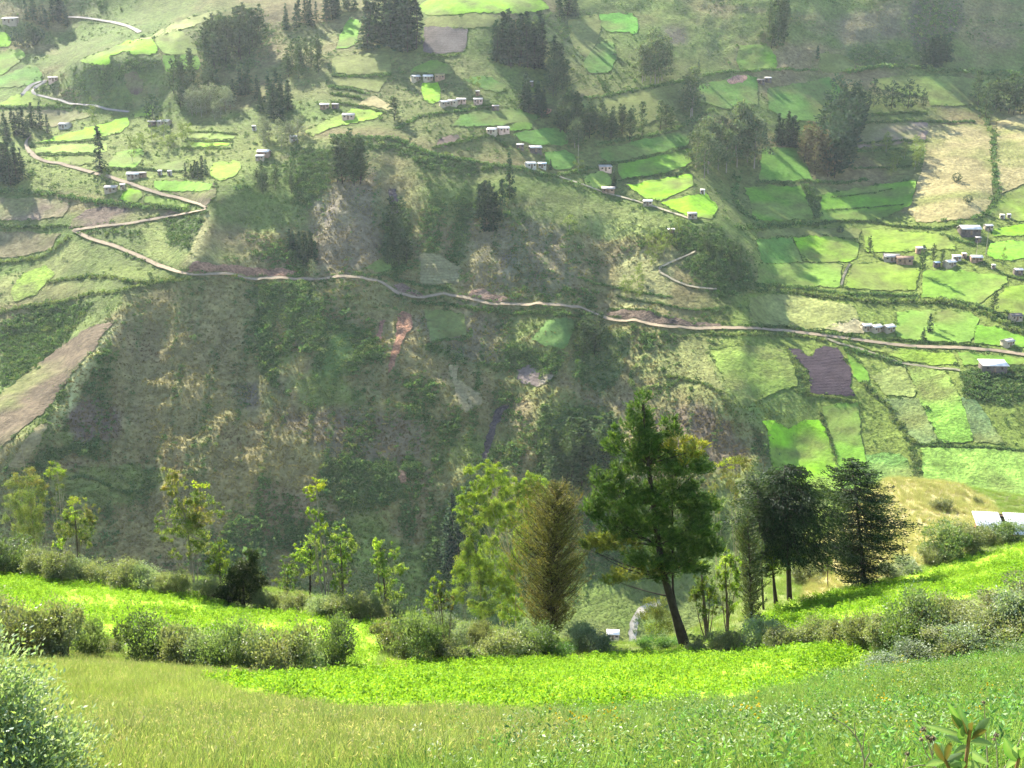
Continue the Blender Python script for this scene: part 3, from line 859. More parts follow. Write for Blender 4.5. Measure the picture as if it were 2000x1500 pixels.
fieldmask = np.zeros(FU.shape, bool)
for lb, st, c, poly in FIELDS:
    q, P, F = drape(poly)
    c = np.array(c)
    big = fbm(P[:, 0] / 22, (P[:, 1] + P[:, 2]) / 22, 3, 71 + len(poly))[:, None]
    fine = fbm(P[:, 0] / 5, (P[:, 1] + P[:, 2]) / 5, 3, 72)[:, None]
    cc = c * (0.66 + 0.68 * fine) + (np.array(OLV) - c) * np.clip((big - 0.44) * 3.4, 0, 0.75 if st in 'pgd' else 0.0)
    me = mesh('field', P, [f for f in [np.array([t for t in F if len(t) == 3])] if len(f)], STY[st], cc, True)
    tag(obj('field', me), lb, 'field', 'plots and pastures on the far slope', 'structure')
    xs = [p[0] for p in poly]; ys = [p[1] for p in poly]
    bx = (FU > min(xs)) & (FU < max(xs)) & (FV > min(ys)) & (FV < max(ys))
    fieldmask[bx] |= inpoly(FU[bx], FV[bx], poly)
scrub_density[fieldmask] *= 0.03
scrub_density *= np.clip((1340 - FV) / 60, 0, 1)

SCARS = [
    ('red landslip streak tapering down the steep slope', RED, [(779, 611), (790, 606), (804, 611), (804, 638), (790, 659), (776, 700), (768, 728), (758, 737), (760, 720), (772, 659)]),
    ('short red scar left of the long landslip', (0.24, 0.13, 0.085), [(741, 625), (751, 624), (744, 659), (737, 659)]),
    ('orange earth bank above the road bend', (0.24, 0.14, 0.085), [(364, 529), (378, 512), (400, 514), (420, 521), (455, 522), (500, 524), (546, 520), (588, 530), (560, 538), (470, 536), (410, 534)]),
    ('brown cut bank above the middle of the road', (0.19, 0.125, 0.085), [(914, 582), (920, 570), (947, 570), (965, 578), (990, 585), (1010, 590), (993, 594), (965, 594), (945, 590)]),
    ('reddish bank above the road by the gully', (0.17, 0.12, 0.085), [(770, 560), (782, 552), (805, 565), (828, 572), (812, 576), (785, 570)]),
    ('long dark earth bank above the road on the knoll', (0.115, 0.085, 0.06), [(1180, 614), (1210, 606), (1262, 612), (1310, 622), (1350, 630), (1405, 632), (1412, 640), (1350, 640), (1290, 634), (1220, 628)]),
    ('dark eroded gully channel running into the ravine', (0.085, 0.07, 0.06), [(968, 800), (985, 790), (999, 790), (985, 802), (968, 840), (955, 880), (948, 910), (940, 905), (950, 850)]),
    ('dark streak at the head of the gully', (0.06, 0.05, 0.05), [(760, 375), (773, 376), (779, 400), (776, 425), (766, 420)]),  # strip darker than the slope around it
    ('small orange scar above the dark grove', (0.33, 0.19, 0.10), [(1058, 220), (1070, 214), (1078, 220), (1066, 225)]),
    ('pinkish bare strip above the shed with white trim', (0.28, 0.17, 0.12), [(1418, 158), (1440, 148), (1458, 150), (1452, 160), (1430, 164)]),
    ('thin pale scar low on the steep slope', (0.33, 0.20, 0.12), [(779, 925), (786, 917), (792, 930), (795, 945), (783, 946)]),
]
M_SCAR = ground_mat('bare_earth', (0.25, 1.0), (0.25, 0.4), 1.0, 0.8, bdist=1.2)
for lb, c, poly in SCARS:
    q, P, F = drape(poly, 4.0, 0.45)
    cc = np.array(c) * (0.7 + 0.6 * fbm(P[:, 0] / 4, P[:, 2] / 4, 3, 75))[:, None]
    tag(obj('bare_earth_bank', mesh('bare_earth_bank', P, np.array([t for t in F if len(t) == 3]), M_SCAR, cc, True)), lb, 'earth bank', 'bare earth scars and cut banks', 'structure')
    xs = [p[0] for p in poly]; ys = [p[1] for p in poly]
    scrub_density[inpoly(FU, FV, poly)] = 0.0

fcol *= (1 - 0.24 * flat)[..., None]
fcol *= (0.72 + 0.56 * fbm(Pp[..., 0] / 3.2, (Pp[..., 1] + Pp[..., 2]) / 3.2, 3, 77))[..., None]
fv_ = PF.reshape(-1, 3)
far_me = mesh('far_mountainside', fv_, grid_faces(len(fv), len(fu))[:, ::-1], M_FARG, fcol.reshape(-1, 3), True)
tag(obj('far_mountainside', far_me), 'steep green and brown mountainside filling the view across the valley', 'mountainside', kind='structure')

M_ROAD = ground_mat('dirt_road', (0.4, 1.5), (0.12, 0.15), 0.3, 2.0, bdist=0.15)
for lb, nm, w, c, pts in ROADS:
    q = smoothline(pts, 4.0)
    P = far_at(q[:, 0], q[:, 1])
    for _ in range(3):
        P[1:-1] = (P[:-2] + 2 * P[1:-1] + P[2:]) / 4
    T = np.gradient(P, axis=0); T[:, 2] = 0
    T /= np.linalg.norm(T, axis=1, keepdims=True) + 1e-9
    S = np.stack([-T[:, 1], T[:, 0], np.zeros(len(T))], 1)
    S *= np.where(S[:, 1:2] < 0, -1, 1)                       # points uphill, away from the viewer
    rows = []
    for k in (-1, -0.5, 0.5, 1):
        jit = (fbm(q[:, 0] / 9 + k * 7, q[:, 1] / 9, 2, 5) - 0.5)[:, None] * 0.9
        Q = P + S * (k * w * 0.5 + jit)
        up, vp = to_px(Q)
        g = far_at(up, vp)
        Q[:, 2] = P[:, 2] + 0.55 + 0.42 * k * w * 0.5        # a bench tilted half-way towards the slope
        rows.append(Q)
    n = len(P)
    V = np.concatenate(rows)
    F = np.concatenate([np.stack([np.arange(n - 1) + r * n, np.arange(n - 1) + 1 + r * n, np.arange(n - 1) + 1 + (r + 1) * n, np.arange(n - 1) + (r + 1) * n], 1) for r in range(3)])
    c = np.array(c)
    cc = np.concatenate([np.repeat((c * k)[None], n, 0) for k in (0.8, 1.0, 1.0, 0.75)])
    tag(obj(nm, mesh(nm, V, F, M_ROAD, cc, True)), lb, nm, 'roads and paths on the far slope', 'structure')

# ------------------------------------------------------------------ the near hillside
nV = np.stack([XG, YG, ZG], -1)
nu, nv = to_px(nV)
FIELD_A = [(385, 1330), (520, 1330), (640, 1322), (700, 1304), (760, 1298), (830, 1292), (1050, 1286), (1180, 1284), (1340, 1276), (1450, 1268), (1560, 1256), (1640, 1262), (1698, 1272), (1690, 1292), (1640, 1318), (1560, 1350), (1420, 1376), (1250, 1392), (1100, 1402), (960, 1408), (820, 1406), (700, 1396), (560, 1374), (460, 1350)]
FIELD_B = [(-300, 1090), (0, 1112), (110, 1130), (230, 1150), (370, 1164), (470, 1190), (560, 1200), (690, 1212), (770, 1218), (740, 1290), (690, 1300), (620, 1270), (420, 1262), (230, 1262), (180, 1215), (0, 1190), (-300, 1180)]
FIELD_C = [(1450, 1232), (1490, 1196), (1560, 1172), (1700, 1146), (1800, 1118), (1880, 1088), (2000, 1066), (2300, 1050), (2300, 1130), (2000, 1150), (1880, 1170), (1790, 1190), (1700, 1215), (1600, 1232), (1500, 1246)]
G_DRY, G_CROP, G_WEED, G_STRAW = np.array((0.22, 0.25, 0.07)), np.array((0.22, 0.34, 0.03)), np.array((0.15, 0.24, 0.05)), np.array((0.40, 0.34, 0.16))
ncol = np.tile(np.array((0.135, 0.165, 0.05)), (*nu.shape, 1)).astype(float)
okp = YG > 5
dry = okp & (nv > 1290)
rightw = ss(nu + (nv - 1400) * 1.5, 1150, 1600)[..., None]
base_meadow = G_DRY * (1 - rightw) + G_WEED * rightw
ncol = np.where(((nv > 1285) | (YG < 8))[..., None], base_meadow, ncol)
for poly in (FIELD_A, FIELD_B, FIELD_C):
    m = okp & (YG < 130) & inpoly(nu, nv, poly)
    ncol[m] = G_CROP
HUMP = [(1560, 1180), (1600, 1060), (1700, 960), (1740, 925), (1860, 938), (1930, 975), (1960, 1010), (1890, 1060), (1760, 1120), (1660, 1140)]
m = okp & (YG < 135) & inpoly(nu, nv, HUMP)
ncol[m] = G_STRAW
m = okp & inpoly(nu, nv, [(735, 1320), (765, 1275), (800, 1285), (800, 1300)])
ncol[m] = (0.36, 0.27, 0.12)
ncol *= (0.75 + 0.5 * fbm(XG / 2.2, YG / 2.2, 3, 55))[..., None]
M_NEARG = ground_mat('near_hill_ground', (0.35, 2.0), (0.2, 0.3), 0.8, 2.2, bdist=0.25)
tag(obj('near_hillside', mesh('near_hillside', nV.reshape(-1, 3), grid_faces(NY, NX), M_NEARG, ncol.reshape(-1, 3), True)), 'grassy near hillside falling away from the viewer into the valley', 'hillside', kind='structure')

# ------------------------------------------------------------------ the air
x0, x1 = fv_[:, 0].min() - 6, fv_[:, 0].max() + 6
y0, y1 = min(fv_[:, 1].min(), -40) - 6, fv_[:, 1].max() + 40
z0, z1 = min(fv_[:, 2].min(), ZG.min()) - 1, max(fv_[:, 2].max(), ZG.max()) + 45
m, N, L, o = new_mat('valley_haze')
pv = N.new('ShaderNodeVolumePrincipled')
pv.inputs['Color'].default_value = (0.90, 0.95, 1.0, 1)
pv.inputs['Density'].default_value = HAZE_DENSITY
pv.inputs['Anisotropy'].default_value = 0.35
L.new(pv.outputs[0], o.inputs['Volume'])
hv = [(x, y, z) for x in (x0, x1) for y in (y0, y1) for z in (z0, z1)]
hf = [(0, 1, 3, 2), (4, 6, 7, 5), (0, 4, 5, 1), (2, 3, 7, 6), (0, 2, 6, 4), (1, 5, 7, 3)]
tag(obj('haze', mesh('haze', hv, np.array(hf), m)), 'thin bluish haze filling the valley', 'haze', kind='stuff')

# ------------------------------------------------------------------ foliage builders
def unit(a):
    return a / (np.linalg.norm(a, axis=-1, keepdims=True) + 1e-9)


def leafcloud(P, D, Ln, Wd, rng, col, flat=None, mid=0.45):
    """one pointed quad per leaf: base, left, tip, right"""
    n = len(P)
    D = unit(D)
    S = np.cross(D, rng.normal(size=(n, 3)) if flat is None else flat)
    S = unit(S)
    U = np.cross(S, D)
    Ln = np.broadcast_to(Ln, (n,))[:, None]; Wd = np.broadcast_to(Wd, (n,))[:, None]
    b = P - D * Ln * 0.5
    m = P + D * Ln * (mid - 0.5) + U * Wd * 0.18
    V = np.stack([b, m + S * Wd * 0.5, P + D * Ln * 0.5, m - S * Wd * 0.5], 1).reshape(-1, 3)
    F = np.arange(4 * n).reshape(n, 4)
    return V, F, np.repeat(col, 4, 0)


def palette(rng, n, cols, jit=0.18, w=None):
    c = np.asarray(cols, float)
    k = rng.choice(len(c), n, p=w)
    return c[k] * (1 + rng.uniform(-jit, jit, (n, 1))) * (1 + rng.uniform(-0.07, 0.07, (n, 3)))


def tube(path, rad, sides=5):
    path = np.asarray(path, float); n = len(path)
    rad = np.broadcast_to(rad, (n,))
    T = unit(np.gradient(path, axis=0))
    ref = np.array([0.31, 0.95, 0.05])
    A = unit(np.cross(T, ref)); B = np.cross(T, A)
    an = np.linspace(0, 2 * np.pi, sides, endpoint=False)
    V = path[:, None] + rad[:, None, None] * (np.cos(an)[None, :, None] * A[:, None] + np.sin(an)[None, :, None] * B[:, None])
    F = []
    for i in range(n - 1):
        for k in range(sides):
            F.append((i * sides + k, i * sides + (k + 1) % sides, (i + 1) * sides + (k + 1) % sides, (i + 1) * sides + k))
    return V.reshape(-1, 3), np.array(F)


def tubes_mesh(name, tubes, mat):
    Vs, Fs, n = [], [], 0
    for V, F in tubes:
        Vs.append(V); Fs.append(F + n); n += len(V)
    return mesh(name, np.concatenate(Vs), np.concatenate(Fs), mat, None, True)


def sphere_dirs(rng, n):
    return unit(rng.normal(size=(n, 3)))


CONI = [(0.041, 0.077, 0.035), (0.054, 0.092, 0.041), (0.035, 0.064, 0.038)]
PINE = [(0.074, 0.119, 0.049), (0.101, 0.137, 0.057), (0.061, 0.095, 0.046)]
EUCF = [(0.115, 0.154, 0.07), (0.155, 0.182, 0.088), (0.095, 0.133, 0.065)]
PALE = [(0.196, 0.222, 0.132), (0.23, 0.24, 0.154), (0.138, 0.168, 0.094)]
YELF = [(0.218, 0.264, 0.055), (0.172, 0.216, 0.055), (0.127, 0.18, 0.05)]
ROUN = [(0.041, 0.073, 0.041), (0.049, 0.084, 0.046)]
REDD = [(0.162, 0.14, 0.074), (0.135, 0.14, 0.068), (0.189, 0.147, 0.081)]
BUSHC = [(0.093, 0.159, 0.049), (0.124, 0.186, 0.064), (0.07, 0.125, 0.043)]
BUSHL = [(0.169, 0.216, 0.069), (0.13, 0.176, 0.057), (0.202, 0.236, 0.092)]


def far_tree_mesh(kind, seed):
    rng = np.random.RandomState(seed)
    cl = {'fir': CONI, 'pine': PINE, 'euc': EUCF, 'pale': PALE, 'round': ROUN, 'yellow': YELF, 'red': REDD}[kind]
    P, D, Ls, Ws = [], [], [], []
    if kind in ('fir', 'pine', 'red'):
        nb = {'fir': 90, 'pine': 84, 'red': 76}[kind]
        for _ in range(nb):
            h = rng.uniform(0.03 if kind == 'fir' else 0.08, 0.99) ** 1.05
            w = (0.21 if kind == 'fir' else 0.25) * (1 - h) ** (0.75 if kind == 'fir' else 0.55) * rng.uniform(0.55, 1.15) + 0.012
            an = rng.uniform(0, 6.283)
            k = 8
            t = rng.uniform(0.15, 1, k)
            rise = -0.15 if kind == 'fir' else 0.55
            d = np.array([math.cos(an), math.sin(an), rise])
            p = np.stack([math.cos(an) * w * t, math.sin(an) * w * t, h + rise * w * t], 1) + rng.normal(0, 0.012, (k, 3))
            P.append(p); D.append(d + rng.normal(0, 0.45, (k, 3)))
        sz = 0.060 if kind == 'fir' else 0.055
    elif kind == 'round':
        for _ in range(60):
            d = sphere_dirs(rng, 1)[0]
            c = np.array([d[0] * 0.24, d[1] * 0.24, 0.52 + d[2] * 0.44]) * rng.uniform(0.75, 1.02)
            if c[2] > 0.8: c[:2] *= 0.7
            k = 9
            P.append(c + rng.normal(0, 0.03, (k, 3))); D.append(np.array([d[0], d[1], 0.8]) + rng.normal(0, 0.6, (k, 3)))
        sz = 0.065
    else:
        nb = {'euc': 30, 'pale': 26, 'yellow': 18}[kind]
        for i in range(nb):
            h = rng.uniform(0.18, 0.97)
            w = 0.21 * math.sin(min(1, (1.08 - h) / 0.55) * 1.57) * rng.uniform(0.2, 1.1)
            an = rng.uniform(0, 6.283)
            c = np.array([math.cos(an) * w, math.sin(an) * w, h])
            k = 26
            P.append(c + rng.normal(0, 1, (k, 3)) * np.array([0.045, 0.045, 0.04])); D.append(np.array([0, 0, -0.6]) + rng.normal(0, 0.7, (k, 3)))
        sz = 0.048
    P = np.concatenate(P); D = np.concatenate(D)
    n = len(P)
    V, F, C = leafcloud(P, D, sz * rng.uniform(0.8, 1.5, n), sz * 0.55 * rng.uniform(0.7, 1.3, n), rng, palette(rng, n, cl, 0.22))
    return mesh('crown', V, F, M_FAR, C)


def trunk_mesh(mat, r=0.013, top=0.8, bend=0.02, seed=0):
    rng = np.random.RandomState(seed)
    z = np.linspace(-0.06, top, 5)
    p = np.stack([np.cumsum(rng.normal(0, bend * 0.5, 5)), np.cumsum(rng.normal(0, bend * 0.5, 5)), z], 1)
    p[:2, :2] = 0
    return tubes_mesh('trunk', [tube(p, np.linspace(r, r * 0.25, 5), 5)], mat)


FT = {}
for kd in ('fir', 'pine', 'euc', 'pale', 'round', 'yellow', 'red'):
    bm = {'euc': M_BARKP, 'pale': M_BARKP, 'yellow': M_BARKP}.get(kd, M_BARKD)
    FT[kd] = [(far_tree_mesh(kd, 100 + 7 * i + len(kd)), trunk_mesh(bm, 0.012, 0.8, 0.02, i)) for i in range(4)]
NAME = {'fir': 'conifer_tree', 'pine': 'pine_tree', 'euc': 'eucalyptus_tree', 'pale': 'eucalyptus_tree', 'round': 'cypress_tree', 'yellow': 'young_tree', 'red': 'pine_tree'}


def far_tree(kind, u, v, hpx, label, group, rng, wide=1.0):
    p = far_at(u, v)
    m = float(far_px(u, v))
    h = hpx * m / 0.93
    cm, tm = FT[kind][rng.randint(4)]
    t = empty(NAME[kind], tuple(p), rng.uniform(0, 6.28), (h * wide, h * wide, h))
    tag(t, label, 'tree', group)
    obj('crown', cm, t); obj('trunk', tm, t)
    return t


# groves: (kind(s), label, count, min/max height px, foot polygon)
GROVES = [
    ('fir', 'tall dark conifer in the stand between the green plot and the ploughed square', 17, 75, 115, [(712, 95), (740, 70), (800, 70), (826, 92), (820, 104), (780, 104), (750, 90), (720, 102)]),
    ('fir', 'dark conifer in the dense upright stand under the top lime meadow', 24, 62, 88, [(962, 118), (985, 105), (1040, 110), (1082, 128), (1085, 142), (1040, 136), (970, 134)]),
    ('pine', 'conifer at the ragged lower corner of the dense upright stand', 9, 45, 70, [(1062, 165), (1085, 150), (1115, 172), (1112, 190), (1075, 190)]),
    ('fir', 'blackish conifer in the small clump below the dense stand', 9, 42, 58, [(1012, 205), (1040, 196), (1064, 210), (1058, 230), (1030, 228)]),
    ('pine', 'grey green conifer in the wood on the ridge flank', 26, 50, 75, [(398, 128), (410, 95), (440, 90), (490, 80), (518, 75), (510, 100), (470, 125), (420, 148)]),
    ('fir', 'small dark conifer in the row along the upper ridge line', 20, 32, 48, [(520, 62), (560, 45), (620, 25), (690, 12), (700, 22), (640, 45), (570, 65), (528, 76)]),
    ('pine', 'grey conifer scattered above the valley terraces', 16, 36, 60, [(330, 180), (350, 150), (390, 160), (430, 180), (400, 200), (350, 210)]),
    ('fir', 'dark conifer in the belt above the terraced eucalyptus', 18, 38, 62, [(400, 195), (450, 175), (520, 185), (570, 200), (560, 245), (520, 250), (480, 225), (420, 215)]),
    ('pale', 'pale grey eucalyptus in the belt above the terraces', 20, 30, 48, [(360, 205), (440, 200), (460, 225), (430, 235), (370, 228)]),
    ('pale', 'pale grey eucalyptus beside the small white gabled house', 13, 30, 46, [(480, 285), (500, 265), (560, 268), (590, 262), (588, 280), (520, 298)]),
    ('euc', 'greyish tree in the lone clump under the bare rock on the upper slope', 11, 60, 80, [(1252, 160), (1262, 142), (1292, 140), (1304, 152), (1296, 166), (1268, 168)]),
    ('euc', 'slender eucalyptus standing alone on the dim upper field', 4, 55, 75, [(1340, 215), (1352, 205), (1364, 222), (1350, 230)]),
    ('pine', 'tree in the long row along the foot of the dim upper field', 32, 38, 60, [(1075, 245), (1110, 225), (1160, 248), (1240, 262), (1310, 240), (1312, 258), (1240, 280), (1140, 272), (1100, 262)]),
    ('euc', 'two toned eucalyptus beside the hedge below the tree row', 4, 40, 52, [(1112, 285), (1125, 275), (1148, 288), (1135, 298)]),
    ('euc', 'pale olive eucalyptus in the loose wood left of the green square', 20, 60, 95, [(1350, 330), (1370, 300), (1410, 290), (1480, 300), (1486, 330), (1440, 330), (1400, 350), (1362, 352)]),
    ('fir', 'dark tree in the shade behind the loose eucalyptus wood', 11, 35, 55, [(1488, 280), (1520, 268), (1560, 280), (1555, 292), (1500, 292)]),
    ('red', 'reddish brown conifer at the edge of the big dark grove', 10, 55, 78, [(1563, 310), (1580, 300), (1610, 320), (1618, 345), (1595, 348)]),
    ('round', 'big dark eucalyptus in the grove running up the slope', 22, 60, 85, [(1610, 345), (1612, 290), (1625, 240), (1640, 215), (1690, 220), (1680, 250), (1662, 300), (1660, 348), (1630, 354)]),
    ('fir', 'dark conifer in the block at the foot of the scrubby strip', 14, 36, 50, [(1790, 122), (1820, 112), (1865, 115), (1872, 130), (1830, 136), (1800, 134)]),
    ('fir', 'dark conifer in the cluster at the nose of the rocky spur', 10, 45, 72, [(926, 440), (940, 410), (970, 405), (990, 420), (965, 450), (940, 462)]),
    ('pine', 'light tipped pine in the clump above the gully head', 11, 55, 85, [(652, 355), (665, 340), (700, 345), (718, 358), (705, 368), (670, 366)]),
    ('fir', 'small dark conifer planted in rows on the bare slope', 16, 26, 40, [(558, 510), (565, 485), (600, 480), (622, 500), (618, 516), (580, 518)]),
    ('pine', 'pine growing in the steep gully above the road', 12, 38, 70, [(752, 520), (760, 440), (785, 430), (800, 470), (792, 535), (770, 542)]),
    ('pine', 'shaggy pine in the pair of clumps just below the road', 8, 45, 62, [(1132, 690), (1140, 650), (1165, 640), (1182, 670), (1172, 704), (1145, 708)]),
    ('pine', 'tall bluish conifer on the valley side behind the leaning pine', 20, 70, 118, [(1065, 950), (1085, 905), (1130, 890), (1180, 900), (1195, 940), (1130, 975), (1080, 975)]),
    ('fir', 'dark conifer at the left edge beside the winding road', 13, 45, 70, [(-20, 350), (0, 320), (30, 330), (46, 352), (20, 364)]),
    ('round', 'dark round tree in the clump above the valley plots', 8, 26, 36, [(22, 92), (40, 70), (85, 80), (88, 98), (50, 100)]),
    ('fir', 'dark tree in the short row above the roadside farm', 9, 22, 33, [(358, 345), (380, 336), (412, 340), (415, 350), (370, 352)]),
    ('yellow', 'small tree in the valley hamlet gardens', 16, 22, 40, [(240, 290), (270, 268), (340, 262), (420, 275), (430, 300), (330, 300), (260, 298)]),
    ('pine', 'thin open conifer at the right edge above the tan pasture', 9, 50, 75, [(1880, 225), (1910, 205), (1990, 205), (2040, 215), (2030, 232), (1930, 235)]),
    ('yellow', 'small yellow tipped tree on the terraces left of the tan pasture', 14, 22, 36, [(1690, 330), (1700, 290), (1790, 285), (1808, 320), (1780, 340), (1710, 345)]),
    ('yellow', 'pale sunlit scrub tree on the terraced knoll', 22, 20, 36, [(1220, 580), (1235, 510), (1290, 455), (1330, 450), (1320, 500), (1280, 520), (1260, 590)]),
    ('pine', 'dusky scrub tree on the shaded face of the knoll', 18, 18, 30, [(1370, 490), (1390, 440), (1440, 470), (1478, 540), (1440, 560), (1390, 540)]),
    ('fir', 'dark tree at the bottom of the deep ravine', 9, 55, 90, [(868, 1110), (880, 1050), (905, 1030), (912, 1080), (890, 1140)]),
    ('pine', 'ragged scrub pine on the shoulder below the white roofed sheds', 9, 28, 42, [(490, 365), (520, 350), (570, 365), (578, 380), (530, 385), (498, 380)]),
    ('fir', 'dark conifer among the bushes on the valley left edge', 12, 28, 48, [(0, 250), (30, 240), (90, 250), (100, 262), (40, 275), (0, 280)]),
    ('fir', 'bluish tree in the shadowed valley corner at upper left', 14, 25, 42, [(40, 50), (70, 20), (130, 20), (140, 50), (90, 62), (50, 62)]),
    ('pine', 'dull conifer on the hazy slope at the top beside the smoke coloured strip', 12, 35, 60, [(1490, 95), (1500, 50), (1530, 40), (1545, 80), (1520, 105)]),
    ('fir', 'dark conifer above the dense upright stand at the frame top', 6, 35, 52, [(1085, 36), (1100, 20), (1128, 26), (1122, 40), (1098, 42)]),
    ('pine', 'scattered conifer on the flank below the upper ridge row', 13, 30, 50, [(540, 130), (560, 100), (620, 95), (640, 140), (600, 160), (560, 155)]),
]
SINGLES = [
    ('fir', 995, 388, 82, 0.9, 'tall spire shaped conifer standing on the spur crest'), ('fir', 197, 338, 84, 1.0, 'tall dark pine beside the green valley plots'),
    ('round', 300, 240, 52, 1.3, 'dense dark broad tree beside the lime strip'), ('round', 1706, 209, 52, 0.9, 'narrow dark cypress first in the row of four'),
    ('round', 1741, 212, 50, 1.5, 'broad dark tree second in the row of four'), ('round', 1773, 211, 52, 1.4, 'broad dark tree third in the row of four'),
    ('round', 1803, 209, 34, 0.8, 'small dark cypress last in the row of four'), ('yellow', 185, 250, 55, 0.7, 'tall thin pale trunked tree in front of the lime plot'),
    ('yellow', 259, 316, 50, 0.7, 'thin pale trunked tree between the valley plots'), ('fir', 1199, 368, 34, 1.0, 'dark conifer between the two flat roofed huts'),
    ('fir', 1075, 332, 20, 1.1, 'little dark conifer beside the blue white shed'), ('fir', 1596, 118, 24, 1.2, 'lone little conifer on the hazy pasture'),
    ('fir', 1364, 148, 28, 0.9, 'lone dark conifer by the hazy hedge corner'), ('pine', 1697, 498, 34, 1.0, 'tree by the grey roofed farm with a long shadow'),
    ('pine', 1800, 540, 56, 0.8, 'tall open tree in front of the farm cluster'), ('pine', 1822, 512, 34, 0.9, 'dark tree behind the farm cluster'),
    ('pine', 1840, 516, 26, 1.1, 'small dark tree between the farm cluster roofs'), ('fir', 1815, 648, 34, 1.2, 'dark fir in the pasture right of the three houses'),
    ('fir', 1803, 664, 24, 1.4, 'squat dark fir beside the dark pasture fir'), ('yellow', 1823, 640, 30, 0.9, 'yellowish tree behind the dark pasture fir'),
    ('pine', 1940, 612, 40, 1.0, 'ragged tree on the hedge above the corner house'), ('yellow', 1958, 520, 36, 0.7, 'thin tree in the oval lime plot'),
    ('yellow', 1130, 335, 26, 1.6, 'pale bushy tree in front of the flat roofed hut'), ('yellow', 1112, 448, 26, 2.2, 'broad pale tree leaning over the dark slope'),
    ('yellow', 920, 178, 26, 1.3, 'pale round tree above the largest hamlet house'), ('yellow', 935, 182, 30, 1.0, 'thin pale tree beside the hamlet houses'),
    ('pale', 612, 545, 40, 0.9, 'pale bare tree standing at the roadside'), ('yellow', 205, 355, 24, 1.2, 'yellowish tree on the climbing road'),
    ('round', 1640, 455, 14, 1.8, 'small dark bushy tree in the shadowed lime plot'), ('round', 1868, 356, 18, 1.9, 'round dark bush alone on the tan pasture'),
    ('round', 1890, 396, 16, 2.2, 'low dark bush at the foot of the tan pasture'), ('pine', 770, 235, 40, 2.2, 'broad grey green tree mass beside the tan stubble corner'),
]
grng = np.random.RandomState(11)
for kd, lb, n, h0, h1, poly in GROVES:
    xs = [p[0] for p in poly]; ys = [p[1] for p in poly]
    k = 0; tries = 0; used = []
    while k < n and tries < 4000:
        tries += 1
        u, v = grng.uniform(min(xs), max(xs)), grng.uniform(min(ys), max(ys))
        if not inpoly(np.array([u]), np.array([v]), poly)[0]: continue
        if any(abs(u - a) < 5 and abs(v - b) < 3 for a, b in used): continue
        used.append((u, v)); k += 1
        far_tree(kd, u, v, grng.uniform(h0, h1), lb, 'grove: ' + lb, grng, grng.uniform(0.95, 1.4))
for kd, u, v, h, w, lb in SINGLES:
    far_tree(kd, u, v, h, lb, None, grng, w)

# ------------------------------------------------------------------ hedges: bush masses along the field edges
def bush_clump(seed, n, cols, flat=0.75):
    rng = np.random.RandomState(seed)
    lob = np.concatenate([rng.uniform(-0.3, 0.3, (5, 2)), rng.uniform(0.2, 0.5, (5, 1))], 1)
    d = sphere_dirs(rng, n)
    p = lob[rng.randint(5, size=n)] + d * np.array([0.32, 0.32, 0.30]) * rng.uniform(0.7, 1.05, (n, 1))
    p[:, 2] = np.abs(p[:, 2]) * flat + 0.02
    return leafcloud(p, d + rng.normal(0, 0.5, (n, 3)) + np.array([0, 0, 0.3]), 0.27 * rng.uniform(0.7, 1.3, n), 0.17 * rng.uniform(0.7, 1.3, n), rng, palette(rng, n, cols, 0.25))


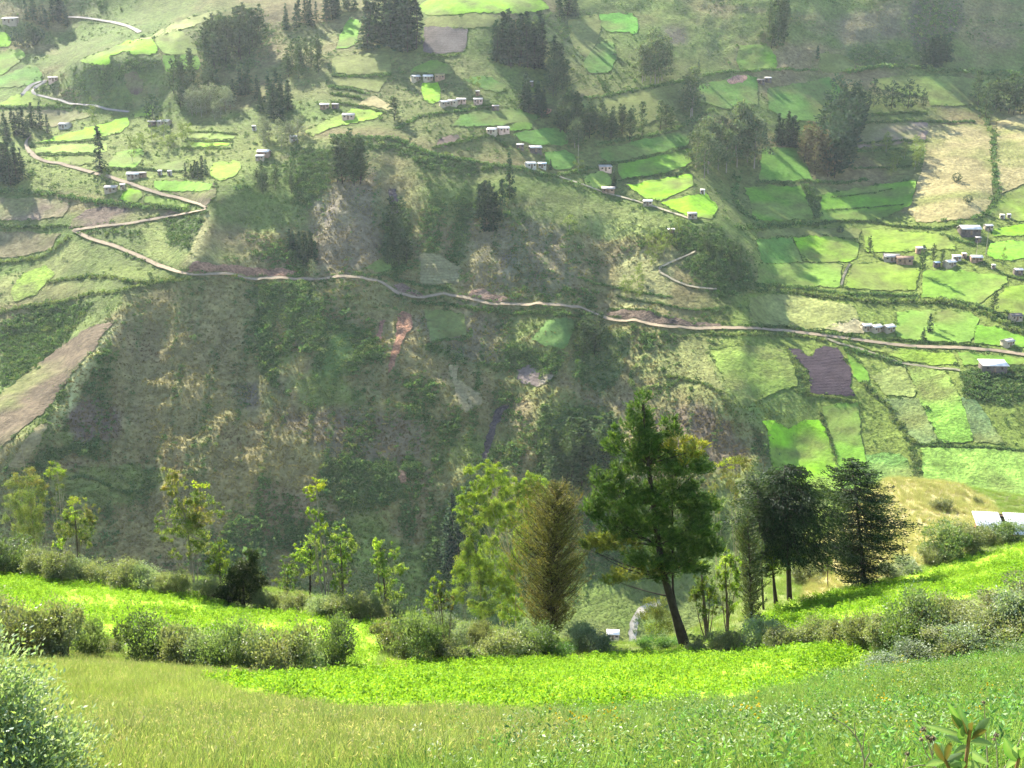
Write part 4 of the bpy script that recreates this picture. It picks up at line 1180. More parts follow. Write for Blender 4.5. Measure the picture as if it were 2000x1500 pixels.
CLUMP = [bush_clump(300 + i, 42, BUSHC) for i in range(6)]
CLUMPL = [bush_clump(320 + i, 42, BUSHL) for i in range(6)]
HEDGES = [  # (bush px, tone, label, points)
    (15, 0, 'thick dark hedge across the top of the shadowed lime plot', [(1440, 447), (1480, 443), (1530, 441), (1608, 437)]),
    (8, 0, 'thin hedge running on towards the white arched barn', [(1608, 434), (1690, 433), (1750, 441), (1830, 447), (1870, 440)]),
    (12, 0, 'upper line of the double hedge across the right pastures', [(1475, 557), (1520, 560), (1566, 564), (1650, 575), (1720, 576), (1790, 580)]),
    (15, 1, 'lower line of the double hedge curving down to the corner house', [(1461, 569), (1545, 571), (1600, 579), (1650, 583), (1700, 590), (1755, 590), (1842, 592), (1912, 607), (1958, 632), (2010, 658)]),
    (11, 0, 'hedge above the curving double hedge', [(1835, 584), (1880, 592), (1923, 604), (1965, 624), (2010, 648)]),
    (12, 0, 'dark roadside hedge under the rough pasture', [(1461, 637), (1534, 641), (1570, 646), (1608, 652), (1681, 660)]),
    (9, 0, 'roadside hedge below the three small houses', [(1734, 662), (1797, 668), (1850, 672), (1909, 677)]),
    (11, 1, 'bushes on the lower verge where the road levels out', [(1380, 655), (1430, 655), (1465, 653), (1545, 657), (1611, 666)]),
    (14, 0, 'bushy bank where the footpath leaves the road', [(1655, 682), (1680, 690), (1720, 698), (1760, 715)]),
    (13, 1, 'diagonal hedge beside the potato plot', [(1685, 750), (1710, 772), (1734, 793), (1748, 820), (1772, 851), (1784, 886), (1786, 940)]),
    (9, 0, 'hedge along the foot of the planted plots', [(1797, 870), (1860, 872), (1958, 877), (2020, 881)]),
    (7, 1, 'thin hedge between the vivid lime plot and its neighbour', [(1601, 806), (1615, 841), (1626, 870), (1632, 898), (1640, 930)]),
    (9, 1, 'pale hedge under the ploughed plot', [(1578, 772), (1620, 776), (1671, 786)]),
    (9, 1, 'bushes down the side of the ploughed plot', [(1535, 680), (1560, 722), (1578, 745), (1575, 765)]),
    (8, 0, 'hedge across the hazy upper slope', [(1300, 168), (1352, 154), (1422, 140), (1524, 138), (1594, 138)]),
    (13, 0, 'dark hedge under the scrubby strip and the conifer block', [(1650, 143), (1690, 135), (1720, 131), (1790, 131), (1846, 140), (1948, 144), (2010, 148)]),
    (12, 1, 'bushes lining the gully beside the tan pasture, upper run', [(1950, 144), (1940, 196), (1923, 224), (1940, 262)]),
    (14, 0, 'bushes lining the gully beside the tan pasture, lower run', [(1940, 266), (1940, 308), (1944, 345), (1946, 385), (1926, 416), (1900, 428)]),
    (9, 0, 'hedge above the bare brown terrace', [(1678, 241), (1740, 239), (1807, 238), (1902, 239)]),
    (8, 0, 'terrace hedge above the brown terrace', [(1685, 224), (1745, 222), (1807, 220)]),
    (8, 0, 'first terrace line among the yellow tipped trees', [(1671, 282), (1740, 277), (1806, 275)]),
    (8, 0, 'second terrace line among the yellow tipped trees', [(1671, 296), (1740, 294), (1800, 296)]),
    (8, 0, 'third terrace line among the yellow tipped trees', [(1671, 330), (1740, 328), (1800, 326)]),
    (11, 0, 'dark hedge under the big dark grove', [(1482, 357), (1530, 358), (1580, 355), (1650, 358), (1692, 353)]),
    (12, 0, 'bushes down the side of the shaded green square', [(1440, 350), (1433, 385), (1450, 413), (1475, 430)]),
    (12, 0, 'dense bush strip between the green square and the striped terraces', [(1573, 364), (1580, 380), (1582, 395), (1590, 410), (1596, 424)]),
    (6, 0, 'upper bank of the striped terraces', [(1625, 386), (1680, 381), (1741, 371)]),
    (6, 0, 'lower bank of the striped terraces', [(1615, 411), (1690, 407), (1765, 401)]),
    (9, 1, 'hedge under the grey ploughed square', [(825, 108), (860, 110), (895, 107)]),
    (10, 0, 'dark hedge at the foot of the upper pasture', [(648, 148), (700, 150), (762, 147)]),
    (10, 0, 'first hedge of the shelf above the tan corner', [(648, 170), (690, 176), (715, 184)]),
    (9, 0, 'second hedge of the shelf above the tan corner', [(648, 184), (690, 190), (712, 195)]),
    (10, 0, 'hedge curving below the largest hamlet houses', [(772, 252), (800, 238), (832, 225), (895, 217), (965, 206)]),
    (8, 0, 'hedge along the top of the lime shelf', [(648, 200), (700, 208), (755, 221)]),
    (9, 0, 'hedge below the brown walled house', [(846, 291), (890, 280), (937, 270), (965, 270), (986, 284)]),
    (13, 0, 'long dark hedge along the spur crest', [(650, 266), (700, 270), (772, 272), (846, 302), (930, 316), (958, 322), (1028, 333), (1084, 344), (1150, 331)]),
    (9, 0, 'hedge at the foot of the long dim plot', [(1171, 318), (1210, 317), (1262, 308), (1350, 287)]),
    (10, 0, 'hedge at the top of the long dim plot', [(1171, 281), (1245, 270), (1297, 259), (1350, 238), (1390, 215)]),
    (8, 0, 'hedge between the half lit plot and the lit lime plots', [(1210, 353), (1260, 345), (1315, 340), (1352, 326)]),
    (10, 0, 'hedge across the slope above the tree row', [(1115, 197), (1180, 188), (1245, 176), (1350, 155)]),
    (10, 0, 'hedge under the yellow green plot at the bend', [(-20, 211), (30, 211), (70, 211), (140, 208)]),
    (6, 0, 'bank under the beige roofed house plot', [(68, 281), (130, 278), (210, 272)]),
    (6, 0, 'bank between the two terrace strips', [(66, 303), (120, 304), (182, 302)]),
    (6, 0, 'upper bank of the valley terraces', [(371, 258), (420, 260), (462, 262)]),
    (6, 0, 'lower bank of the valley terraces', [(355, 290), (400, 291), (448, 290)]),
    (6, 0, 'middle bank of the valley terraces', [(362, 275), (410, 276), (456, 276)]),
    (9, 0, 'hedge above the roadside farm', [(205, 332), (240, 331), (290, 332), (350, 337)]),
    (15, 0, 'thick dark hedge above the earth slope at the hairpin', [(-20, 372), (0, 374), (70, 379), (130, 386), (196, 396), (290, 405), (364, 407)]),
    (10, 0, 'dark bushes left of the hairpin', [(-20, 446), (30, 446), (80, 446), (130, 443)]),
    (12, 1, 'sunlit bush row below the hairpin', [(-20, 515), (30, 510), (80, 505), (110, 485), (132, 465)]),
    (12, 1, 'sunlit hedge along the shelf under the road', [(98, 553), (150, 545), (196, 540), (230, 545), (266, 553), (320, 550), (371, 543)]),
    (11, 1, 'pale hedge bounding the dark slope under the road', [(-20, 618), (0, 612), (80, 596), (130, 588), (175, 576), (217, 572), (265, 563), (315, 554), (378, 541)]),
    (12, 0, 'dark bushes along the lower side of the middle road', [(810, 586), (870, 596), (930, 602), (1000, 612), (1060, 610), (1150, 622)]),
    (10, 0, 'hedge under the olive clearing', [(835, 680), (870, 668), (909, 658), (920, 640)]),
    (10, 0, 'bushes above the first bend of the middle road', [(690, 530), (730, 540), (775, 545), (830, 560), (880, 570)]),
    (9, 0, 'dark terrace edge low on the left slope', [(140, 938), (180, 936), (230, 955), (300, 955)]),
    (10, 0, 'bushes at the top of the oval lime plot', [(1845, 458), (1870, 470), (1900, 478)]),
    (9, 0, 'bushes behind the corner house yard', [(1880, 500), (1930, 520), (1970, 540), (2010, 548)]),
    (8, 0, 'hedge on top of the terraced knoll', [(1190, 600), (1250, 610), (1310, 624)]),
    (8, 0, 'terrace line on the flank of the knoll', [(1130, 545), (1180, 558), (1240, 570), (1310, 580)]),
    (8, 0, 'upper terrace line on the knoll', [(1205, 577), (1270, 592), (1350, 605), (1420, 600)]),
    (9, 0, 'bush line dividing the dim upper fields', [(1168, 150), (1180, 170), (1190, 180)]),
    (12, 0, 'dark bushes around the long white shed', [(1885, 740), (1910, 732), (1960, 738), (2010, 730)]),
    (13, 0, 'dark bush clump below the long white shed', [(1890, 762), (1910, 778), (1925, 770)]),
    (11, 1, 'pale sunlit bushes on the bright shoulder', [(1240, 720), (1232, 745), (1245, 765), (1280, 755)]),
    (10, 1, 'pale bushes along the edge of the bright shoulder', [(1300, 735), (1360, 745), (1395, 760), (1420, 790), (1440, 830)]),
    (10, 1, 'pale bushes beside the vivid lime plot', [(1470, 830), (1482, 860), (1490, 890)]),
]
hrng = np.random.RandomState(5)
for sz, tone, lb, pts in HEDGES:
    q = smoothline(pts, sz * 0.42)
    parts = []
    org = far_at(*q[len(q) // 2])
    for a in q:
        for _ in range(2):
            u = a[0] + hrng.normal(0, sz * 0.22); v = a[1] + hrng.normal(0, sz * 0.10)
            p = far_at(u, v)
            s = sz * float(far_px(u, v)) * hrng.uniform(0.55, 1.25)
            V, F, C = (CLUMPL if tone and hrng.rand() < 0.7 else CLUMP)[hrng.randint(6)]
            an = hrng.uniform(0, 6.28); ca, sa = math.cos(an), math.sin(an)
            W = np.stack([V[:, 0] * ca - V[:, 1] * sa, V[:, 0] * sa + V[:, 1] * ca, V[:, 2] * hrng.uniform(0.8, 1.2)], 1) * s + p - org
            W[:, 2] -= 0.12 * s
            parts.append((W, F, C * hrng.uniform(0.8, 1.25)))
    V, F, C = join(parts)
    tag(obj('hedge', mesh('hedge', V, F, M_FAR, C), None, tuple(org)), lb, 'hedge', 'hedges and bushy banks on the far slope')


# ------------------------------------------------------------------ stuff scattered by geometry nodes
def scatter(name, P, rot, scl, idx, templates):
    """points that carry rotation, scale and template index; the templates live in a collection of their own outside the scene"""
    tc = bpy.data.collections.new(name + '_kinds')
    for i, me in enumerate(templates):
        o = bpy.data.objects.new('%s_kind_%02d' % (name, i), me)
        tc.objects.link(o)
    me = bpy.data.meshes.new(name)
    me.vertices.add(len(P))
    me.vertices.foreach_set('co', np.asarray(P, np.float32).ravel())
    for nm, tp, dat, key in (('rot', 'FLOAT_VECTOR', rot, 'vector'), ('scl', 'FLOAT', scl, 'value'), ('idx', 'INT', idx, 'value')):
        a = me.attributes.new(nm, tp, 'POINT')
        a.data.foreach_set(key, np.asarray(dat, np.int32 if tp == 'INT' else np.float32).ravel())
    o = link(bpy.data.objects.new(name, me))
    g = bpy.data.node_groups.new(name + '_nodes', 'GeometryNodeTree')
    g.interface.new_socket('Geometry', in_out='INPUT', socket_type='NodeSocketGeometry')
    g.interface.new_socket('Geometry', in_out='OUTPUT', socket_type='NodeSocketGeometry')
    N, L = g.nodes, g.links
    gi = N.new('NodeGroupInput'); go = N.new('NodeGroupOutput')
    ip = N.new('GeometryNodeInstanceOnPoints')
    ci = N.new('GeometryNodeCollectionInfo')
    ci.inputs['Collection'].default_value = tc
    ci.inputs['Separate Children'].default_value = True
    ci.inputs['Reset Children'].default_value = True

    def na(nm, tp):
        n = N.new('GeometryNodeInputNamedAttribute'); n.data_type = tp
        n.inputs['Name'].default_value = nm
        return n.outputs['Attribute']
    L.new(gi.outputs[0], ip.inputs['Points'])
    L.new(ci.outputs[0], ip.inputs['Instance'])
    ip.inputs['Pick Instance'].default_value = True
    L.new(na('idx', 'INT'), ip.inputs['Instance Index'])
    L.new(na('rot', 'FLOAT_VECTOR'), ip.inputs['Rotation'])
    L.new(na('scl', 'FLOAT'), ip.inputs['Scale'])
    L.new(ip.outputs[0], go.inputs[0])
    md = o.modifiers.new('scatter', 'NODES')
    md.node_group = g
    return o


srng = np.random.RandomState(3)
area = np.ones(FU.shape)
dens = np.clip(scrub_density, 0, 1) ** 1.5
dens[(FU < -120) | (FU > 2120) | (FV < -60)] *= 0.35
w = (dens / dens.sum()).ravel()
NS = 58000
pk = srng.choice(w.size, NS, p=w)
su = FU.ravel()[pk] + srng.uniform(-FS / 2, FS / 2, NS); sv = FV.ravel()[pk] + srng.uniform(-FS / 2, FS / 2, NS)
SPt = far_at(su, sv)
SPt[:, 2] -= 0.15
ang = srng.uniform(0, 6.28, NS)
rot = np.stack([srng.normal(0, 0.12, NS) + 0.25, srng.normal(0, 0.12, NS), ang], 1)
dk = dens.ravel()[pk]
scl = srng.gamma(4.0, 0.33, NS) * (0.75 + 0.7 * dk)
# ragged bushes along plot edges and road verges
eu, ev, es = [], [], []
for lb, st, c, poly in FIELDS:
    q = polyline(list(poly) + [poly[0]], 3.2)
    k = srng.rand(len(q)) < 0.75 * ss(fbm(q[:, 0] / 25, q[:, 1] / 25, 2, 12), 0.36, 0.55)
    eu.append(q[k, 0]); ev.append(q[k, 1]); es.append(np.full(k.sum(), 0.62))
for lb, nm, w_, c_, pts in ROADS:
    for sgn in (-1, 1):
        q = smoothline(pts, 2.6)
        k = srng.rand(len(q)) < (0.75 if nm == 'road' else 0.4) * ss(fbm(q[:, 0] / 30 + sgn * 5, q[:, 1] / 30, 2, 13), 0.33, 0.6)
        off = srng.uniform(4.5, 8.5, k.sum()) * sgn * (1.0 if nm == 'road' else 0.6)
        eu.append(q[k, 0]); ev.append(q[k, 1] + off); es.append(np.full(k.sum(), 0.8))
eu = np.concatenate(eu) + srng.normal(0, 1.2, sum(map(len, eu))); ev = np.concatenate(ev) + srng.normal(0, 0.8, len(eu))
es = np.concatenate(es) * srng.gamma(4.0, 0.40, len(eu))
SPt = np.concatenate([SPt, far_at(eu, ev) - np.array([0, 0, 0.15])])
rot = np.concatenate([rot, np.stack([np.full(len(eu), 0.2), np.zeros(len(eu)), srng.uniform(0, 6.28, len(eu))], 1)])
scl = np.concatenate([scl, es]); NS = len(SPt)
tm = [mesh('scrub_bush', *CLUMP[i][:2], M_FAR, CLUMP[i][2]) for i in range(6)] + [mesh('scrub_bush', *CLUMPL[i][:2], M_FAR, CLUMPL[i][2]) for i in range(3)]
tag(scatter('scrub', SPt, rot, scl, np.where(srng.rand(NS) < 0.07, srng.randint(6, 9, NS), srng.randint(0, 6, NS)), tm), 'low dark green scrub covering the steep far slope', 'scrub', kind='stuff')

# coarse tussock grass on the rest of the slope
def tussock(seed, cols, n=16):
    rng = np.random.RandomState(seed)
    a = rng.uniform(0, 6.28, n)
    d = np.stack([np.cos(a) * 0.7, np.sin(a) * 0.7, rng.uniform(0.5, 1.2, n)], 1)
    return leafcloud(d * 0.3 + rng.normal(0, 0.08, (n, 3)), d, 0.7 * rng.uniform(0.7, 1.2, n), 0.26, rng, palette(rng, n, cols, 0.2))


TGC = [(0.23, 0.20, 0.085), (0.20, 0.19, 0.07), (0.255, 0.22, 0.10)]
TGB = [(0.20, 0.158, 0.09), (0.175, 0.15, 0.08)]
TGG = [(0.14, 0.20, 0.05), (0.165, 0.215, 0.06)]
tt = [mesh('tussock', *(lambda t: (t[0], t[1], M_FAR, t[2]))(tussock(500 + i, c))) for i, c in enumerate((TGC, TGC, TGB, TGG))]
wt = np.where(fieldmask, 0.12, 1.0) * (0.65 + 0.35 * steepF) * np.clip((1340 - FV) / 60, 0, 1)
wt[(FU < -60) | (FU > 2060) | (FV < -40)] *= 0.3
for lb, nm, w_, c_, pts in ROADS:
    wt *= 1 - np.clip(1.5 * near_polyline_mask(FU, FV, pts, 5), 0, 1)
for lb, c_, poly in SCARS:
    wt[inpoly(FU, FV, poly)] = 0.02
NT = 95000
pk = srng.choice(wt.size, NT, p=(wt / wt.sum()).ravel())
su = FU.ravel()[pk] + srng.uniform(-FS / 2, FS / 2, NT); sv = FV.ravel()[pk] + srng.uniform(-FS / 2, FS / 2, NT)
TP = far_at(su, sv)
tcl = fcol.reshape(-1, 3)[pk]
green = tcl[:, 1] > tcl[:, 0] * 1.12
brown = tcl[:, 0] > tcl[:, 1] * 1.16
idx = np.where(green, 3, np.where(brown, 2, srng.randint(0, 2, NT)))
tag(scatter('tussock_grass', TP, np.stack([np.full(NT, 0.35), np.zeros(NT), srng.uniform(-0.6, 0.6, NT)], 1), srng.uniform(0.5, 1.2, NT) * (0.45 + 0.55 * steepF.ravel()[pk]), idx, tt), 'coarse olive and brown tussock grass on the steep far slope', 'grass', kind='stuff')

# ------------------------------------------------------------------ foreground trees
def plane_pt(u, v, Y):
    r = ray(u, v)
    return r / r[1] * Y


def base_of(u, v):
    return near_at([u], [v])[0]


def leaves_in_blobs(blobs, Y, rng, spread, dens, Ln, Wd, cols, droop, sub=7, tuft=None):
    """blobs in photo pixels -> leaf quads in the world; every blob is a cloud of smaller clusters"""
    out = []
    full = []
    for b in blobs:                                            # ragged outline: every cluster gets smaller satellites
        k_ = 0.98 if tuft else 0.72
        full.append((b[0], b[1], b[2] * k_, b[3] * (0.85 if not tuft else 0.95)) + tuple(b[4:]))
        for _ in range(2 if tuft else 6):
            a = rng.uniform(0, 6.28)
            full.append((b[0] + math.cos(a) * b[2] * rng.uniform(0.6, 1.05), b[1] + math.sin(a) * b[3] * rng.uniform(0.7, 1.5), b[2] * rng.uniform(0.2, 0.42), b[3] * rng.uniform(0.25, 0.6)) + tuple(b[4:]))
    for b in full:
        u, v, rx, ry = b[:4]
        pal = b[4] if len(b) > 4 else cols
        c = plane_pt(u, v, Y)
        m = (c[1] * CP - c[2] * SP) / FPX
        ax, az = rx * m, ry * m
        ay = (ax + az) * 0.5 * spread
        c = c + np.array([0, rng.normal(0, spread * 0.25), 0])
        ns = max(3, int(sub * (ax * az) ** 0.5 / 0.6))
        d = sphere_dirs(rng, ns) * rng.uniform(0.45, 0.98, (ns, 1))
        sc = c + d * np.array([ax, ay, az])
        n = max(30, int(dens * 3.0 * ax * az))
        k = rng.randint(ns, size=n)
        if tuft:
            # needle shoots: a short twig pointing out and up with needles round it
            n = max(8, int(n * 1.15) // tuft)
            k = rng.randint(ns, size=n)
            s = sc[k] + rng.normal(0, 1, (n, 3)) * np.array([ax, ay, az]) * 0.24
            o = unit(s - c) * np.array([1, 1, 0.5]) + np.array([0, 0, 0.75])
            P = np.repeat(s, tuft, 0); O = np.repeat(unit(o), tuft, 0)
            t = np.tile(np.linspace(0, 1, tuft), n)[:, None]
            D = O * 1.0 + rng.normal(0, 0.5, P.shape)
            P = P + O * t * Ln * 1.1 + unit(D) * Ln * 0.3
            cc = np.repeat(palette(rng, n, pal, 0.22), tuft, 0)
            out.append(leafcloud(P, D, Ln * rng.uniform(0.7, 1.2, len(P)), Wd, rng, cc))
        else:
            P = sc[k] + rng.normal(0, 1, (n, 3)) * np.array([ax, ay, az]) * 0.23
            D = rng.normal(0, 0.75, (n, 3)) + np.array([0, 0, -droop])
            cv = palette(rng, ns, pal, 0.12)[k] * rng.uniform(0.8, 1.2, (n, 1))
            out.append(leafcloud(P, D, 0.92 * Ln * rng.uniform(0.65, 1.25, n), 1.25 * Wd * rng.uniform(0.8, 1.2, n), rng, cv))
    return join(out)


def limbs(base, path_px, blobs, Y, r0, rng, start=0.25):
    tr = [base - np.array([0, 0, 0.3])] + [plane_pt(u, v, Y) for u, v in path_px]
    tr = smoothline(tr, 0.4)
    H = tr[-1, 2] - tr[0, 2]
    rad = r0 * (1 - 0.8 * np.clip((tr[:, 2] - tr[0, 2]) / max(H, 0.1), 0, 1)) + 0.012
    rad[:2] *= 1.25
    tb = [tube(tr, rad, 7)]
    for b in blobs:
        c = plane_pt(b[0], b[1], Y) + np.array([0, rng.normal(0, 0.3), 0])
        zs = tr[0, 2] + max(start * H, (c[2] - tr[0, 2]) * (rng.uniform(0.5, 0.75) if r0 < 0.25 else rng.uniform(0.82, 0.97)))
        i = int(np.argmin(np.abs(tr[:, 2] - min(zs, tr[-1, 2]))))
        a = tr[i]
        L = np.linalg.norm(c - a)
        if L < 0.25: continue
        t = np.linspace(0, 1, 6)[:, None]
        mid = a + (c - a) * 0.5 + np.array([0, 0, -0.10 * L if c[2] > a[2] else 0.1 * L]) + rng.normal(0, 0.05 * L, 3)
        p = (1 - t) ** 2 * a + 2 * t * (1 - t) * mid + t * t * c
        tb.append(tube(p, np.linspace(min(rad[i] * 0.6, 0.015 + 0.011 * L), 0.009, 6), 5))
        for _ in range(3):                                    # twigs inside the cluster
            m = (c[1] * CP - c[2] * SP) / FPX
            e = c + rng.normal(0, 1, 3) * np.array([b[2], b[2], b[3]]) * m * 0.5
            s = p[rng.randint(2, 5)]
            tb.append(tube(np.stack([s, (s + e) / 2 + rng.normal(0, 0.06, 3), e]), [0.010, 0.008, 0.004], 3))
    return tb


E_OL = [(0.135, 0.170, 0.045), (0.105, 0.145, 0.045), (0.17, 0.185, 0.055), (0.085, 0.12, 0.04)]
E_RED = [(0.20, 0.175, 0.06), (0.16, 0.17, 0.05), (0.14, 0.15, 0.05)]
E_LIME = [(0.27, 0.36, 0.045), (0.21, 0.30, 0.04), (0.31, 0.37, 0.06), (0.15, 0.22, 0.04)]
E_GRN = [(0.12, 0.194, 0.04), (0.168, 0.237, 0.05), (0.102, 0.15, 0.045), (0.204, 0.25, 0.075)]
E_YEL = [(0.36, 0.375, 0.05), (0.288, 0.325, 0.04), (0.24, 0.3, 0.04)]
E_DK = [(0.035, 0.055, 0.022), (0.055, 0.075, 0.03), (0.07, 0.085, 0.04)]
P_DK = [(0.075, 0.145, 0.032), (0.095, 0.175, 0.038), (0.055, 0.11, 0.028), (0.12, 0.20, 0.05)]
P_YEL = [(0.34, 0.34, 0.05), (0.26, 0.29, 0.05), (0.18, 0.24, 0.045)]
P_LI = [(0.17, 0.21, 0.045), (0.22, 0.25, 0.055), (0.13, 0.17, 0.04)]


def euc(name, label, base, path, blobs, cols, seed, r0=0.09, mat=None, dens=230, Ln=0.20, Wd=0.062, droop=0.7, cat='tree', group=None, tuft=None, fm=None, spread=0.8, extra=None, sub=7):
    rng = np.random.RandomState(seed)
    b = base_of(*base)
    Y = b[1]
    t = empty(name, tuple(b))
    tag(t, label, cat, group)
    inv = np.array(b)
    tb = limbs(b, path, blobs, Y, r0, rng)
    for e in extra or []:                                      # further stems from the same root
        tr = smoothline([b + np.array([rng.normal(0, 0.1), 0, -0.2])] + [plane_pt(u, v, Y + 0.3) for u, v in e], 0.4)
        tb.append(tube(tr, np.linspace(r0 * 0.7, 0.012, len(tr)), 5))
    tb = [(V - inv, F) for V, F in tb]
    obj('trunk', tubes_mesh('trunk', tb, mat or M_BARK), t)
    V, F, C = leaves_in_blobs(blobs, Y, rng, spread, dens, Ln, Wd, cols, droop, sub, tuft)
    obj('crown', mesh('crown', V - inv, F, fm or M_FOL, C), t)
    return t


euc('eucalyptus_tree', 'tall thin grey green eucalyptus with a bare twig top, leftmost in the upper hedge', (62, 1095), [(66, 1050), (60, 980), (50, 920), (42, 868)],
    [(60, 938, 32, 16, E_RED), (52, 962, 40, 22), (40, 1000, 34, 26), (62, 1000, 28, 22), (48, 1040, 24, 28), (72, 1035, 16, 30), (22, 975, 16, 14), (80, 955, 14, 10), (60, 1070, 18, 16)], E_OL, 21, 0.09, M_BARKP)
euc('eucalyptus_tree', 'wispy eucalyptus with one floating leafy top behind the upper hedge', (121, 1100), [(122, 1050), (118, 980), (112, 918)],
    [(110, 918, 20, 12, E_LIME), (116, 932, 14, 8), (118, 952, 10, 9), (104, 980, 9, 8), (146, 978, 18, 9, E_YEL), (104, 996, 8, 7)], E_OL, 22, 0.05, M_BARKP, 200)
euc('eucalyptus_tree', 'spreading young eucalyptus with yellow green leaves and a forked trunk', (154, 1112), [(152, 1075), (148, 1040), (146, 1000)],
    [(122, 1028, 20, 20), (150, 1012, 32, 16), (176, 1000, 16, 14, E_RED), (150, 1040, 36, 18), (116, 1062, 14, 14, E_LIME), (168, 1040, 18, 18), (135, 1005, 18, 12, E_LIME), (182, 1020, 10, 10)], E_OL, 23, 0.08)
euc('eucalyptus_tree', 'broad olive and russet eucalyptus alone above the hedge of the upper crop', (381, 1157), [(380, 1110), (374, 1070), (362, 1010), (345, 945)],
    [(332, 922, 18, 13, E_RED), (342, 945, 26, 14, E_RED), (325, 958, 14, 9, E_RED), (393, 948, 16, 7, E_YEL), (362, 975, 24, 14, E_RED), (395, 975, 26, 16), (402, 1000, 36, 20, E_RED), (348, 1008, 36, 18), (330, 1042, 28, 13), (376, 1040, 44, 18), (386, 1072, 32, 15), (428, 998, 12, 9), (312, 1010, 10, 11), (342, 1082, 14, 8), (370, 1018, 30, 14)], E_OL, 24, 0.10, M_BARKP, 260)
euc('eucalyptus_tree', 'small yellowish eucalyptus leaning against the dark rounded tree', (431, 1165), [(430, 1130), (430, 1090), (428, 1065)],
    [(428, 1066, 14, 11), (434, 1090, 24, 16), (416, 1108, 18, 13), (440, 1112, 24, 15, E_LIME), (422, 1085, 14, 10)], [E_OL[0], E_OL[1], E_LIME[1]], 25, 0.06)
euc('rounded_tree', 'dense dark rounded tree standing in the upper hedge', (476, 1185), [(476, 1150), (475, 1115)],
    [(474, 1112, 32, 24), (492, 1128, 24, 22), (450, 1135, 26, 20), (470, 1150, 44, 26), (500, 1155, 20, 18), (445, 1165, 26, 16)], E_DK, 26, 0.10, M_BARKD, 900, 0.13, 0.07, 0.1, sub=14)
euc('eucalyptus_tree', 'slight sapling first in the group of four thin trees', (560, 1190), [(559, 1150), (562, 1105)],
    [(562, 1105, 18, 12), (554, 1135, 17, 13), (571, 1122, 16, 13), (560, 1152, 14, 10)], E_GRN, 27, 0.05)
euc('eucalyptus_tree', 'bushy topped thin tree with a bare dark stem, second in the group of four', (605, 1190), [(604, 1150), (602, 1110), (606, 1066)],
    [(608, 1062, 24, 16), (594, 1088, 24, 15), (606, 1112, 28, 14), (586, 1076, 18, 12, E_LIME), (622, 1090, 16, 14)], E_GRN, 28, 0.06, M_BARKD)
euc('eucalyptus_tree', 'very tall thin tree with a flat yellow tuft on top', (640, 1195), [(638, 1120), (632, 1060), (624, 1000), (617, 952)],
    [(617, 946, 27, 8, E_YEL), (604, 956, 14, 6, E_YEL), (612, 966, 18, 7, E_LIME), (609, 998, 11, 8), (622, 1008, 10, 10), (630, 1030, 11, 10), (618, 1040, 10, 8)], E_LIME, 29, 0.06, M_BARKP)
euc('eucalyptus_tree', 'leafy tree beside the very tall thin one, last in the group of four', (672, 1200), [(670, 1150), (668, 1100), (664, 1050)],
    [(658, 1048, 24, 14), (674, 1072, 26, 17), (660, 1098, 25, 17), (682, 1048, 13, 10), (672, 1120, 18, 13), (648, 1078, 14, 12), (668, 1165, 28, 22), (664, 1140, 18, 14)], E_GRN, 30, 0.07, None, 260)
euc('eucalyptus_tree', 'upright leafy tree at the lower end of the upper crop', (758, 1207), [(758, 1160), (756, 1110), (742, 1070)],
    [(738, 1070, 17, 12, E_LIME), (746, 1094, 22, 14), (766, 1080, 14, 11), (760, 1114, 27, 16), (736, 1090, 12, 12), (756, 1145, 24, 18), (772, 1162, 18, 18), (745, 1165, 16, 16), (776, 1112, 12, 12)], E_GRN, 31, 0.07, None, 280)
euc('eucalyptus_tree', 'tall bright yellow green eucalyptus arching left of the brown feathery tree', (1012, 1240), [(1008, 1160), (996, 1080), (985, 1020), (966, 940)],
    [(924, 918, 18, 11), (960, 912, 20, 11), (946, 942, 24, 15), (976, 938, 24, 17), (1000, 962, 24, 19), (984, 998, 26, 17), (1040, 942, 24, 15), (1056, 955, 22, 14), (1030, 962, 26, 18), (960, 984, 28, 17), (914, 974, 22, 13), (906, 998, 18, 12), (992, 1020, 15, 9), (1022, 985, 24, 18), (936, 965, 22, 12), (1012, 1010, 14, 10), (1018, 1055, 18, 24), (1005, 1100, 18, 20), (965, 1020, 20, 16), (1030, 1020, 20, 20), (940, 1010, 20, 14)],
    E_LIME, 32, 0.12, M_BARKP, 420, 0.24, 0.06, 1.1, extra=[[(1030, 1150), (1032, 1050), (1038, 950)], [(975, 1150), (940, 1050), (918, 975)]])
euc('eucalyptus_tree', 'bushy lime green eucalyptus filling the space under the arching one', (945, 1225), [(942, 1170), (935, 1110), (918, 1030)],
    [(899, 1012, 13, 10, E_GRN), (918, 1034, 20, 13, E_GRN), (910, 1068, 18, 14, E_GRN), (904, 1098, 25, 16), (930, 1090, 26, 17), (960, 1070, 24, 15), (900, 1130, 25, 14), (960, 1128, 30, 18), (985, 1098, 25, 18), (984, 1168, 24, 17), (930, 1152, 22, 16, E_GRN), (915, 1060, 14, 12), (1000, 1140, 20, 18), (960, 1180, 22, 14, E_GRN), (1010, 1190, 18, 16), (940, 1120, 26, 20), (935, 1190, 22, 16), (985, 1200, 20, 14), (975, 1140, 24, 20), (890, 1160, 16, 18)],
    E_LIME, 33, 0.09, M_BARK, 420, 0.22, 0.06, 0.8, extra=[[(905, 1160), (895, 1080)], [(985, 1180), (990, 1100)]])
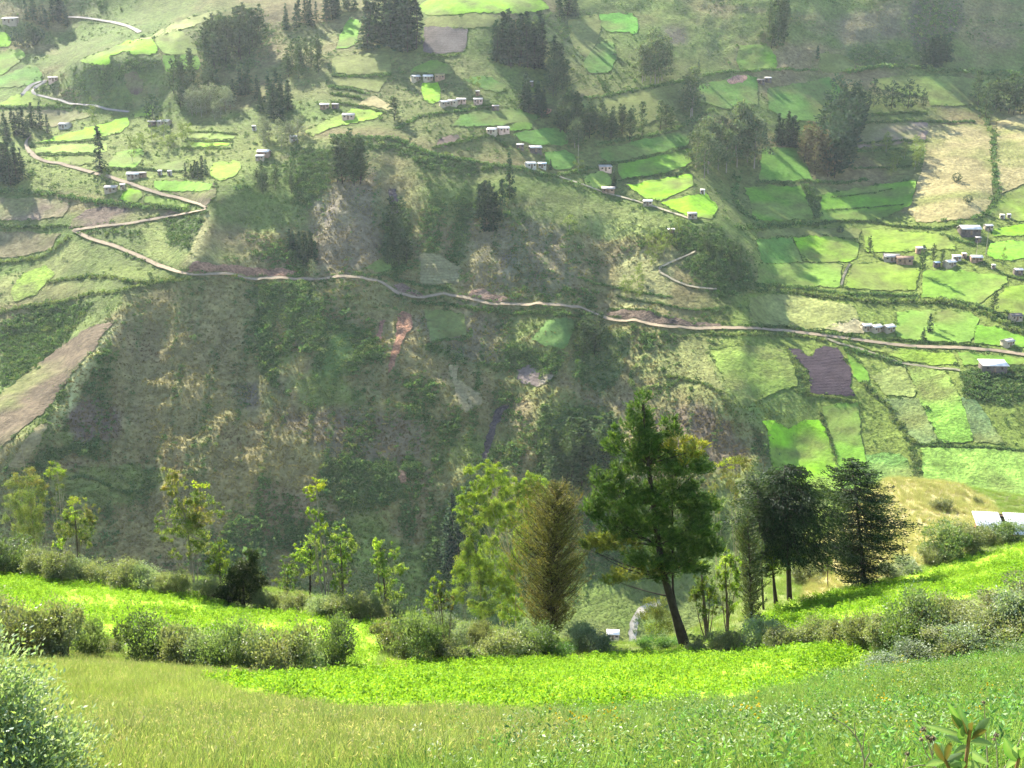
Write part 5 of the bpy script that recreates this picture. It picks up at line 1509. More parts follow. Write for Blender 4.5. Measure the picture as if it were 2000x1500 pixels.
euc('young_tree', 'slim lime green sapling pair standing on thin bare stems', (872, 1275), [(866, 1220), (860, 1170), (856, 1135)],
    [(855, 1138, 13, 11, E_LIME), (846, 1166, 15, 15, E_LIME), (870, 1158, 18, 14), (838, 1192, 9, 10, E_LIME), (866, 1186, 18, 10), (880, 1175, 10, 10, E_RED)], E_OL, 34, 0.035, M_BARK, 260, 0.17, 0.05, extra=[[(850, 1220), (846, 1165)]])
euc('leaning_pine', 'tallest tree, a big dark green pine with a leaning trunk and yellow tipped side top', (1342, 1268), [(1322, 1210), (1304, 1150), (1290, 1090), (1278, 1000), (1265, 900), (1256, 790)],
    [(1256, 784, 10, 12), (1252, 806, 20, 16), (1244, 836, 30, 18), (1207, 850, 13, 13), (1270, 850, 18, 18), (1308, 832, 13, 13), (1316, 848, 12, 10), (1196, 872, 15, 13), (1226, 878, 34, 16), (1270, 880, 34, 18), (1326, 868, 26, 15, P_YEL), (1366, 872, 12, 12, P_YEL), (1345, 890, 24, 10, P_YEL), (1340, 908, 46, 20), (1374, 908, 16, 14), (1290, 918, 44, 22), (1236, 918, 34, 16), (1192, 942, 26, 14), (1166, 936, 13, 9), (1216, 958, 44, 18), (1158, 990, 22, 12), (1150, 998, 12, 8), (1190, 1000, 32, 15), (1250, 975, 48, 20), (1310, 962, 48, 22), (1362, 965, 26, 17), (1260, 1010, 48, 20), (1320, 1008, 48, 22), (1368, 1015, 22, 17), (1240, 1038, 38, 15), (1290, 1045, 48, 20), (1345, 1048, 44, 20), (1388, 1040, 18, 14), (1182, 1055, 30, 13, P_LI), (1160, 1074, 22, 9, P_LI), (1214, 1066, 30, 13, P_LI), (1262, 1082, 48, 16), (1320, 1082, 48, 18), (1374, 1078, 28, 16), (1222, 1122, 34, 10, P_LI), (1270, 1112, 38, 12, P_LI), (1330, 1106, 38, 13), (1196, 1134, 15, 7, P_LI), (1360, 1110, 20, 12), (1385, 985, 18, 16), (1392, 1065, 18, 14), (1180, 965, 22, 12), (1205, 1030, 26, 14), (1170, 1015, 16, 10), (1150, 1068, 12, 8, P_LI), (1290, 870, 24, 14), (1300, 1130, 30, 10)],
    P_DK, 35, 0.30, M_BARKD, 900, 0.26, 0.055, 0, 'pine tree', None, 7, M_NEEDLE, 1.0, [[(1318, 1190), (1310, 1060), (1312, 940), (1312, 830)]], sub=12)
euc('young_tree', 'light green young pine half hidden behind the leaning trunk', (1282, 1252), [(1282, 1220), (1284, 1180)],
    [(1282, 1180, 24, 14), (1270, 1205, 22, 14), (1295, 1205, 18, 16), (1276, 1228, 18, 10, E_LIME), (1300, 1225, 14, 12)], P_LI, 36, 0.05, M_BARK, 500, 0.2, 0.05, 0, 'pine tree', None, 7, M_NEEDLE)
euc('young_tree', 'yellow green tree with a stout forked trunk beside the leaning pine', (1383, 1252), [(1380, 1215), (1374, 1170), (1370, 1120)],
    [(1372, 1112, 14, 13, E_LIME), (1368, 1138, 18, 15), (1386, 1148, 20, 16), (1370, 1170, 22, 16), (1394, 1172, 14, 16), (1358, 1160, 12, 14), (1380, 1190, 18, 10)], [E_LIME[1], E_OL[0], E_GRN[0]], 37, 0.13, M_BARK, 420, 0.16, 0.05)
euc('young_tree', 'taller yellow green tree just right of the stout forked trunk', (1422, 1240), [(1422, 1200), (1420, 1150), (1416, 1085)],
    [(1416, 1084, 12, 13, E_LIME), (1413, 1110, 18, 16, E_LIME), (1430, 1120, 18, 16), (1424, 1150, 20, 17), (1436, 1098, 11, 13), (1408, 1135, 14, 15), (1438, 1150, 12, 16), (1425, 1185, 18, 14)], [E_LIME[1], E_OL[0], E_GRN[0]], 38, 0.06, M_BARK, 420, 0.16, 0.05)
euc('young_tree', 'small tree with a yellow green tuft on a crooked dark trunk', (1517, 1182), [(1512, 1150), (1506, 1130), (1508, 1100)],
    [(1498, 1076, 16, 12), (1492, 1096, 18, 12), (1512, 1108, 16, 11), (1508, 1088, 12, 10), (1524, 1114, 9, 8)], E_LIME, 39, 0.14, M_BARKD, 420, 0.16, 0.05)
euc('eucalyptus_tree', 'tall thin brown topped eucalyptus rising behind the dark cedars', (1440, 1150), [(1438, 1060), (1436, 990), (1434, 930)],
    [(1430, 903, 26, 10, E_YEL), (1446, 900, 20, 9), (1424, 928, 18, 12), (1432, 948, 15, 12), (1438, 975, 11, 12), (1460, 912, 14, 8)], E_RED, 40, 0.07, M_BARKP, 240, extra=[[(1445, 1050), (1448, 960), (1450, 905)]])
euc('eucalyptus_tree', 'sparse eucalyptus stem between the leaning pine and the brown topped one', (1404, 1150), [(1402, 1060), (1398, 1000), (1392, 950)],
    [(1392, 952, 12, 10), (1388, 972, 9, 10), (1402, 985, 9, 10)], E_RED, 41, 0.05, M_BARKP, 200)
euc('sapling', 'thin bare stemmed sapling between the two dark cedars', (1618, 1150), [(1617, 1110), (1615, 1080)], [(1616, 1085, 10, 10), (1620, 1105, 9, 9)], E_GRN, 42, 0.03, M_BARK, 240, 0.14, 0.05)


_RV = np.random.RandomState(61)


def swept(name, label, base, top, prof, cols, seed, nb, nl, rise, Ln, Wd, r0, mat, h0=0.03, droop=0.0, fan=0.12, yaw=None, cat='tree', jit=0.3, fm=None):
    """a conifer: branches leave the trunk all round; PROF = [(photo v, left u, right u)] gives the crown's silhouette"""
    rng = np.random.RandomState(seed)
    rise0 = rise
    b = base_of(*base)
    Y = b[1]
    T = plane_pt(top[0], top[1], Y)
    m = (b[1] * CP - b[2] * SP) / FPX
    pv = np.array([p[0] for p in prof], float)
    zz = np.array([plane_pt(1000, v, Y)[2] for v in pv])
    o_ = np.argsort(zz)
    zz = zz[o_]; lu = np.array([p[1] for p in prof], float)[o_]; rU = np.array([p[2] for p in prof], float)[o_]
    H = T[2] - b[2]
    P, D, Cc = [], [], []
    tb = [tube(smoothline([b - np.array([0, 0, .3]), b + (T - b) * 0.35 + rng.normal(0, .05, 3), b + (T - b) * 0.7, T], 0.5), 0.05, 7)]
    V0_, F0_ = tb[0]
    n0 = len(V0_) // 7
    rad = np.linspace(r0, 0.015, n0)
    pth = smoothline([b - np.array([0, 0, .3]), b + (T - b) * 0.35, b + (T - b) * 0.7, T], 0.5)
    tb = [tube(pth, np.linspace(r0, 0.015, len(pth)), 7)]
    for i in range(nb):
        h = h0 + (0.995 - h0) * ((i + rng.uniform(0, 1)) / nb)
        a = b + (T - b) * h
        an = rng.uniform(0, 6.283)
        rise = rise0 * _RV.uniform(0.55, 1.4)
        zt = a[2]
        for _ in range(2):
            uc = to_px(np.array([a[0], Y, zt]))[0]
            lw = np.interp(zt, zz, lu); rw = np.interp(zt, zz, rU)
            ca = math.cos(an)
            w = ((rw - uc) if ca > 0 else (uc - lw)) * m
            wy = (rw - lw) * 0.5 * m
            rr = max(0.12, math.hypot(w * ca, wy * math.sin(an))) * (rng.uniform(0.55, 1.28) if i % 7 else rng.uniform(1.1, 1.5))
            zt = a[2] + rise * rr * 0.5
        e = a + np.array([math.cos(an) * rr, math.sin(an) * rr, rise * rr])
        t = np.linspace(0, 1, 6)[:, None]
        mid = (a + e) / 2 + np.array([0, 0, (-0.18 if rise > 0 else 0.12) * rr])
        p = (1 - t) ** 2 * a + 2 * t * (1 - t) * mid + t * t * e
        tb.append(tube(p, np.linspace(min(0.05, 0.012 + 0.010 * rr), 0.005, 6), 4))
        k = max(6, int(nl * rr))
        s = rng.uniform(0.12, 1.03, k) ** 0.8
        q = (1 - s[:, None]) ** 2 * a + 2 * s[:, None] * (1 - s[:, None]) * mid + s[:, None] ** 2 * e
        dr = 2 * (1 - s[:, None]) * (mid - a) + 2 * s[:, None] * (e - mid)
        dr = unit(dr)
        sd = np.cross(dr, np.array([0, 0, 1.0])); sd = unit(sd)
        lat = rng.normal(0, 1, (k, 1)) * fan * rr * (0.4 + 0.6 * np.sin(np.clip(s[:, None], 0, 1) * 3.0))
        q = q + sd * lat + np.array([0, 0, 1]) * (rng.normal(0, 0.05, (k, 1)) * rr * 0.5 - droop * np.abs(lat) * 0.8)
        P.append(q)
        D.append(dr + sd * np.sign(lat) * 0.45 + np.array([0, 0, -droop]) + rng.normal(0, jit, (k, 3)))
        Cc.append(np.repeat(palette(rng, 1, cols, 0.12), k, 0) * rng.uniform(0.75, 1.25, (k, 1)))
    P = np.concatenate(P); D = np.concatenate(D); Cc = np.concatenate(Cc)
    V, F, C = leafcloud(P, D, Ln * rng.uniform(0.6, 1.3, len(P)), Wd, rng, Cc)
    t = empty(name, tuple(b)); tag(t, label, cat)
    inv = np.array(b)
    obj('trunk', tubes_mesh('trunk', [(V_ - inv, F_) for V_, F_ in tb], mat), t)
    obj('crown', mesh('crown', V - inv, F, fm or M_NEEDLE, C), t)
    return t


T_BR = [(0.115, 0.125, 0.036), (0.145, 0.145, 0.045), (0.085, 0.10, 0.034), (0.165, 0.155, 0.05)]
T_CE = [(0.020, 0.042, 0.018), (0.030, 0.056, 0.022), (0.040, 0.072, 0.026), (0.018, 0.034, 0.018)]
T_CY = [(0.085, 0.128, 0.058), (0.111, 0.149, 0.066), (0.065, 0.101, 0.048)]
swept('feathery_conifer', 'brown olive feathery tree with upswept wispy branches', (1076, 1250), (1088, 948),
      [(940, 1078, 1098), (960, 1050, 1112), (985, 1034, 1122), (1020, 1022, 1128), (1060, 1014, 1132), (1100, 1008, 1134), (1150, 1008, 1134), (1200, 1016, 1128), (1235, 1035, 1110), (1252, 1055, 1095)],
      T_BR, 51, 560, 34, 0.95, 0.21, 0.042, 0.11, M_BARKD, 0.03, 0.0, 0.20, jit=0.6)
swept('dark_cedar', 'dark flat topped cedar on a bare trunk above the right hand crop', (1543, 1172), (1532, 908),
      [(905, 1512, 1556), (925, 1492, 1580), (950, 1462, 1602), (985, 1452, 1614), (1015, 1452, 1632), (1045, 1470, 1644), (1070, 1500, 1625), (1085, 1520, 1590), (1110, 1530, 1590), (1135, 1530, 1622), (1150, 1536, 1560)],
      T_CE, 52, 210, 58, -0.12, 0.24, 0.07, 0.22, M_BARKD, 0.30, 0.35, 0.26)
swept('dark_cedar', 'dark full skirted cedar with branches nearly to the ground', (1690, 1144), (1664, 893),
      [(888, 1655, 1675), (905, 1640, 1700), (930, 1628, 1728), (960, 1622, 1745), (1000, 1618, 1756), (1040, 1618, 1760), (1075, 1620, 1752), (1100, 1626, 1740), (1125, 1640, 1722), (1145, 1665, 1710)],
      T_CE, 53, 240, 62, 0.02, 0.22, 0.065, 0.20, M_BARKD, 0.05, 0.25, 0.24)
swept('narrow_cypress', 'narrow grey green cypress left of the flat topped cedar', (1470, 1225), (1460, 1005),
      [(1000, 1455, 1466), (1030, 1442, 1478), (1070, 1438, 1486), (1120, 1440, 1490), (1170, 1444, 1494), (1210, 1452, 1488), (1228, 1462, 1480)],
      T_CY, 54, 230, 70, 0.9, 0.17, 0.05, 0.08, M_BARKD, 0.03, 0.0, 0.22)
swept('young_fir', 'dark young conifer filling the gap left of the flat topped cedar', (1492, 1190), (1478, 935),
      [(930, 1472, 1486), (960, 1452, 1498), (1000, 1440, 1510), (1040, 1436, 1516), (1080, 1448, 1512), (1130, 1470, 1510), (1180, 1482, 1500)],
      [T_CE[2], T_CY[2], T_CE[1]], 55, 170, 55, 0.2, 0.18, 0.055, 0.09, M_BARKD, 0.25, 0.15, 0.22)

# ------------------------------------------------------------------ foreground bushes
B_OLV = [(0.19, 0.215, 0.095), (0.23, 0.245, 0.13), (0.145, 0.175, 0.07), (0.26, 0.27, 0.16)]
B_SIL = [(0.19, 0.24, 0.13), (0.24, 0.29, 0.18), (0.14, 0.19, 0.09), (0.29, 0.33, 0.23)]
B_DRK = [(0.104, 0.152, 0.053), (0.142, 0.195, 0.074), (0.189, 0.244, 0.105), (0.085, 0.121, 0.046)]
B_TAN = [(0.26, 0.25, 0.13), (0.21, 0.22, 0.10), (0.17, 0.19, 0.08)]
B_BRN = [(0.17, 0.185, 0.085), (0.14, 0.165, 0.07), (0.20, 0.205, 0.11)]
B_BRT = [(0.123, 0.247, 0.068), (0.16, 0.3, 0.081), (0.094, 0.18, 0.061)]


def bush_meshes(cols, seed, n=6000, twig=0.0):
    rng = np.random.RandomState(seed)
    nl = 15
    lob = np.stack([rng.uniform(-0.36, 0.36, nl), rng.uniform(-0.36, 0.36, nl), rng.uniform(0.16, 0.78, nl)], 1)
    lr = rng.uniform(0.10, 0.25, nl)
    d = sphere_dirs(rng, n)
    k = rng.randint(nl, size=n)
    p = lob[k] + d * (lr[k] * rng.uniform(0.55, 1.08, n) ** 0.6)[:, None]
    out_ = rng.rand(n) < 0.22
    p[out_] += d[out_] * rng.uniform(0.02, 0.16, (n, 1))[out_] + np.array([0, 0, 0.05])
    p[:, 2] = np.where(p[:, 2] < 0.02, np.abs(p[:, 2]) * 0.6, p[:, 2])
    D = d * 0.8 + rng.normal(0, 0.5, (n, 3)) + np.array([0, 0, 0.45])
    lc = palette(rng, nl, cols, 0.12)[k]
    c = lc * 0.5 + palette(rng, n, cols, 0.25) * 0.5
    V, F, C = leafcloud(p, D, 0.052 * rng.uniform(0.6, 1.35, n), 0.026 * rng.uniform(0.7, 1.3, n), rng, c)
    fol = mesh('foliage', V, F, M_SHRUB, C)
    tb = []
    for i in range(nl):
        t = np.linspace(0, 1, 5)[:, None]
        e = lob[i] + np.array([0, 0, 0.12])
        s = np.array([rng.normal(0, 0.05), rng.normal(0, 0.05), -0.05])
        q = s * (1 - t) + e * t + np.sin(t * 3.14) * rng.normal(0, 0.04, 3)
        tb.append(tube(q, np.linspace(0.014, 0.003, 5), 4))
    return fol, tubes_mesh('stem', tb, M_BARK)


BUSH = {k: [bush_meshes(c, 700 + 10 * i + j) for j in range(3)] for i, (k, c) in enumerate({'o': B_OLV, 's': B_SIL, 'd': B_DRK, 't': B_TAN, 'b': B_BRN, 'g': B_BRT}.items())}
ADJ = {'o': 'olive', 's': 'silvery green', 'd': 'dark green', 't': 'tan', 'b': 'dry brown', 'g': 'fresh green'}
ORD = ['first', 'second', 'third', 'fourth', 'fifth', 'sixth', 'seventh', 'eighth', 'ninth', 'tenth', 'eleventh', 'twelfth', 'thirteenth', 'fourteenth', 'fifteenth', 'sixteenth', 'seventeenth', 'eighteenth', 'nineteenth', 'twentieth']
ROWS = [
    ('in the hedge behind the upper crop', [(-30, 1118, 90, 62, 'd'), (18, 1122, 84, 62, 'd'), (75, 1128, 66, 52, 'o'), (118, 1136, 62, 56, 'o'), (160, 1138, 56, 48, 's'), (200, 1140, 60, 46, 'o'), (243, 1146, 62, 52, 'o'), (290, 1152, 58, 46, 's'), (326, 1158, 44, 40, 'o'), (352, 1164, 52, 46, 'o'), (405, 1172, 56, 42, 'o'), (520, 1192, 50, 42, 'b'), (548, 1196, 46, 40, 'o'), (582, 1198, 50, 40, 'o'), (622, 1204, 52, 42, 's'), (652, 1208, 52, 40, 'o'), (692, 1212, 60, 50, 'o'), (722, 1212, 48, 52, 's'), (745, 1216, 46, 40, 'o'), (772, 1214, 40, 40, 's')]),
    ('in the hedgerow below the upper crop', [(-10, 1266, 120, 100, 'o'), (62, 1291, 130, 122, 'b'), (128, 1295, 110, 112, 'o'), (176, 1287, 56, 80, 'd'), (214, 1283, 54, 48, 'o'), (300, 1303, 112, 104, 'd'), (350, 1309, 84, 86, 'o'), (410, 1315, 92, 84, 's'), (452, 1319, 90, 104, 'd'), (505, 1321, 86, 92, 's'), (552, 1325, 118, 116, 'o'), (598, 1323, 60, 80, 's'), (655, 1303, 90, 90, 'd')]),
    ('in the scrub behind the middle crop', [(757, 1276, 72, 62, 't'), (812, 1292, 84, 94, 'd'), (850, 1288, 52, 72, 'd'), (893, 1292, 66, 48, 'o'), (930, 1266, 40, 46, 'b'), (948, 1262, 46, 50, 'b'), (905, 1255, 60, 40, 's'), (860, 1240, 60, 44, 's'), (978, 1290, 80, 62, 'o'), (1010, 1284, 60, 56, 's'), (1046, 1286, 84, 70, 'd'), (1086, 1286, 58, 44, 'g'), (1128, 1272, 66, 56, 's'), (1156, 1278, 72, 44, 's'), (1112, 1250, 60, 60, 'd'), (1262, 1276, 36, 30, 'g'), (1290, 1270, 36, 30, 'g'), (1318, 1266, 34, 26, 'g')]),
    ('in the hedgerow below the cedars', [(1362, 1278, 50, 34, 'b'), (1398, 1276, 54, 40, 'o'), (1436, 1274, 60, 42, 'o'), (1480, 1268, 78, 64, 's'), (1524, 1270, 64, 46, 'o'), (1562, 1268, 70, 50, 'o'), (1600, 1266, 72, 62, 'o'), (1640, 1268, 62, 60, 't'), (1676, 1272, 72, 72, 'b'), (1716, 1270, 72, 66, 'o'), (1768, 1266, 116, 104, 'd'), (1814, 1250, 80, 90, 'o'), (1850, 1230, 80, 66, 'o')]),
    ('on the weedy right slope', [(1740, 1324, 110, 50, 's'), (1800, 1306, 110, 54, 's'), (1850, 1290, 110, 76, 'o'), (1900, 1280, 110, 84, 's'), (1950, 1262, 110, 90, 'o'), (2004, 1240, 120, 100, 's'), (1905, 1232, 90, 56, 'o'), (1960, 1205, 110, 60, 't'), (2030, 1180, 120, 70, 'o'), (1985, 1300, 100, 60, 'd')]),
    ('around the white roofed house', [(1842, 1090, 92, 66, 'd'), (1884, 1080, 70, 54, 'o'), (1965, 1062, 66, 44, 'd'), (1922, 1066, 50, 40, 'o'), (1775, 1118, 60, 30, 's'), (1740, 1130, 50, 28, 's'), (1812, 1104, 54, 34, 'o'), (1838, 995, 46, 22, 'b'), (1912, 985, 22, 14, 'b'), (1600, 1120, 50, 40, 'o'), (1640, 1100, 56, 40, 't'), (1570, 1140, 50, 40, 'o')]),
]
brng = np.random.RandomState(77)
for where, row in ROWS:
    row = sorted(row)
    for i, (u, v, w, h, k) in enumerate(row):
        b = base_of(min(max(u, -60), 2060), v)
        m = (b[1] * CP - b[2] * SP) / FPX
        f, s = BUSH[k][brng.randint(3)]
        t = empty('bush', tuple(b - np.array([0, 0, 0.12])), brng.uniform(0, 6.28), (w * m * 1.06, w * m * brng.uniform(0.9, 1.15), h * m * (0.92 if 'weedy' in where else 1.22)))
        tag(t, '%s %s bush %s' % (ORD[i], ADJ[k], where), 'bush', 'bushes ' + where)
        obj('foliage', f, t); obj('stem', s, t)

# the big near shrub at the lower left
rng = np.random.RandomState(99)
sb = near_at([20], [1490])[0]
sb = np.array([-4.4, 8.0, float(near_h(np.array([-4.4]), np.array([8.0]))[0])])
t = empty('near_shrub', tuple(sb)); tag(t, 'large near shrub with small glossy bluish green leaves filling the lower left corner', 'shrub')
lobs = [(-0.9, 0.3, 0.9, 0.8), (-0.2, 0.1, 0.8, 0.75), (0.25, -0.2, 0.55, 0.6), (-0.3, 0.3, 1.35, 0.65), (-0.75, 0.4, 1.6, 0.62), (-1.3, 0.3, 1.8, 0.7), (-0.55, -0.3, 0.4, 0.7), (0.45, 0.0, 0.25, 0.5), (-1.0, -0.3, 1.3, 0.6), (-1.6, 0, 1.2, 0.8)]
Pn, Dn, Cn = [], [], []
lobs = [(x, y, z * 0.60, r * 0.88) for x, y, z, r in lobs]
for x, y, z, r in lobs:
    ns = 26
    d = sphere_dirs(rng, ns); d[:, 2] = np.abs(d[:, 2]) * 0.8
    sc = np.array([x, y, z]) + d * r * rng.uniform(0.6, 1.0, (ns, 1))
    n = int(15000 * r * r)
    k = rng.randint(ns, size=n)
    p = sc[k] + rng.normal(0, 0.13, (n, 3))
    Pn.append(p); Dn.append(d[k] * 0.9 + rng.normal(0, 0.55, (n, 3)) + np.array([0, 0, 0.5]))
    Cn.append(palette(rng, n, [(0.22, 0.29, 0.16), (0.32, 0.39, 0.28), (0.17, 0.24, 0.11), (0.28, 0.35, 0.16)], 0.22))
Pn = np.concatenate(Pn); Dn = np.concatenate(Dn); Cn = np.concatenate(Cn)
V, F, C = leafcloud(Pn, Dn, 0.052 * rng.uniform(0.6, 1.3, len(Pn)), 0.020 * rng.uniform(0.8, 1.3, len(Pn)), rng, Cn)
obj('foliage', mesh('foliage', V, F, M_SHRUB, C), t)
tb = []
for x, y, z, r in lobs:
    for _ in range(7):
        e = np.array([x, y, z]) + rng.normal(0, 0.35 * r, 3)
        q = np.linspace(0, 1, 6)[:, None] * e + np.array([x * 0.2, y * 0.2, -0.1]) * (1 - np.linspace(0, 1, 6)[:, None]) + np.sin(np.linspace(0, 3.14, 6))[:, None] * rng.normal(0, 0.08, 3)
        tb.append(tube(q, np.linspace(0.018, 0.003, 6), 4))
for dx, dz in ((-0.62, 1.75), (-0.5, 1.6), (-1.15, 1.8)):      # yellowish flowering shoots above the leaves
    tb.append(tube(np.stack([np.array([dx - 0.25, 0.3, dz - 0.9]), np.array([dx - 0.1, 0.3, dz - 0.4]), np.array([dx, 0.3, dz])]), [0.008, 0.006, 0.003], 4))
obj('stem', tubes_mesh('stem', tb, M_BARK), t)

# ------------------------------------------------------------------ crops, grass and weeds on the near hillside (nobody could count them)
def blades(seed, n, h, spread, wd, cols, tipcols, lean=0.35, heads=0):
    """a tuft of bent blades (two quads each), some with a pale seed head"""
    rng = np.random.RandomState(seed)
    a = rng.uniform(0, 6.28, n); r = spread * np.sqrt(rng.rand(n))
    b = np.stack([np.cos(a) * r, np.sin(a) * r, np.full(n, -0.03)], 1)
    an = rng.uniform(0, 6.28, n)
    ln = lean * rng.uniform(0.2, 1.6, n)
    H = h * rng.uniform(0.5, 1.15, n)
    o = np.stack([np.cos(an) * ln * H, np.sin(an) * ln * H, H], 1)
    mid = b + o * np.array([0.30, 0.30, 0.55])
    tip = b + o
    s = np.stack([-np.sin(an + rng.normal(0, 0.6, n)), np.cos(an), np.zeros(n)], 1)
    w = (wd * rng.uniform(0.6, 1.3, n))[:, None]
    V = np.stack([b - s * w * 0.5, b + s * w * 0.5, mid + s * w * 0.45, mid - s * w * 0.45, tip + s * w * 0.08, tip - s * w * 0.08], 1).reshape(-1, 3)
    k = np.arange(n)[:, None] * 6
    F = np.concatenate([k + np.array([[0, 1, 2, 3]]), k + np.array([[3, 2, 4, 5]])])
    c0 = palette(rng, n, cols, 0.1); c1 = palette(rng, n, tipcols, 0.1)
    C = np.stack([c0 * 0.85, c0 * 0.85, (c0 + c1) / 2, (c0 + c1) / 2, c1, c1], 1).reshape(-1, 3)
    parts = [(V, F, C)]
    if heads:
        hd = rng.choice(n, heads, replace=False)
        P = np.repeat(tip[hd], 4, 0) + rng.normal(0, 0.018, (heads * 4, 3))
        D = np.repeat(unit(o[hd]), 4, 0) + rng.normal(0, 0.45, (heads * 4, 3))
        parts.append(leafcloud(P, D, 0.05, 0.010, rng, palette(rng, len(P), [(0.31, 0.31, 0.13), (0.28, 0.30, 0.11), (0.36, 0.33, 0.17)], 0.2)))
    return join(parts)


def leafy(seed, n, h, spread, Ln, Wd, cols, up=0.7, stems=3):
    """a leafy herb: leaves set round a few stems"""
    rng = np.random.RandomState(seed)
    st = rng.normal(0, spread * 0.45, (stems, 2))
    k = rng.randint(stems, size=n)
    t = rng.uniform(0.08, 1, n)
    an = rng.uniform(0, 6.28, n)
    rr = spread * 0.55 * (1 - 0.5 * t)
    P = np.stack([st[k, 0] + np.cos(an) * rr * rng.uniform(0.2, 1, n), st[k, 1] + np.sin(an) * rr * rng.uniform(0.2, 1, n), h * t], 1)
    D = np.stack([np.cos(an), np.sin(an), np.full(n, up)], 1) + rng.normal(0, 0.3, (n, 3))
    return leafcloud(P, D, Ln * rng.uniform(0.7, 1.25, n), Wd * rng.uniform(0.8, 1.2, n), rng, palette(rng, n, cols, 0.18))


def tmesh(nm, t, mat):
    return mesh(nm, t[0], t[1], mat, t[2])


def near_points(rng, n, x0, x1, y0, y1, test, ypow=1.0):
    X = rng.uniform(x0, x1, n); Y = y0 + (y1 - y0) * rng.rand(n) ** ypow
    Z = near_h(X, Y)
    P = np.stack([X, Y, Z], 1)
    u, v = to_px(P)
    m = test(u, v, X, Y)
    return P[m], u[m], v[m]


def slope_rot(P, rng):
    e = 0.6
    gx = (near_h(P[:, 0] + e, P[:, 1]) - near_h(P[:, 0] - e, P[:, 1])) / (2 * e)
    gy = (near_h(P[:, 0], P[:, 1] + e) - near_h(P[:, 0], P[:, 1] - e)) / (2 * e)
    return np.stack([np.arctan(gy) * 0.35, -np.arctan(gx) * 0.35, rng.uniform(-3.14, 3.14, len(P))], 1)


C_L = [(0.215, 0.36, 0.034), (0.25, 0.39, 0.04), (0.175, 0.31, 0.032)]
C_L2 = [(0.15, 0.29, 0.022), (0.12, 0.235, 0.022), (0.19, 0.33, 0.03)]
crop_t = [tmesh('crop_plant', leafy(800 + i, 46, 0.34, 0.26, 0.095, 0.045, C_L if i < 4 else C_L2, 0.8, 4), M_CROP) for i in range(6)]
crng = np.random.RandomState(8)
for lb, poly, dn, box in (('bright lime green leafy crop covering the middle field', FIELD_A, 11, (-22, 26, 25, 66)),
                          ('bright lime green leafy crop covering the upper left field', FIELD_B, 8.5, (-50, -4, 50, 92)),
                          ('bright green leafy crop on the bank under the dark cedars', FIELD_C, 8.5, (12, 60, 52, 92))):
    x0_, x1_, y0_, y1_ = box
    P, u, v = near_points(crng, int(dn * (x1_ - x0_) * (y1_ - y0_)), x0_, x1_, y0_, y1_,
                          lambda u, v, X, Y: inpoly(u + (vnoise(X * 1.3, Y * 1.3, 5) - 0.5) * 16, v + (vnoise(X * 1.3, Y * 1.3, 6) - 0.5) * 8, poly))
    big = fbm(P[:, 0] / 3.0, P[:, 1] / 3.0, 3, 15)
    keep = crng.rand(len(P)) < np.clip((big - 0.30) * 5, 0.45, 1)
    P = P[keep]; big = big[keep]
    ix = np.where(crng.rand(len(P)) < np.clip((big - 0.45) * 2.5, 0.05, 0.8), crng.randint(4, 6, len(P)), crng.randint(0, 4, len(P)))
    tag(scatter('crop_plants', P, slope_rot(P, crng), crng.uniform(0.65, 1.25, len(P)) * (0.75 + 0.6 * big), ix, crop_t), lb, 'crop', kind='stuff')

DRYC = [(0.20, 0.30, 0.05), (0.235, 0.285, 0.065), (0.165, 0.27, 0.04)]
DRYT = [(0.255, 0.315, 0.085), (0.23, 0.315, 0.075), (0.285, 0.315, 0.11)]
GRNC = [(0.17, 0.31, 0.055), (0.20, 0.33, 0.07), (0.14, 0.27, 0.045)]
GRNT = [(0.20, 0.31, 0.065), (0.23, 0.32, 0.08)]
STRC = [(0.46, 0.40, 0.19), (0.48, 0.42, 0.23), (0.35, 0.34, 0.13)]
gt = [tmesh('grass_tuft', blades(820 + i, 76, 0.27, 0.26, 0.006, DRYC, DRYT, 0.45, 3 if i % 2 else 1), M_GRASS) for i in range(4)] + \
     [tmesh('grass_tuft', blades(830 + i, 70, 0.26, 0.24, 0.0065, GRNC, GRNT, 0.45, 1 if i else 0), M_GRASS) for i in range(3)] + \
     [tmesh('grass_tuft', blades(840 + i, 44, 0.42, 0.20, 0.009, STRC, DRYT, 0.5, 8), M_GRASS) for i in range(2)]


def not_crop(u, v):
    return ~(inpoly(u, v, FIELD_A) | inpoly(u, v, FIELD_B) | inpoly(u, v, FIELD_C))


P1, u1, v1 = near_points(crng, 21000, -11, 11, 6.0, 21, lambda u, v, X, Y: (u > -60) & (u < 2060) & (v < 1560) & not_crop(u, v))
P2, u2, v2 = near_points(crng, 26000, -24, 24, 21, 48, lambda u, v, X, Y: (u > -60) & (u < 2060) & (v > 1180) & not_crop(u, v))
P = np.concatenate([P1, P2]); u = np.concatenate([u1, u2]); v = np.concatenate([v1, v2])
gr = np.clip((u + (v - 1400) * 1.6 - 850) / 600, 0, 1) * 0.9 + (fbm(P[:, 0] / 2.5, P[:, 1] / 2.5, 3, 25) - 0.5) * 1.6
ix = np.where(gr > 0.42, crng.randint(4, 7, len(P)), crng.randint(0, 4, len(P)))
ix = np.where((crng.rand(len(P)) < 0.03) & (gr < 0.3), crng.randint(7, 9, len(P)), ix)
sc = crng.uniform(0.65, 1.2, len(P)) * (0.7 + 0.6 * fbm(P[:, 0] / 1.5, P[:, 1] / 1.5, 2, 26))
tag(scatter('meadow_grass', P, slope_rot(P, crng), sc, ix, gt), 'dry seeding meadow grass on the near slope, greener to the right', 'grass', kind='stuff')

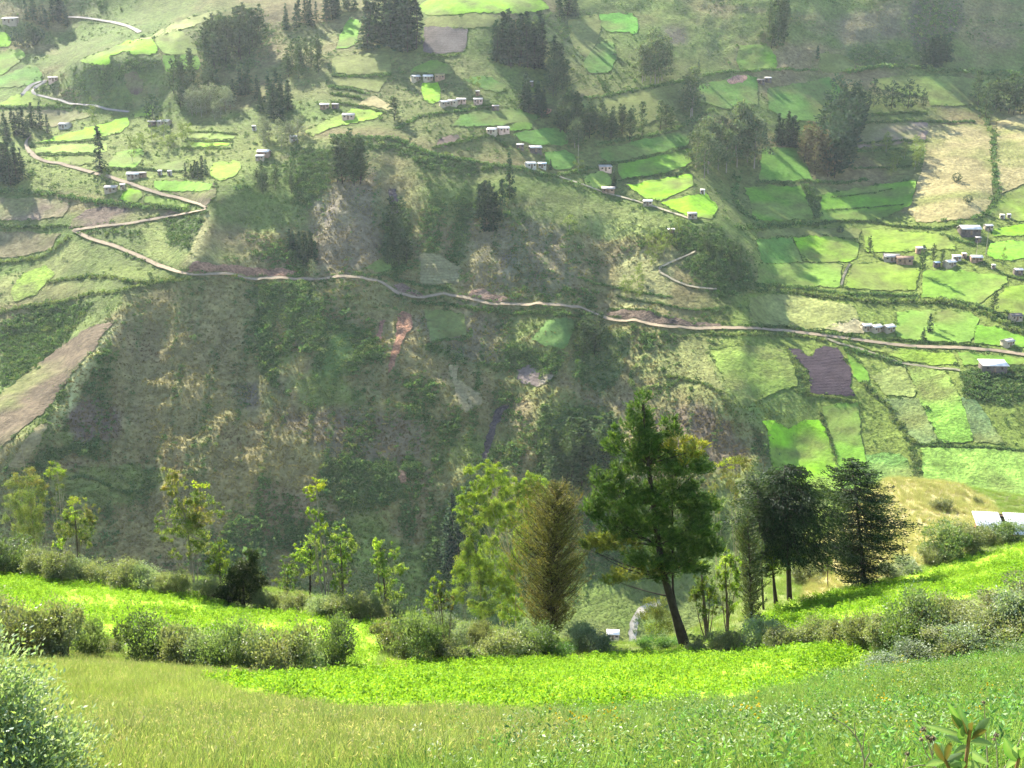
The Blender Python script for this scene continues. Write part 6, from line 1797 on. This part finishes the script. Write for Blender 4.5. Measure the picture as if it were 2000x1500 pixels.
# rough grass between the fields and hedges, straw on the hump
P, u, v = near_points(crng, 60000, -52, 66, 40, 132, lambda u, v, X, Y: (u > -80) & (u < 2080) & (not_crop(u, v)) & (v > 900) & (Y < np.interp(u, CREST[:, 0], CREST[:, 1]) + 2))
hm = inpoly(u, v, HUMP)
ix = np.where(hm, crng.randint(7, 9, len(P)), np.where(crng.rand(len(P)) < 0.35, crng.randint(0, 4, len(P)), crng.randint(4, 7, len(P))))
tag(scatter('rough_grass', P, slope_rot(P, crng), crng.uniform(0.8, 1.5, len(P)), ix, gt), 'rough grass round the hedges and straw coloured grass on the hump', 'grass', kind='stuff')

# weeds on the right of the near slope
W_G = [(0.128, 0.256, 0.058), (0.165, 0.31, 0.072), (0.105, 0.209, 0.052)]
W_S = [(0.14, 0.235, 0.09), (0.165, 0.25, 0.11), (0.12, 0.21, 0.07)]
W_O = [(0.12, 0.20, 0.045), (0.15, 0.22, 0.055)]
wt_ = [tmesh('weed', leafy(860 + i, 70, 0.46, 0.16, 0.060, 0.016, W_G, 0.8, 5), M_SHRUB) for i in range(2)] + \
      [tmesh('weed', leafy(870 + i, 60, 0.42, 0.15, 0.050, 0.015, W_S, 0.6, 5), M_SHRUB) for i in range(2)] + \
      [tmesh('weed', leafy(880 + i, 90, 0.5, 0.22, 0.045, 0.018, W_O, 0.5, 7), M_SHRUB) for i in range(2)]
yf = leafy(890, 30, 0.45, 0.12, 0.06, 0.014, W_G, 0.8, 3)
rng = np.random.RandomState(4)
fp = np.stack([rng.normal(0, 0.1, 14), rng.normal(0, 0.1, 14), rng.uniform(0.4, 0.55, 14)], 1)
yfl = leafcloud(np.repeat(fp, 4, 0), rng.normal(0, 1, (56, 3)), 0.028, 0.022, rng, np.tile(np.array([[0.55, 0.42, 0.02]]), (56, 1)))
wt_.append(tmesh('weed', join([yf, yfl]), M_SHRUB))
P, u, v = near_points(crng, 15000, -8, 26, 5.5, 44, lambda u, v, X, Y: (u > 560) & (u < 2060) & (v > 1170) & (v < 1560) & not_crop(u, v) & (crng.rand(len(u)) < np.clip((u + (v - 1400) * 3.2 - 1020) / 650, 0.0, 1)), 1.4)
cl = fbm(P[:, 0] / 1.2, P[:, 1] / 1.2, 3, 35)
ix = np.where(cl > 0.68, crng.randint(2, 4, len(P)), np.where(cl > 0.46, crng.randint(0, 2, len(P)), crng.randint(4, 6, len(P))))
ix = np.where(crng.rand(len(P)) < 0.03, 6, ix)
tag(scatter('weeds', P, slope_rot(P, crng), crng.uniform(0.55, 1.2, len(P)), ix, wt_), 'green and silvery leafy weeds on the right of the near slope', 'weeds', kind='stuff')

# ------------------------------------------------------------------ the broad leaved plant and dead stalks in the lower right corner
def lance(p0, p1, width, sag, roll, cols, rng):
    """one folded lance shaped leaf from p0 to p1"""
    p0 = np.asarray(p0, float); p1 = np.asarray(p1, float)
    d = p1 - p0; L = np.linalg.norm(d); d = d / L
    s = np.cross(d, np.array([0.1, 0.9, -0.45])); s /= np.linalg.norm(s)
    up = np.cross(s, d)
    s, up = s * math.cos(roll) + up * math.sin(roll), up * math.cos(roll) - s * math.sin(roll)
    t = np.linspace(0, 1, 9)
    w = width * np.sin(np.clip(t * 0.97 + 0.02, 0, 1) ** 0.8 * 3.14159) ** 0.9 * 0.5 + 0.0006
    c = p0 + d * (t * L)[:, None] + up * (np.sin(t * 3.14) * 0.06 * L)[:, None] + np.array([0, 0, -1]) * (sag * L * t * t)[:, None]
    lf = c + s * w[:, None] + up * (w * 0.45)[:, None]
    rt = c - s * w[:, None] + up * (w * 0.45)[:, None]
    V = np.concatenate([lf, c, rt])
    n = 9
    F = np.concatenate([np.stack([np.arange(n - 1) + k * n, np.arange(n - 1) + 1 + k * n, np.arange(n - 1) + 1 + (k + 1) * n, np.arange(n - 1) + (k + 1) * n], 1) for k in (0, 1)])
    cc = np.tile(np.asarray(cols[0]), (len(V), 1)) * rng.uniform(0.85, 1.15, (len(V), 1))
    cc[n:2 * n] = np.asarray(cols[1])
    return V, F, cc


LG1 = ((0.065, 0.15, 0.035), (0.15, 0.22, 0.08)); LG2 = ((0.11, 0.18, 0.085), (0.19, 0.24, 0.13)); LRU = ((0.075, 0.085, 0.03), (0.10, 0.07, 0.03))
DP = 3.35


def pp(u, v, dy=0.0):
    return plane_pt(u, v, DP + dy)


rng = np.random.RandomState(15)
bz = float(near_h(np.array([1.38]), np.array([DP]))[0])
t = empty('broad_leaved_plant', (1.38, DP, bz)); tag(t, 'broad leaved plant with long woolly leaves and rusty stems in the lower right corner', 'plant')
o0 = np.array([1.38, DP, bz])
st1 = smoothline([o0 + (0, 0, -.05), pp(1880, 1560), pp(1889, 1490), pp(1895, 1425)], 0.04) - o0
st2 = smoothline([o0 + (0, 0, -.05), pp(1862, 1570), pp(1850, 1520), pp(1846, 1484)], 0.04) - o0
st3 = smoothline([o0 + (0, 0, -.05), pp(1960, 1590), pp(1984, 1530), pp(1990, 1480)], 0.04) - o0
M_RUST = plain_mat('rusty_stem', (0.15, 0.085, 0.04), 0.8, 0.1, 0.25, 20)
for s_ in (st1, st2, st3):
    obj('stem', tubes_mesh('stem', [tube(s_, np.linspace(0.010, 0.006, len(s_)), 6)], M_RUST), t)
LEAFS = [((1893, 1436), (1872, 1374), 26, LG1, -.2), ((1889, 1434), (1858, 1388), 20, LRU, .2), ((1884, 1432), (1850, 1370), 14, LG1, .4), ((1900, 1436), (1934, 1399), 18, LG2, .3), ((1886, 1440), (1806, 1411), 12, LG2, .1), ((1898, 1430), (1900, 1405), 12, LRU, 0),
         ((1890, 1448), (1845, 1436), 16, LG2, .3), ((1896, 1450), (1940, 1452), 18, LG2, -.2), ((1888, 1452), (1880, 1412), 24, LG1, -.4), ((1898, 1444), (1928, 1420), 14, LRU, .2), ((1893, 1460), (1862, 1470), 16, LG2, .2), ((1897, 1470), (1934, 1488), 18, LG2, 0),
         ((1846, 1488), (1826, 1446), 16, LRU, -.2), ((1847, 1486), (1858, 1444), 14, LRU, .2), ((1849, 1488), (1884, 1466), 18, LG2, .3), ((1844, 1489), (1808, 1494), 16, LG2, 0), ((1845, 1487), (1840, 1450), 14, LG2, .1), ((1850, 1492), (1880, 1496), 18, LG1, .2),
         ((1890, 1490), (1872, 1510), 18, LG1, 0), ((1892, 1488), (1920, 1512), 20, LG2, 0), ((1990, 1486), (1962, 1440), 28, LG1, -.2), ((1992, 1482), (2012, 1462), 22, LG1, .2), ((1990, 1484), (1984, 1450), 14, LG2, .1), ((1988, 1490), (1965, 1500), 18, LG2, 0)]
for a, b, w, cl_, rl in LEAFS:
    V, F, C = lance(pp(*a), pp(b[0], b[1], rng.uniform(-0.08, 0.08)), w * DP / FPX * 1.02, rng.uniform(0.0, 0.10), rl + rng.normal(0, 0.2), cl_, rng)
    obj('leaf', mesh('leaf', V - o0, F, M_SHRUB, C, True), t)
M_DEAD = plain_mat('dead_stalk', (0.20, 0.165, 0.12), 0.9, 0.05, 0.3, 15)
STALKS = [
    ('branching dead stalk with curled tips standing in the weeds', 3.9, [[(1688, 1560), (1690, 1500), (1684, 1465), (1672, 1440), (1656, 1420), (1640, 1410), (1626, 1402)], [(1672, 1440), (1664, 1424), (1668, 1412)], [(1688, 1490), (1698, 1474), (1696, 1456)], [(1684, 1470), (1694, 1440), (1690, 1425)]], []),
    ('tall thin dry stalk behind the broad leaved plant', 3.8, [[(1932, 1560), (1930, 1500), (1926, 1440), (1922, 1374)]], [(1921, 1372, 5)]),
    ('dry stalk with grey brown seed heads beside the broad leaved plant', 3.6, [[(1830, 1560), (1826, 1500), (1815, 1455), (1804, 1428)], [(1822, 1485), (1816, 1462), (1822, 1444)], [(1824, 1495), (1808, 1470), (1800, 1446)]], [(1804, 1425, 8), (1823, 1442, 8), (1818, 1446, 7), (1799, 1444, 6), (1812, 1440, 6)]),
    ('arching dry stalk with a small seed head at the right edge', 3.7, [[(1950, 1570), (1946, 1500), (1944, 1460), (1945, 1440)], [(1950, 1520), (1975, 1480), (2005, 1420)]], [(1946, 1436, 7), (1942, 1444, 5)]),
    ('low tangle of pale dry stems at the bottom edge', 3.5, [[(1700, 1590), (1740, 1520), (1790, 1495), (1830, 1500)], [(1720, 1590), (1760, 1530), (1770, 1500), (1772, 1475)], [(1750, 1590), (1780, 1540), (1840, 1520), (1900, 1525)], [(1690, 1580), (1700, 1530), (1694, 1500)]], [(1700, 1494, 6), (1772, 1472, 6)]),
]
for lb, dp, lines, heads in STALKS:
    gx = plane_pt(lines[0][0][0], 1500, dp)[0]
    g0 = np.array([gx, dp, float(near_h(np.array([gx]), np.array([dp]))[0])])
    t = empty('dry_stalk', tuple(g0)); tag(t, lb, 'dry stalk')
    tb = []
    for i, ln in enumerate(lines):
        p = [plane_pt(a, b, dp + rng.normal(0, 0.01)) for a, b in ln]
        if i == 0 or ln[0][1] > 1550: p = [g0] + p
        p = smoothline(p, 0.03)
        tb.append((lambda q: (q[0] - g0, q[1]))(tube(p, np.linspace(0.0045 if i == 0 else 0.003, 0.0016, len(p)), 5)))
    obj('stem', tubes_mesh('stem', tb, M_DEAD), t)
    for a, b, r in heads:
        c = plane_pt(a, b, dp) - g0
        n = 40
        d = sphere_dirs(rng, n)
        V, F, C = leafcloud(c + d * r * dp / FPX * 0.55, d, r * dp / FPX * 1.1, r * dp / FPX * 0.5, rng, palette(rng, n, [(0.20, 0.16, 0.14), (0.28, 0.24, 0.21), (0.14, 0.11, 0.10)], 0.2))
        obj('seed_head', mesh('seed_head', V, F, M_GRASS, C), t)

# ------------------------------------------------------------------ houses
ROOFM = {'w': plain_mat('white_sheet_roof', (0.72, 0.67, 0.60), 0.9, 0.03, 0.24, 0.5), 'g': plain_mat('grey_sheet_roof', (0.44, 0.40, 0.35), 0.9, 0.03, 0.3, 0.5), 'b': plain_mat('brown_tile_roof', (0.20, 0.14, 0.10), 0.9, 0.1, 0.3, 1.0),
         't': plain_mat('thatch_roof', (0.22, 0.19, 0.09), 0.95, 0.05, 0.3, 1.5), 'u': plain_mat('blue_sheet_roof', (0.50, 0.58, 0.66), 0.5, 0.3, 0.1, 0.8), 'd': plain_mat('dark_roof', (0.12, 0.11, 0.10), 0.9, 0.1, 0.3, 1.0)}
WALLM = {'c': plain_mat('cream_wall', (0.32, 0.27, 0.19), 0.9, 0.1, 0.15, 0.7), 'w': plain_mat('white_wall', (0.42, 0.39, 0.32), 0.9, 0.1, 0.1, 0.7), 'b': plain_mat('adobe_wall', (0.30, 0.20, 0.13), 0.95, 0.05, 0.25, 0.9), 'p': plain_mat('pinkish_wall', (0.52, 0.36, 0.28), 0.9, 0.1, 0.15, 0.7), 'd': plain_mat('dark_wall', (0.12, 0.10, 0.085), 0.9, 0.05, 0.3, 0.9)}
M_OPEN = plain_mat('dark_opening', (0.03, 0.028, 0.026), 0.6, 0.3, 0.1, 1.0)
M_WOOD = plain_mat('weathered_wood', (0.19, 0.13, 0.085), 0.9, 0.1, 0.3, 2.0)


def box(x0, x1, y0, y1, z0, z1):
    V = np.array([(x, y, z) for x in (x0, x1) for y in (y0, y1) for z in (z0, z1)], float)
    return V, np.array([(0, 1, 3, 2), (4, 6, 7, 5), (0, 4, 5, 1), (2, 3, 7, 6), (0, 2, 6, 4), (1, 5, 7, 3)])


def mk(nm, lst, mat):
    Vs, Fs, n = [], [], 0
    for V, F in lst:
        Vs.append(V); Fs.append(np.asarray(F) + n); n += len(V)
    return mesh(nm, np.concatenate(Vs), np.concatenate(Fs), mat)


def slab(a, b, c, d, th):
    """roof sheet through four corners, TH thick"""
    T = np.array([a, b, c, d], float)
    n = np.cross(T[1] - T[0], T[3] - T[0]); n /= np.linalg.norm(n)
    if n[2] < 0: n = -n
    V = np.concatenate([T, T + n * th])
    return V, np.array([(0, 3, 2, 1), (4, 5, 6, 7), (0, 1, 5, 4), (1, 2, 6, 5), (2, 3, 7, 6), (3, 0, 4, 7)])


def house(name, p, w, rz, label, roof='w', wall='c', style='gable', dep=0.7, hgt=0.36, pitch=0.20, group=None, cat='house', windows=2):
    """W metres long; walls run 2 m into the slope; the long side faces -Y before turning"""
    t = empty(name, tuple(p), rz); tag(t, label, cat, group)
    d = w * dep; h = max(2.0, w * hgt); e = w * 0.05; r = w * pitch
    x0_, x1_, y0_, y1_ = -w / 2, w / 2, -d / 2, d / 2
    if style == 'gable':
        V = np.array([(x0_, y0_, -2.5), (x1_, y0_, -2.5), (x1_, y1_, -2.5), (x0_, y1_, -2.5), (x0_, y0_, h), (x1_, y0_, h), (x1_, y1_, h), (x0_, y1_, h), (x0_, 0, h + r), (x1_, 0, h + r)], float)
        obj('wall', mesh('wall', V, [np.array([(0, 1, 5, 4), (2, 3, 7, 6)]), np.array([(1, 2, 6, 9, 5), (3, 0, 4, 8, 7)])], WALLM[wall]), t)
        k = e / (d / 2) * r
        rf = obj('roof', mk('roof', [slab((x0_ - e, y0_ - e, h - k), (x1_ + e, y0_ - e, h - k), (x1_ + e, 0, h + r), (x0_ - e, 0, h + r), 0.12),
                                      slab((x0_ - e, 0.004, h + r), (x1_ + e, 0.004, h + r), (x1_ + e, y1_ + e, h - k), (x0_ - e, y1_ + e, h - k), 0.12)], ROOFM[roof]), t)
        obj('ridge_cap', mk('ridge_cap', [box(x0_ - e, x1_ + e, -0.16, 0.16, h + r + 0.10, h + r + 0.2)], ROOFM[roof]), rf)
    else:
        V = np.array([(x0_, y0_, -2.5), (x1_, y0_, -2.5), (x1_, y1_, -2.5), (x0_, y1_, -2.5), (x0_, y0_, h), (x1_, y0_, h), (x1_, y1_, h + r * 0.7), (x0_, y1_, h + r * 0.7)], float)
        obj('wall', mesh('wall', V, np.array([(0, 1, 5, 4), (2, 3, 7, 6), (1, 2, 6, 5), (3, 0, 4, 7)]), WALLM[wall]), t)
        obj('roof', mk('roof', [slab((x0_ - e, y0_ - 2 * e, h - 0.05), (x1_ + e, y0_ - 2 * e, h - 0.05), (x1_ + e, y1_ + e, h + r * 0.72 + 0.06), (x0_ - e, y1_ + e, h + r * 0.72 + 0.06), 0.10)], ROOFM[roof]), t)
    dr = obj('door', mk('door', [box(-0.5, 0.5, y0_ - 0.05, y0_ + 0.1, -0.2, min(2.0, h * 0.86))], M_WOOD), t)
    for i in range(windows):
        x = x0_ + w * (0.2 if i == 0 else 0.8)
        fr = obj('window', mk('window', [box(x - 0.5, x + 0.5, y0_ - 0.06, y0_ + 0.1, h * 0.42, h * 0.82)], M_WOOD), t)
        obj('pane', mk('pane', [box(x - 0.4, x + 0.4, y0_ - 0.09, y0_ + 0.05, h * 0.46, h * 0.78)], M_OPEN), fr)
    return t


HOUSES = [  # u, v(foot), width px, turn deg, roof, wall, style, label
    (21, 46, 30, -5, 'w', 'c', 'shed', 'long low white roofed building in the upper left corner'),
    (104, 160, 20, 20, 'g', 'p', 'shed', 'small grey roofed house at the bend of the narrow road'),
    (128, 251, 24, -14, 'g', 'w', 'gable', 'beige roofed house at the tip of the valley lime plot'),
    (297, 245, 17, 10, 'g', 'd', 'shed', 'small grey shed left of the pale walled hamlet house'),
    (322, 245, 26, -12, 'g', 'c', 'gable', 'pale walled house under the dense dark broad tree'),
    (261, 347, 26, 5, 'w', 'c', 'gable', 'white roofed farmhouse beside the climbing road'),
    (280, 346, 14, 8, 'g', 'b', 'shed', 'little grey shed joined to the roadside farmhouse'),
    (313, 343, 9, 0, 'w', 'w', 'shed', 'first tiny white hut right of the roadside farm'),
    (332, 343, 9, 0, 'w', 'w', 'shed', 'second tiny white hut right of the roadside farm'),
    (217, 374, 26, 6, 'g', 'c', 'shed', 'grey roofed farm with an open front below the climbing road'),
    (240, 370, 11, 20, 'w', 'c', 'shed', 'white lean to shed beside the open fronted farm'),
    (516, 305, 26, -10, 'w', 'b', 'gable', 'white roofed house at the top of the bright ridge'),
    (508, 313, 18, -5, 'w', 'c', 'shed', 'long white shed just below the ridge top house'),
    (573, 275, 15, 30, 'w', 'w', 'gable', 'tiny white gabled house among pale eucalyptus'),
    (634, 212, 20, 5, 'w', 'b', 'shed', 'low white roofed hut above the lime shelf'),
    (655, 211, 14, -8, 'g', 'd', 'shed', 'dark walled hut next to the low white roofed one'),
    (681, 232, 26, 0, 'g', 'p', 'gable', 'pink walled house standing in the bright lime shelf'),
    (497, 254, 10, 0, 'w', 'w', 'shed', 'tiny white hut among the belt of grey trees'),
    (812, 158, 19, 35, 'w', 'c', 'gable', 'first pale gabled house in the row of three'),
    (836, 157, 21, 12, 'w', 'c', 'gable', 'second pale gabled house in the row of three'),
    (859, 154, 22, 5, 't', 'b', 'gable', 'low thatched house at the end of the row of three'),
    (868, 206, 20, 30, 'w', 'c', 'gable', 'white roofed house at the left of the upper hamlet'),
    (885, 204, 22, -20, 'g', 'c', 'gable', 'grey roofed house in the middle of the upper hamlet'),
    (901, 201, 20, 10, 'w', 'p', 'shed', 'pinkish house with white roof in the upper hamlet'),
    (934, 203, 20, 0, 'g', 'p', 'gable', 'pinkish walled house right of the upper hamlet'),
    (933, 186, 9, 0, 'w', 'b', 'shed', 'tiny white roofed hut above the upper hamlet'),
    (968, 216, 15, -4, 'g', 'd', 'shed', 'low dark shed below the upper hamlet'),
    (962, 261, 22, -25, 'w', 'c', 'gable', 'low white house beside the brown walled one'),
    (983, 259, 24, 20, 'w', 'p', 'gable', 'brown walled house with a white roof above the spur'),
    (1045, 296, 26, 15, 'w', 'd', 'gable', 'bright white roofed farmhouse with dark walls'),
    (1016, 291, 16, 0, 'g', 'd', 'shed', 'dark shed left of the bright white roofed farmhouse'),
    (1036, 327, 22, 25, 'w', 'w', 'gable', 'white hip roofed house on the spur trail'),
    (1059, 328, 18, 0, 'u', 'w', 'shed', 'blue white shed beside the house on the spur trail'),
    (1182, 333, 27, 8, 'g', 'p', 'shed', 'long flat roofed house above the pale plot'),
    (1188, 376, 28, -5, 'g', 'b', 'shed', 'grey flat roofed hut on the spur trail'),
    (1265, 401, 20, -10, 'w', 'c', 'shed', 'low white hut beside the lit lime plot'),
    (1037, 167, 10, -20, 'w', 'd', 'shed', 'tiny pale roof in the shade below the dense conifer stand'),
    (1486, 161, 16, 0, 'd', 'd', 'shed', 'dark hut with white trim in the hazy pasture'),
    (1500, 159, 14, 4, 'w', 'd', 'shed', 'white edged hut next to the dark hut in the hazy pasture'),
    (1372, 380, 10, 0, 'w', 'w', 'shed', 'tiny white shed between lime plots'),
    (1352, 426, 20, 5, 'g', 'c', 'shed', 'flat pale shed at the end of the spur trail'),
    (1892, 456, 42, 0, 'w', 'd', 'gable', 'largest white roofed barn on the far right slope'),
    (1930, 448, 17, 10, 'w', 'c', 'gable', 'small white house beside the large barn'),
    (1957, 428, 10, 0, 'w', 'w', 'shed', 'first tiny white roof above the oval plot'),
    (1970, 427, 8, 0, 'w', 'w', 'shed', 'second tiny white roof above the oval plot'),
    (1910, 472, 12, 5, 'g', 'd', 'shed', 'small grey hut below the large barn'),
    (1740, 508, 32, -8, 'g', 'c', 'gable', 'grey roofed farmhouse with a long shadow'),
    (1766, 514, 34, -12, 'b', 'b', 'gable', 'brown roofed farmhouse joined to the grey roofed one'),
    (1797, 494, 19, 10, 'g', 'b', 'shed', 'small shed above the brown roofed farmhouse'),
    (1829, 521, 13, 15, 'u', 'd', 'gable', 'small blue roofed house at the left of the farm cluster'),
    (1854, 519, 24, 25, 'w', 'c', 'gable', 'white gabled house in the farm cluster'),
    (1868, 508, 18, 0, 'w', 'w', 'shed', 'white fronted shed behind the white gabled house'),
    (1883, 503, 10, 0, 'w', 'p', 'shed', 'little pinkish hut in the farm cluster'),
    (1906, 510, 24, -4, 'w', 'b', 'gable', 'brown walled house with a pale roof in the farm cluster'),
    (1940, 525, 8, 0, 'w', 'w', 'shed', 'tiny white hut below the farm cluster'),
    (1988, 535, 18, 5, 'w', 'd', 'gable', 'white roof at the right edge under the oval plot'),
    (1982, 626, 26, 10, 'd', 'c', 'gable', 'dark roofed corner house beside the hedge'),
    (1692, 644, 22, 12, 'w', 'c', 'gable', 'pale shed first of the three above the road'),
    (1710, 646, 25, 30, 'w', 'c', 'gable', 'pale gabled house second of the three above the road'),
    (1735, 646, 25, 28, 'w', 'c', 'gable', 'pale gabled house standing apart, third of the three above the road'),
    (1967, 675, 26, 30, 'g', 'c', 'gable', 'grey gabled house just above the road at the right'),
    (1938, 724, 54, -3, 'w', 'd', 'shed', 'very long white roofed shed under the road'),
    (1197, 1246, 27, -4, 'w', 'c', 'shed', 'pale roof in the valley bottom left of the pale road'),
    (1311, 458, 15, 0, 'w', 'd', 'shed', 'half hidden hut on the terraced knoll'),
]
for u, v, w, dg, rf, wl, st, lb in HOUSES:
    p = far_at(u, v); m = float(far_px(u, v))
    house('house' if w > 15 else 'hut', p + np.array([0, 0, 0.15]), w * m * 0.86, R(dg), lb, rf, wl, st, 0.55 if st == 'shed' else 0.72, 0.30, 0.15, 'farmhouses and huts on the far slope', 'house' if w > 15 else 'hut', 2 if w > 15 else 1)

# utility poles
for u, v, h, lb in [(1906, 506, 34, 'utility pole standing in the farm cluster'), (1925, 500, 52, 'tall utility pole between the barn and the farm cluster'), (1129, 330, 44, 'thin pale pole behind the flat roofed house'), (1534 / 1.0, 0, 0, '')][:3]:
    p = far_at(u, v); m = float(far_px(u, v)); H = h * m
    t = empty('utility_pole', tuple(p)); tag(t, lb, 'pole', 'utility poles on the far slope')
    obj('post', tubes_mesh('post', [tube(np.array([(0, 0, -0.5), (0, 0, H * 0.5), (0, 0, H)]), [0.14, 0.12, 0.09], 8)], WALLM['c']), t)
    obj('crossarm', mk('crossarm', [box(-0.8, 0.8, -0.06, 0.06, H - 0.6, H - 0.45)], M_WOOD), t)

# the white roofed building beside the dry hump: two sheets with a dark gap
b = base_of(1960, 1052)
Yh = b[1] + 1.2
hc = np.array([plane_pt(1999, 1046, Yh)[0], Yh, b[2] - 0.95])
t = empty('white_roofed_house', tuple(hc), R(-7)); tag(t, 'white sheet roofed brick house with a dark gap in its roof beside the hump', 'house')
w, d, h = 8.0, 2.7, 1.5
V = np.array([(-w / 2, -d / 2, -2), (w / 2, -d / 2, -2), (w / 2, d / 2, -2), (-w / 2, d / 2, -2), (-w / 2, -d / 2, h), (w / 2, -d / 2, h), (w / 2, d / 2, h + 0.75), (-w / 2, d / 2, h + 0.75)], float)
M_BRICK = plain_mat('brick_wall', (0.24, 0.13, 0.085), 0.95, 0.05, 0.25, 2.5)
wl = obj('wall', mesh('wall', V, np.array([(0, 1, 5, 4), (2, 3, 7, 6), (1, 2, 6, 5), (3, 0, 4, 7)]), M_BRICK), t)
Hh = lambda y: h + (y + d / 2) / d * 0.75 + 0.06


def sheet(xa, xb, ya, yb):
    """corrugated sheet"""
    n = max(8, int((xb - xa) / 0.10)); x = np.linspace(xa, xb, n)
    z = 0.035 * np.where(np.arange(n) % 2, 1, -1)
    A = np.stack([x, np.full(n, ya), Hh(ya) + z], 1); B = np.stack([x, np.full(n, yb), Hh(yb) + z], 1)
    A2 = A - [0, 0, .05]; B2 = B - [0, 0, .05]
    Vv = np.concatenate([A, B, A2, B2]); i = np.arange(n - 1)
    return Vv, np.concatenate([np.stack([i, i + 1, i + 1 + n, i + n], 1), np.stack([i + 2 * n, i + 3 * n, i + 3 * n + 1, i + 2 * n + 1], 1), np.stack([i, i + 2 * n, i + 2 * n + 1, i + 1], 1)])


M_ZINC = plain_mat('white_zinc_sheet', (0.82, 0.80, 0.77), 0.85, 0.05, 0.10, 0.8)
for xa, xb in ((-4.6, -2.1), (-1.7, 1.4), (1.42, 4.6)):
    obj('roof_sheet', mk('roof_sheet', [sheet(xa * 0.95, xb * 0.95, -1.6, 1.5)], M_ZINC), t)
obj('beam', mk('beam', [box(-4.1, 4.1, -0.3, -0.16, Hh(-0.2) - 0.24, Hh(-0.2) - 0.10)], M_WOOD), t)
obj('beam', mk('beam', [box(-4.1, 4.1, 1.1, 1.24, Hh(1.1) - 0.22, Hh(1.1) - 0.10)], M_WOOD), t)
obj('floor', mk('floor', [box(-3.9, 3.9, -1.2, 1.2, -0.3, -0.1)], M_OPEN), t)
fr = obj('window', mk('window', [box(-3.4, -2.4, -d / 2 - 0.06, -d / 2 + 0.05, 0.6, 1.4)], M_WOOD), t)
obj('pane', mk('pane', [box(-3.3, -2.5, -d / 2 - 0.09, -d / 2 - 0.02, 0.68, 1.32)], M_OPEN), fr)
n = 0
bk = mesh('brick', *box(-0.14, 0.14, -0.012, 0.06, -0.06, 0.06), plain_mat('brick', (0.30, 0.15, 0.09), 0.9, 0.05, 0.2, 3.0))
for r_ in range(12):                                            # courses of bricks standing proud of the front wall
    for c_ in range(26):
        x = -3.85 + c_ * 0.32 + (0.16 if r_ % 2 else 0)
        z = 0.10 + r_ * 0.145
        if x > 3.8 or z > 1.4 or (-3.6 < x < -2.2 and 0.5 < z < 1.5): continue
        if n >= 280: break
        obj('brick', bk, wl, (x, -d / 2 - 0.01, z)); n += 1
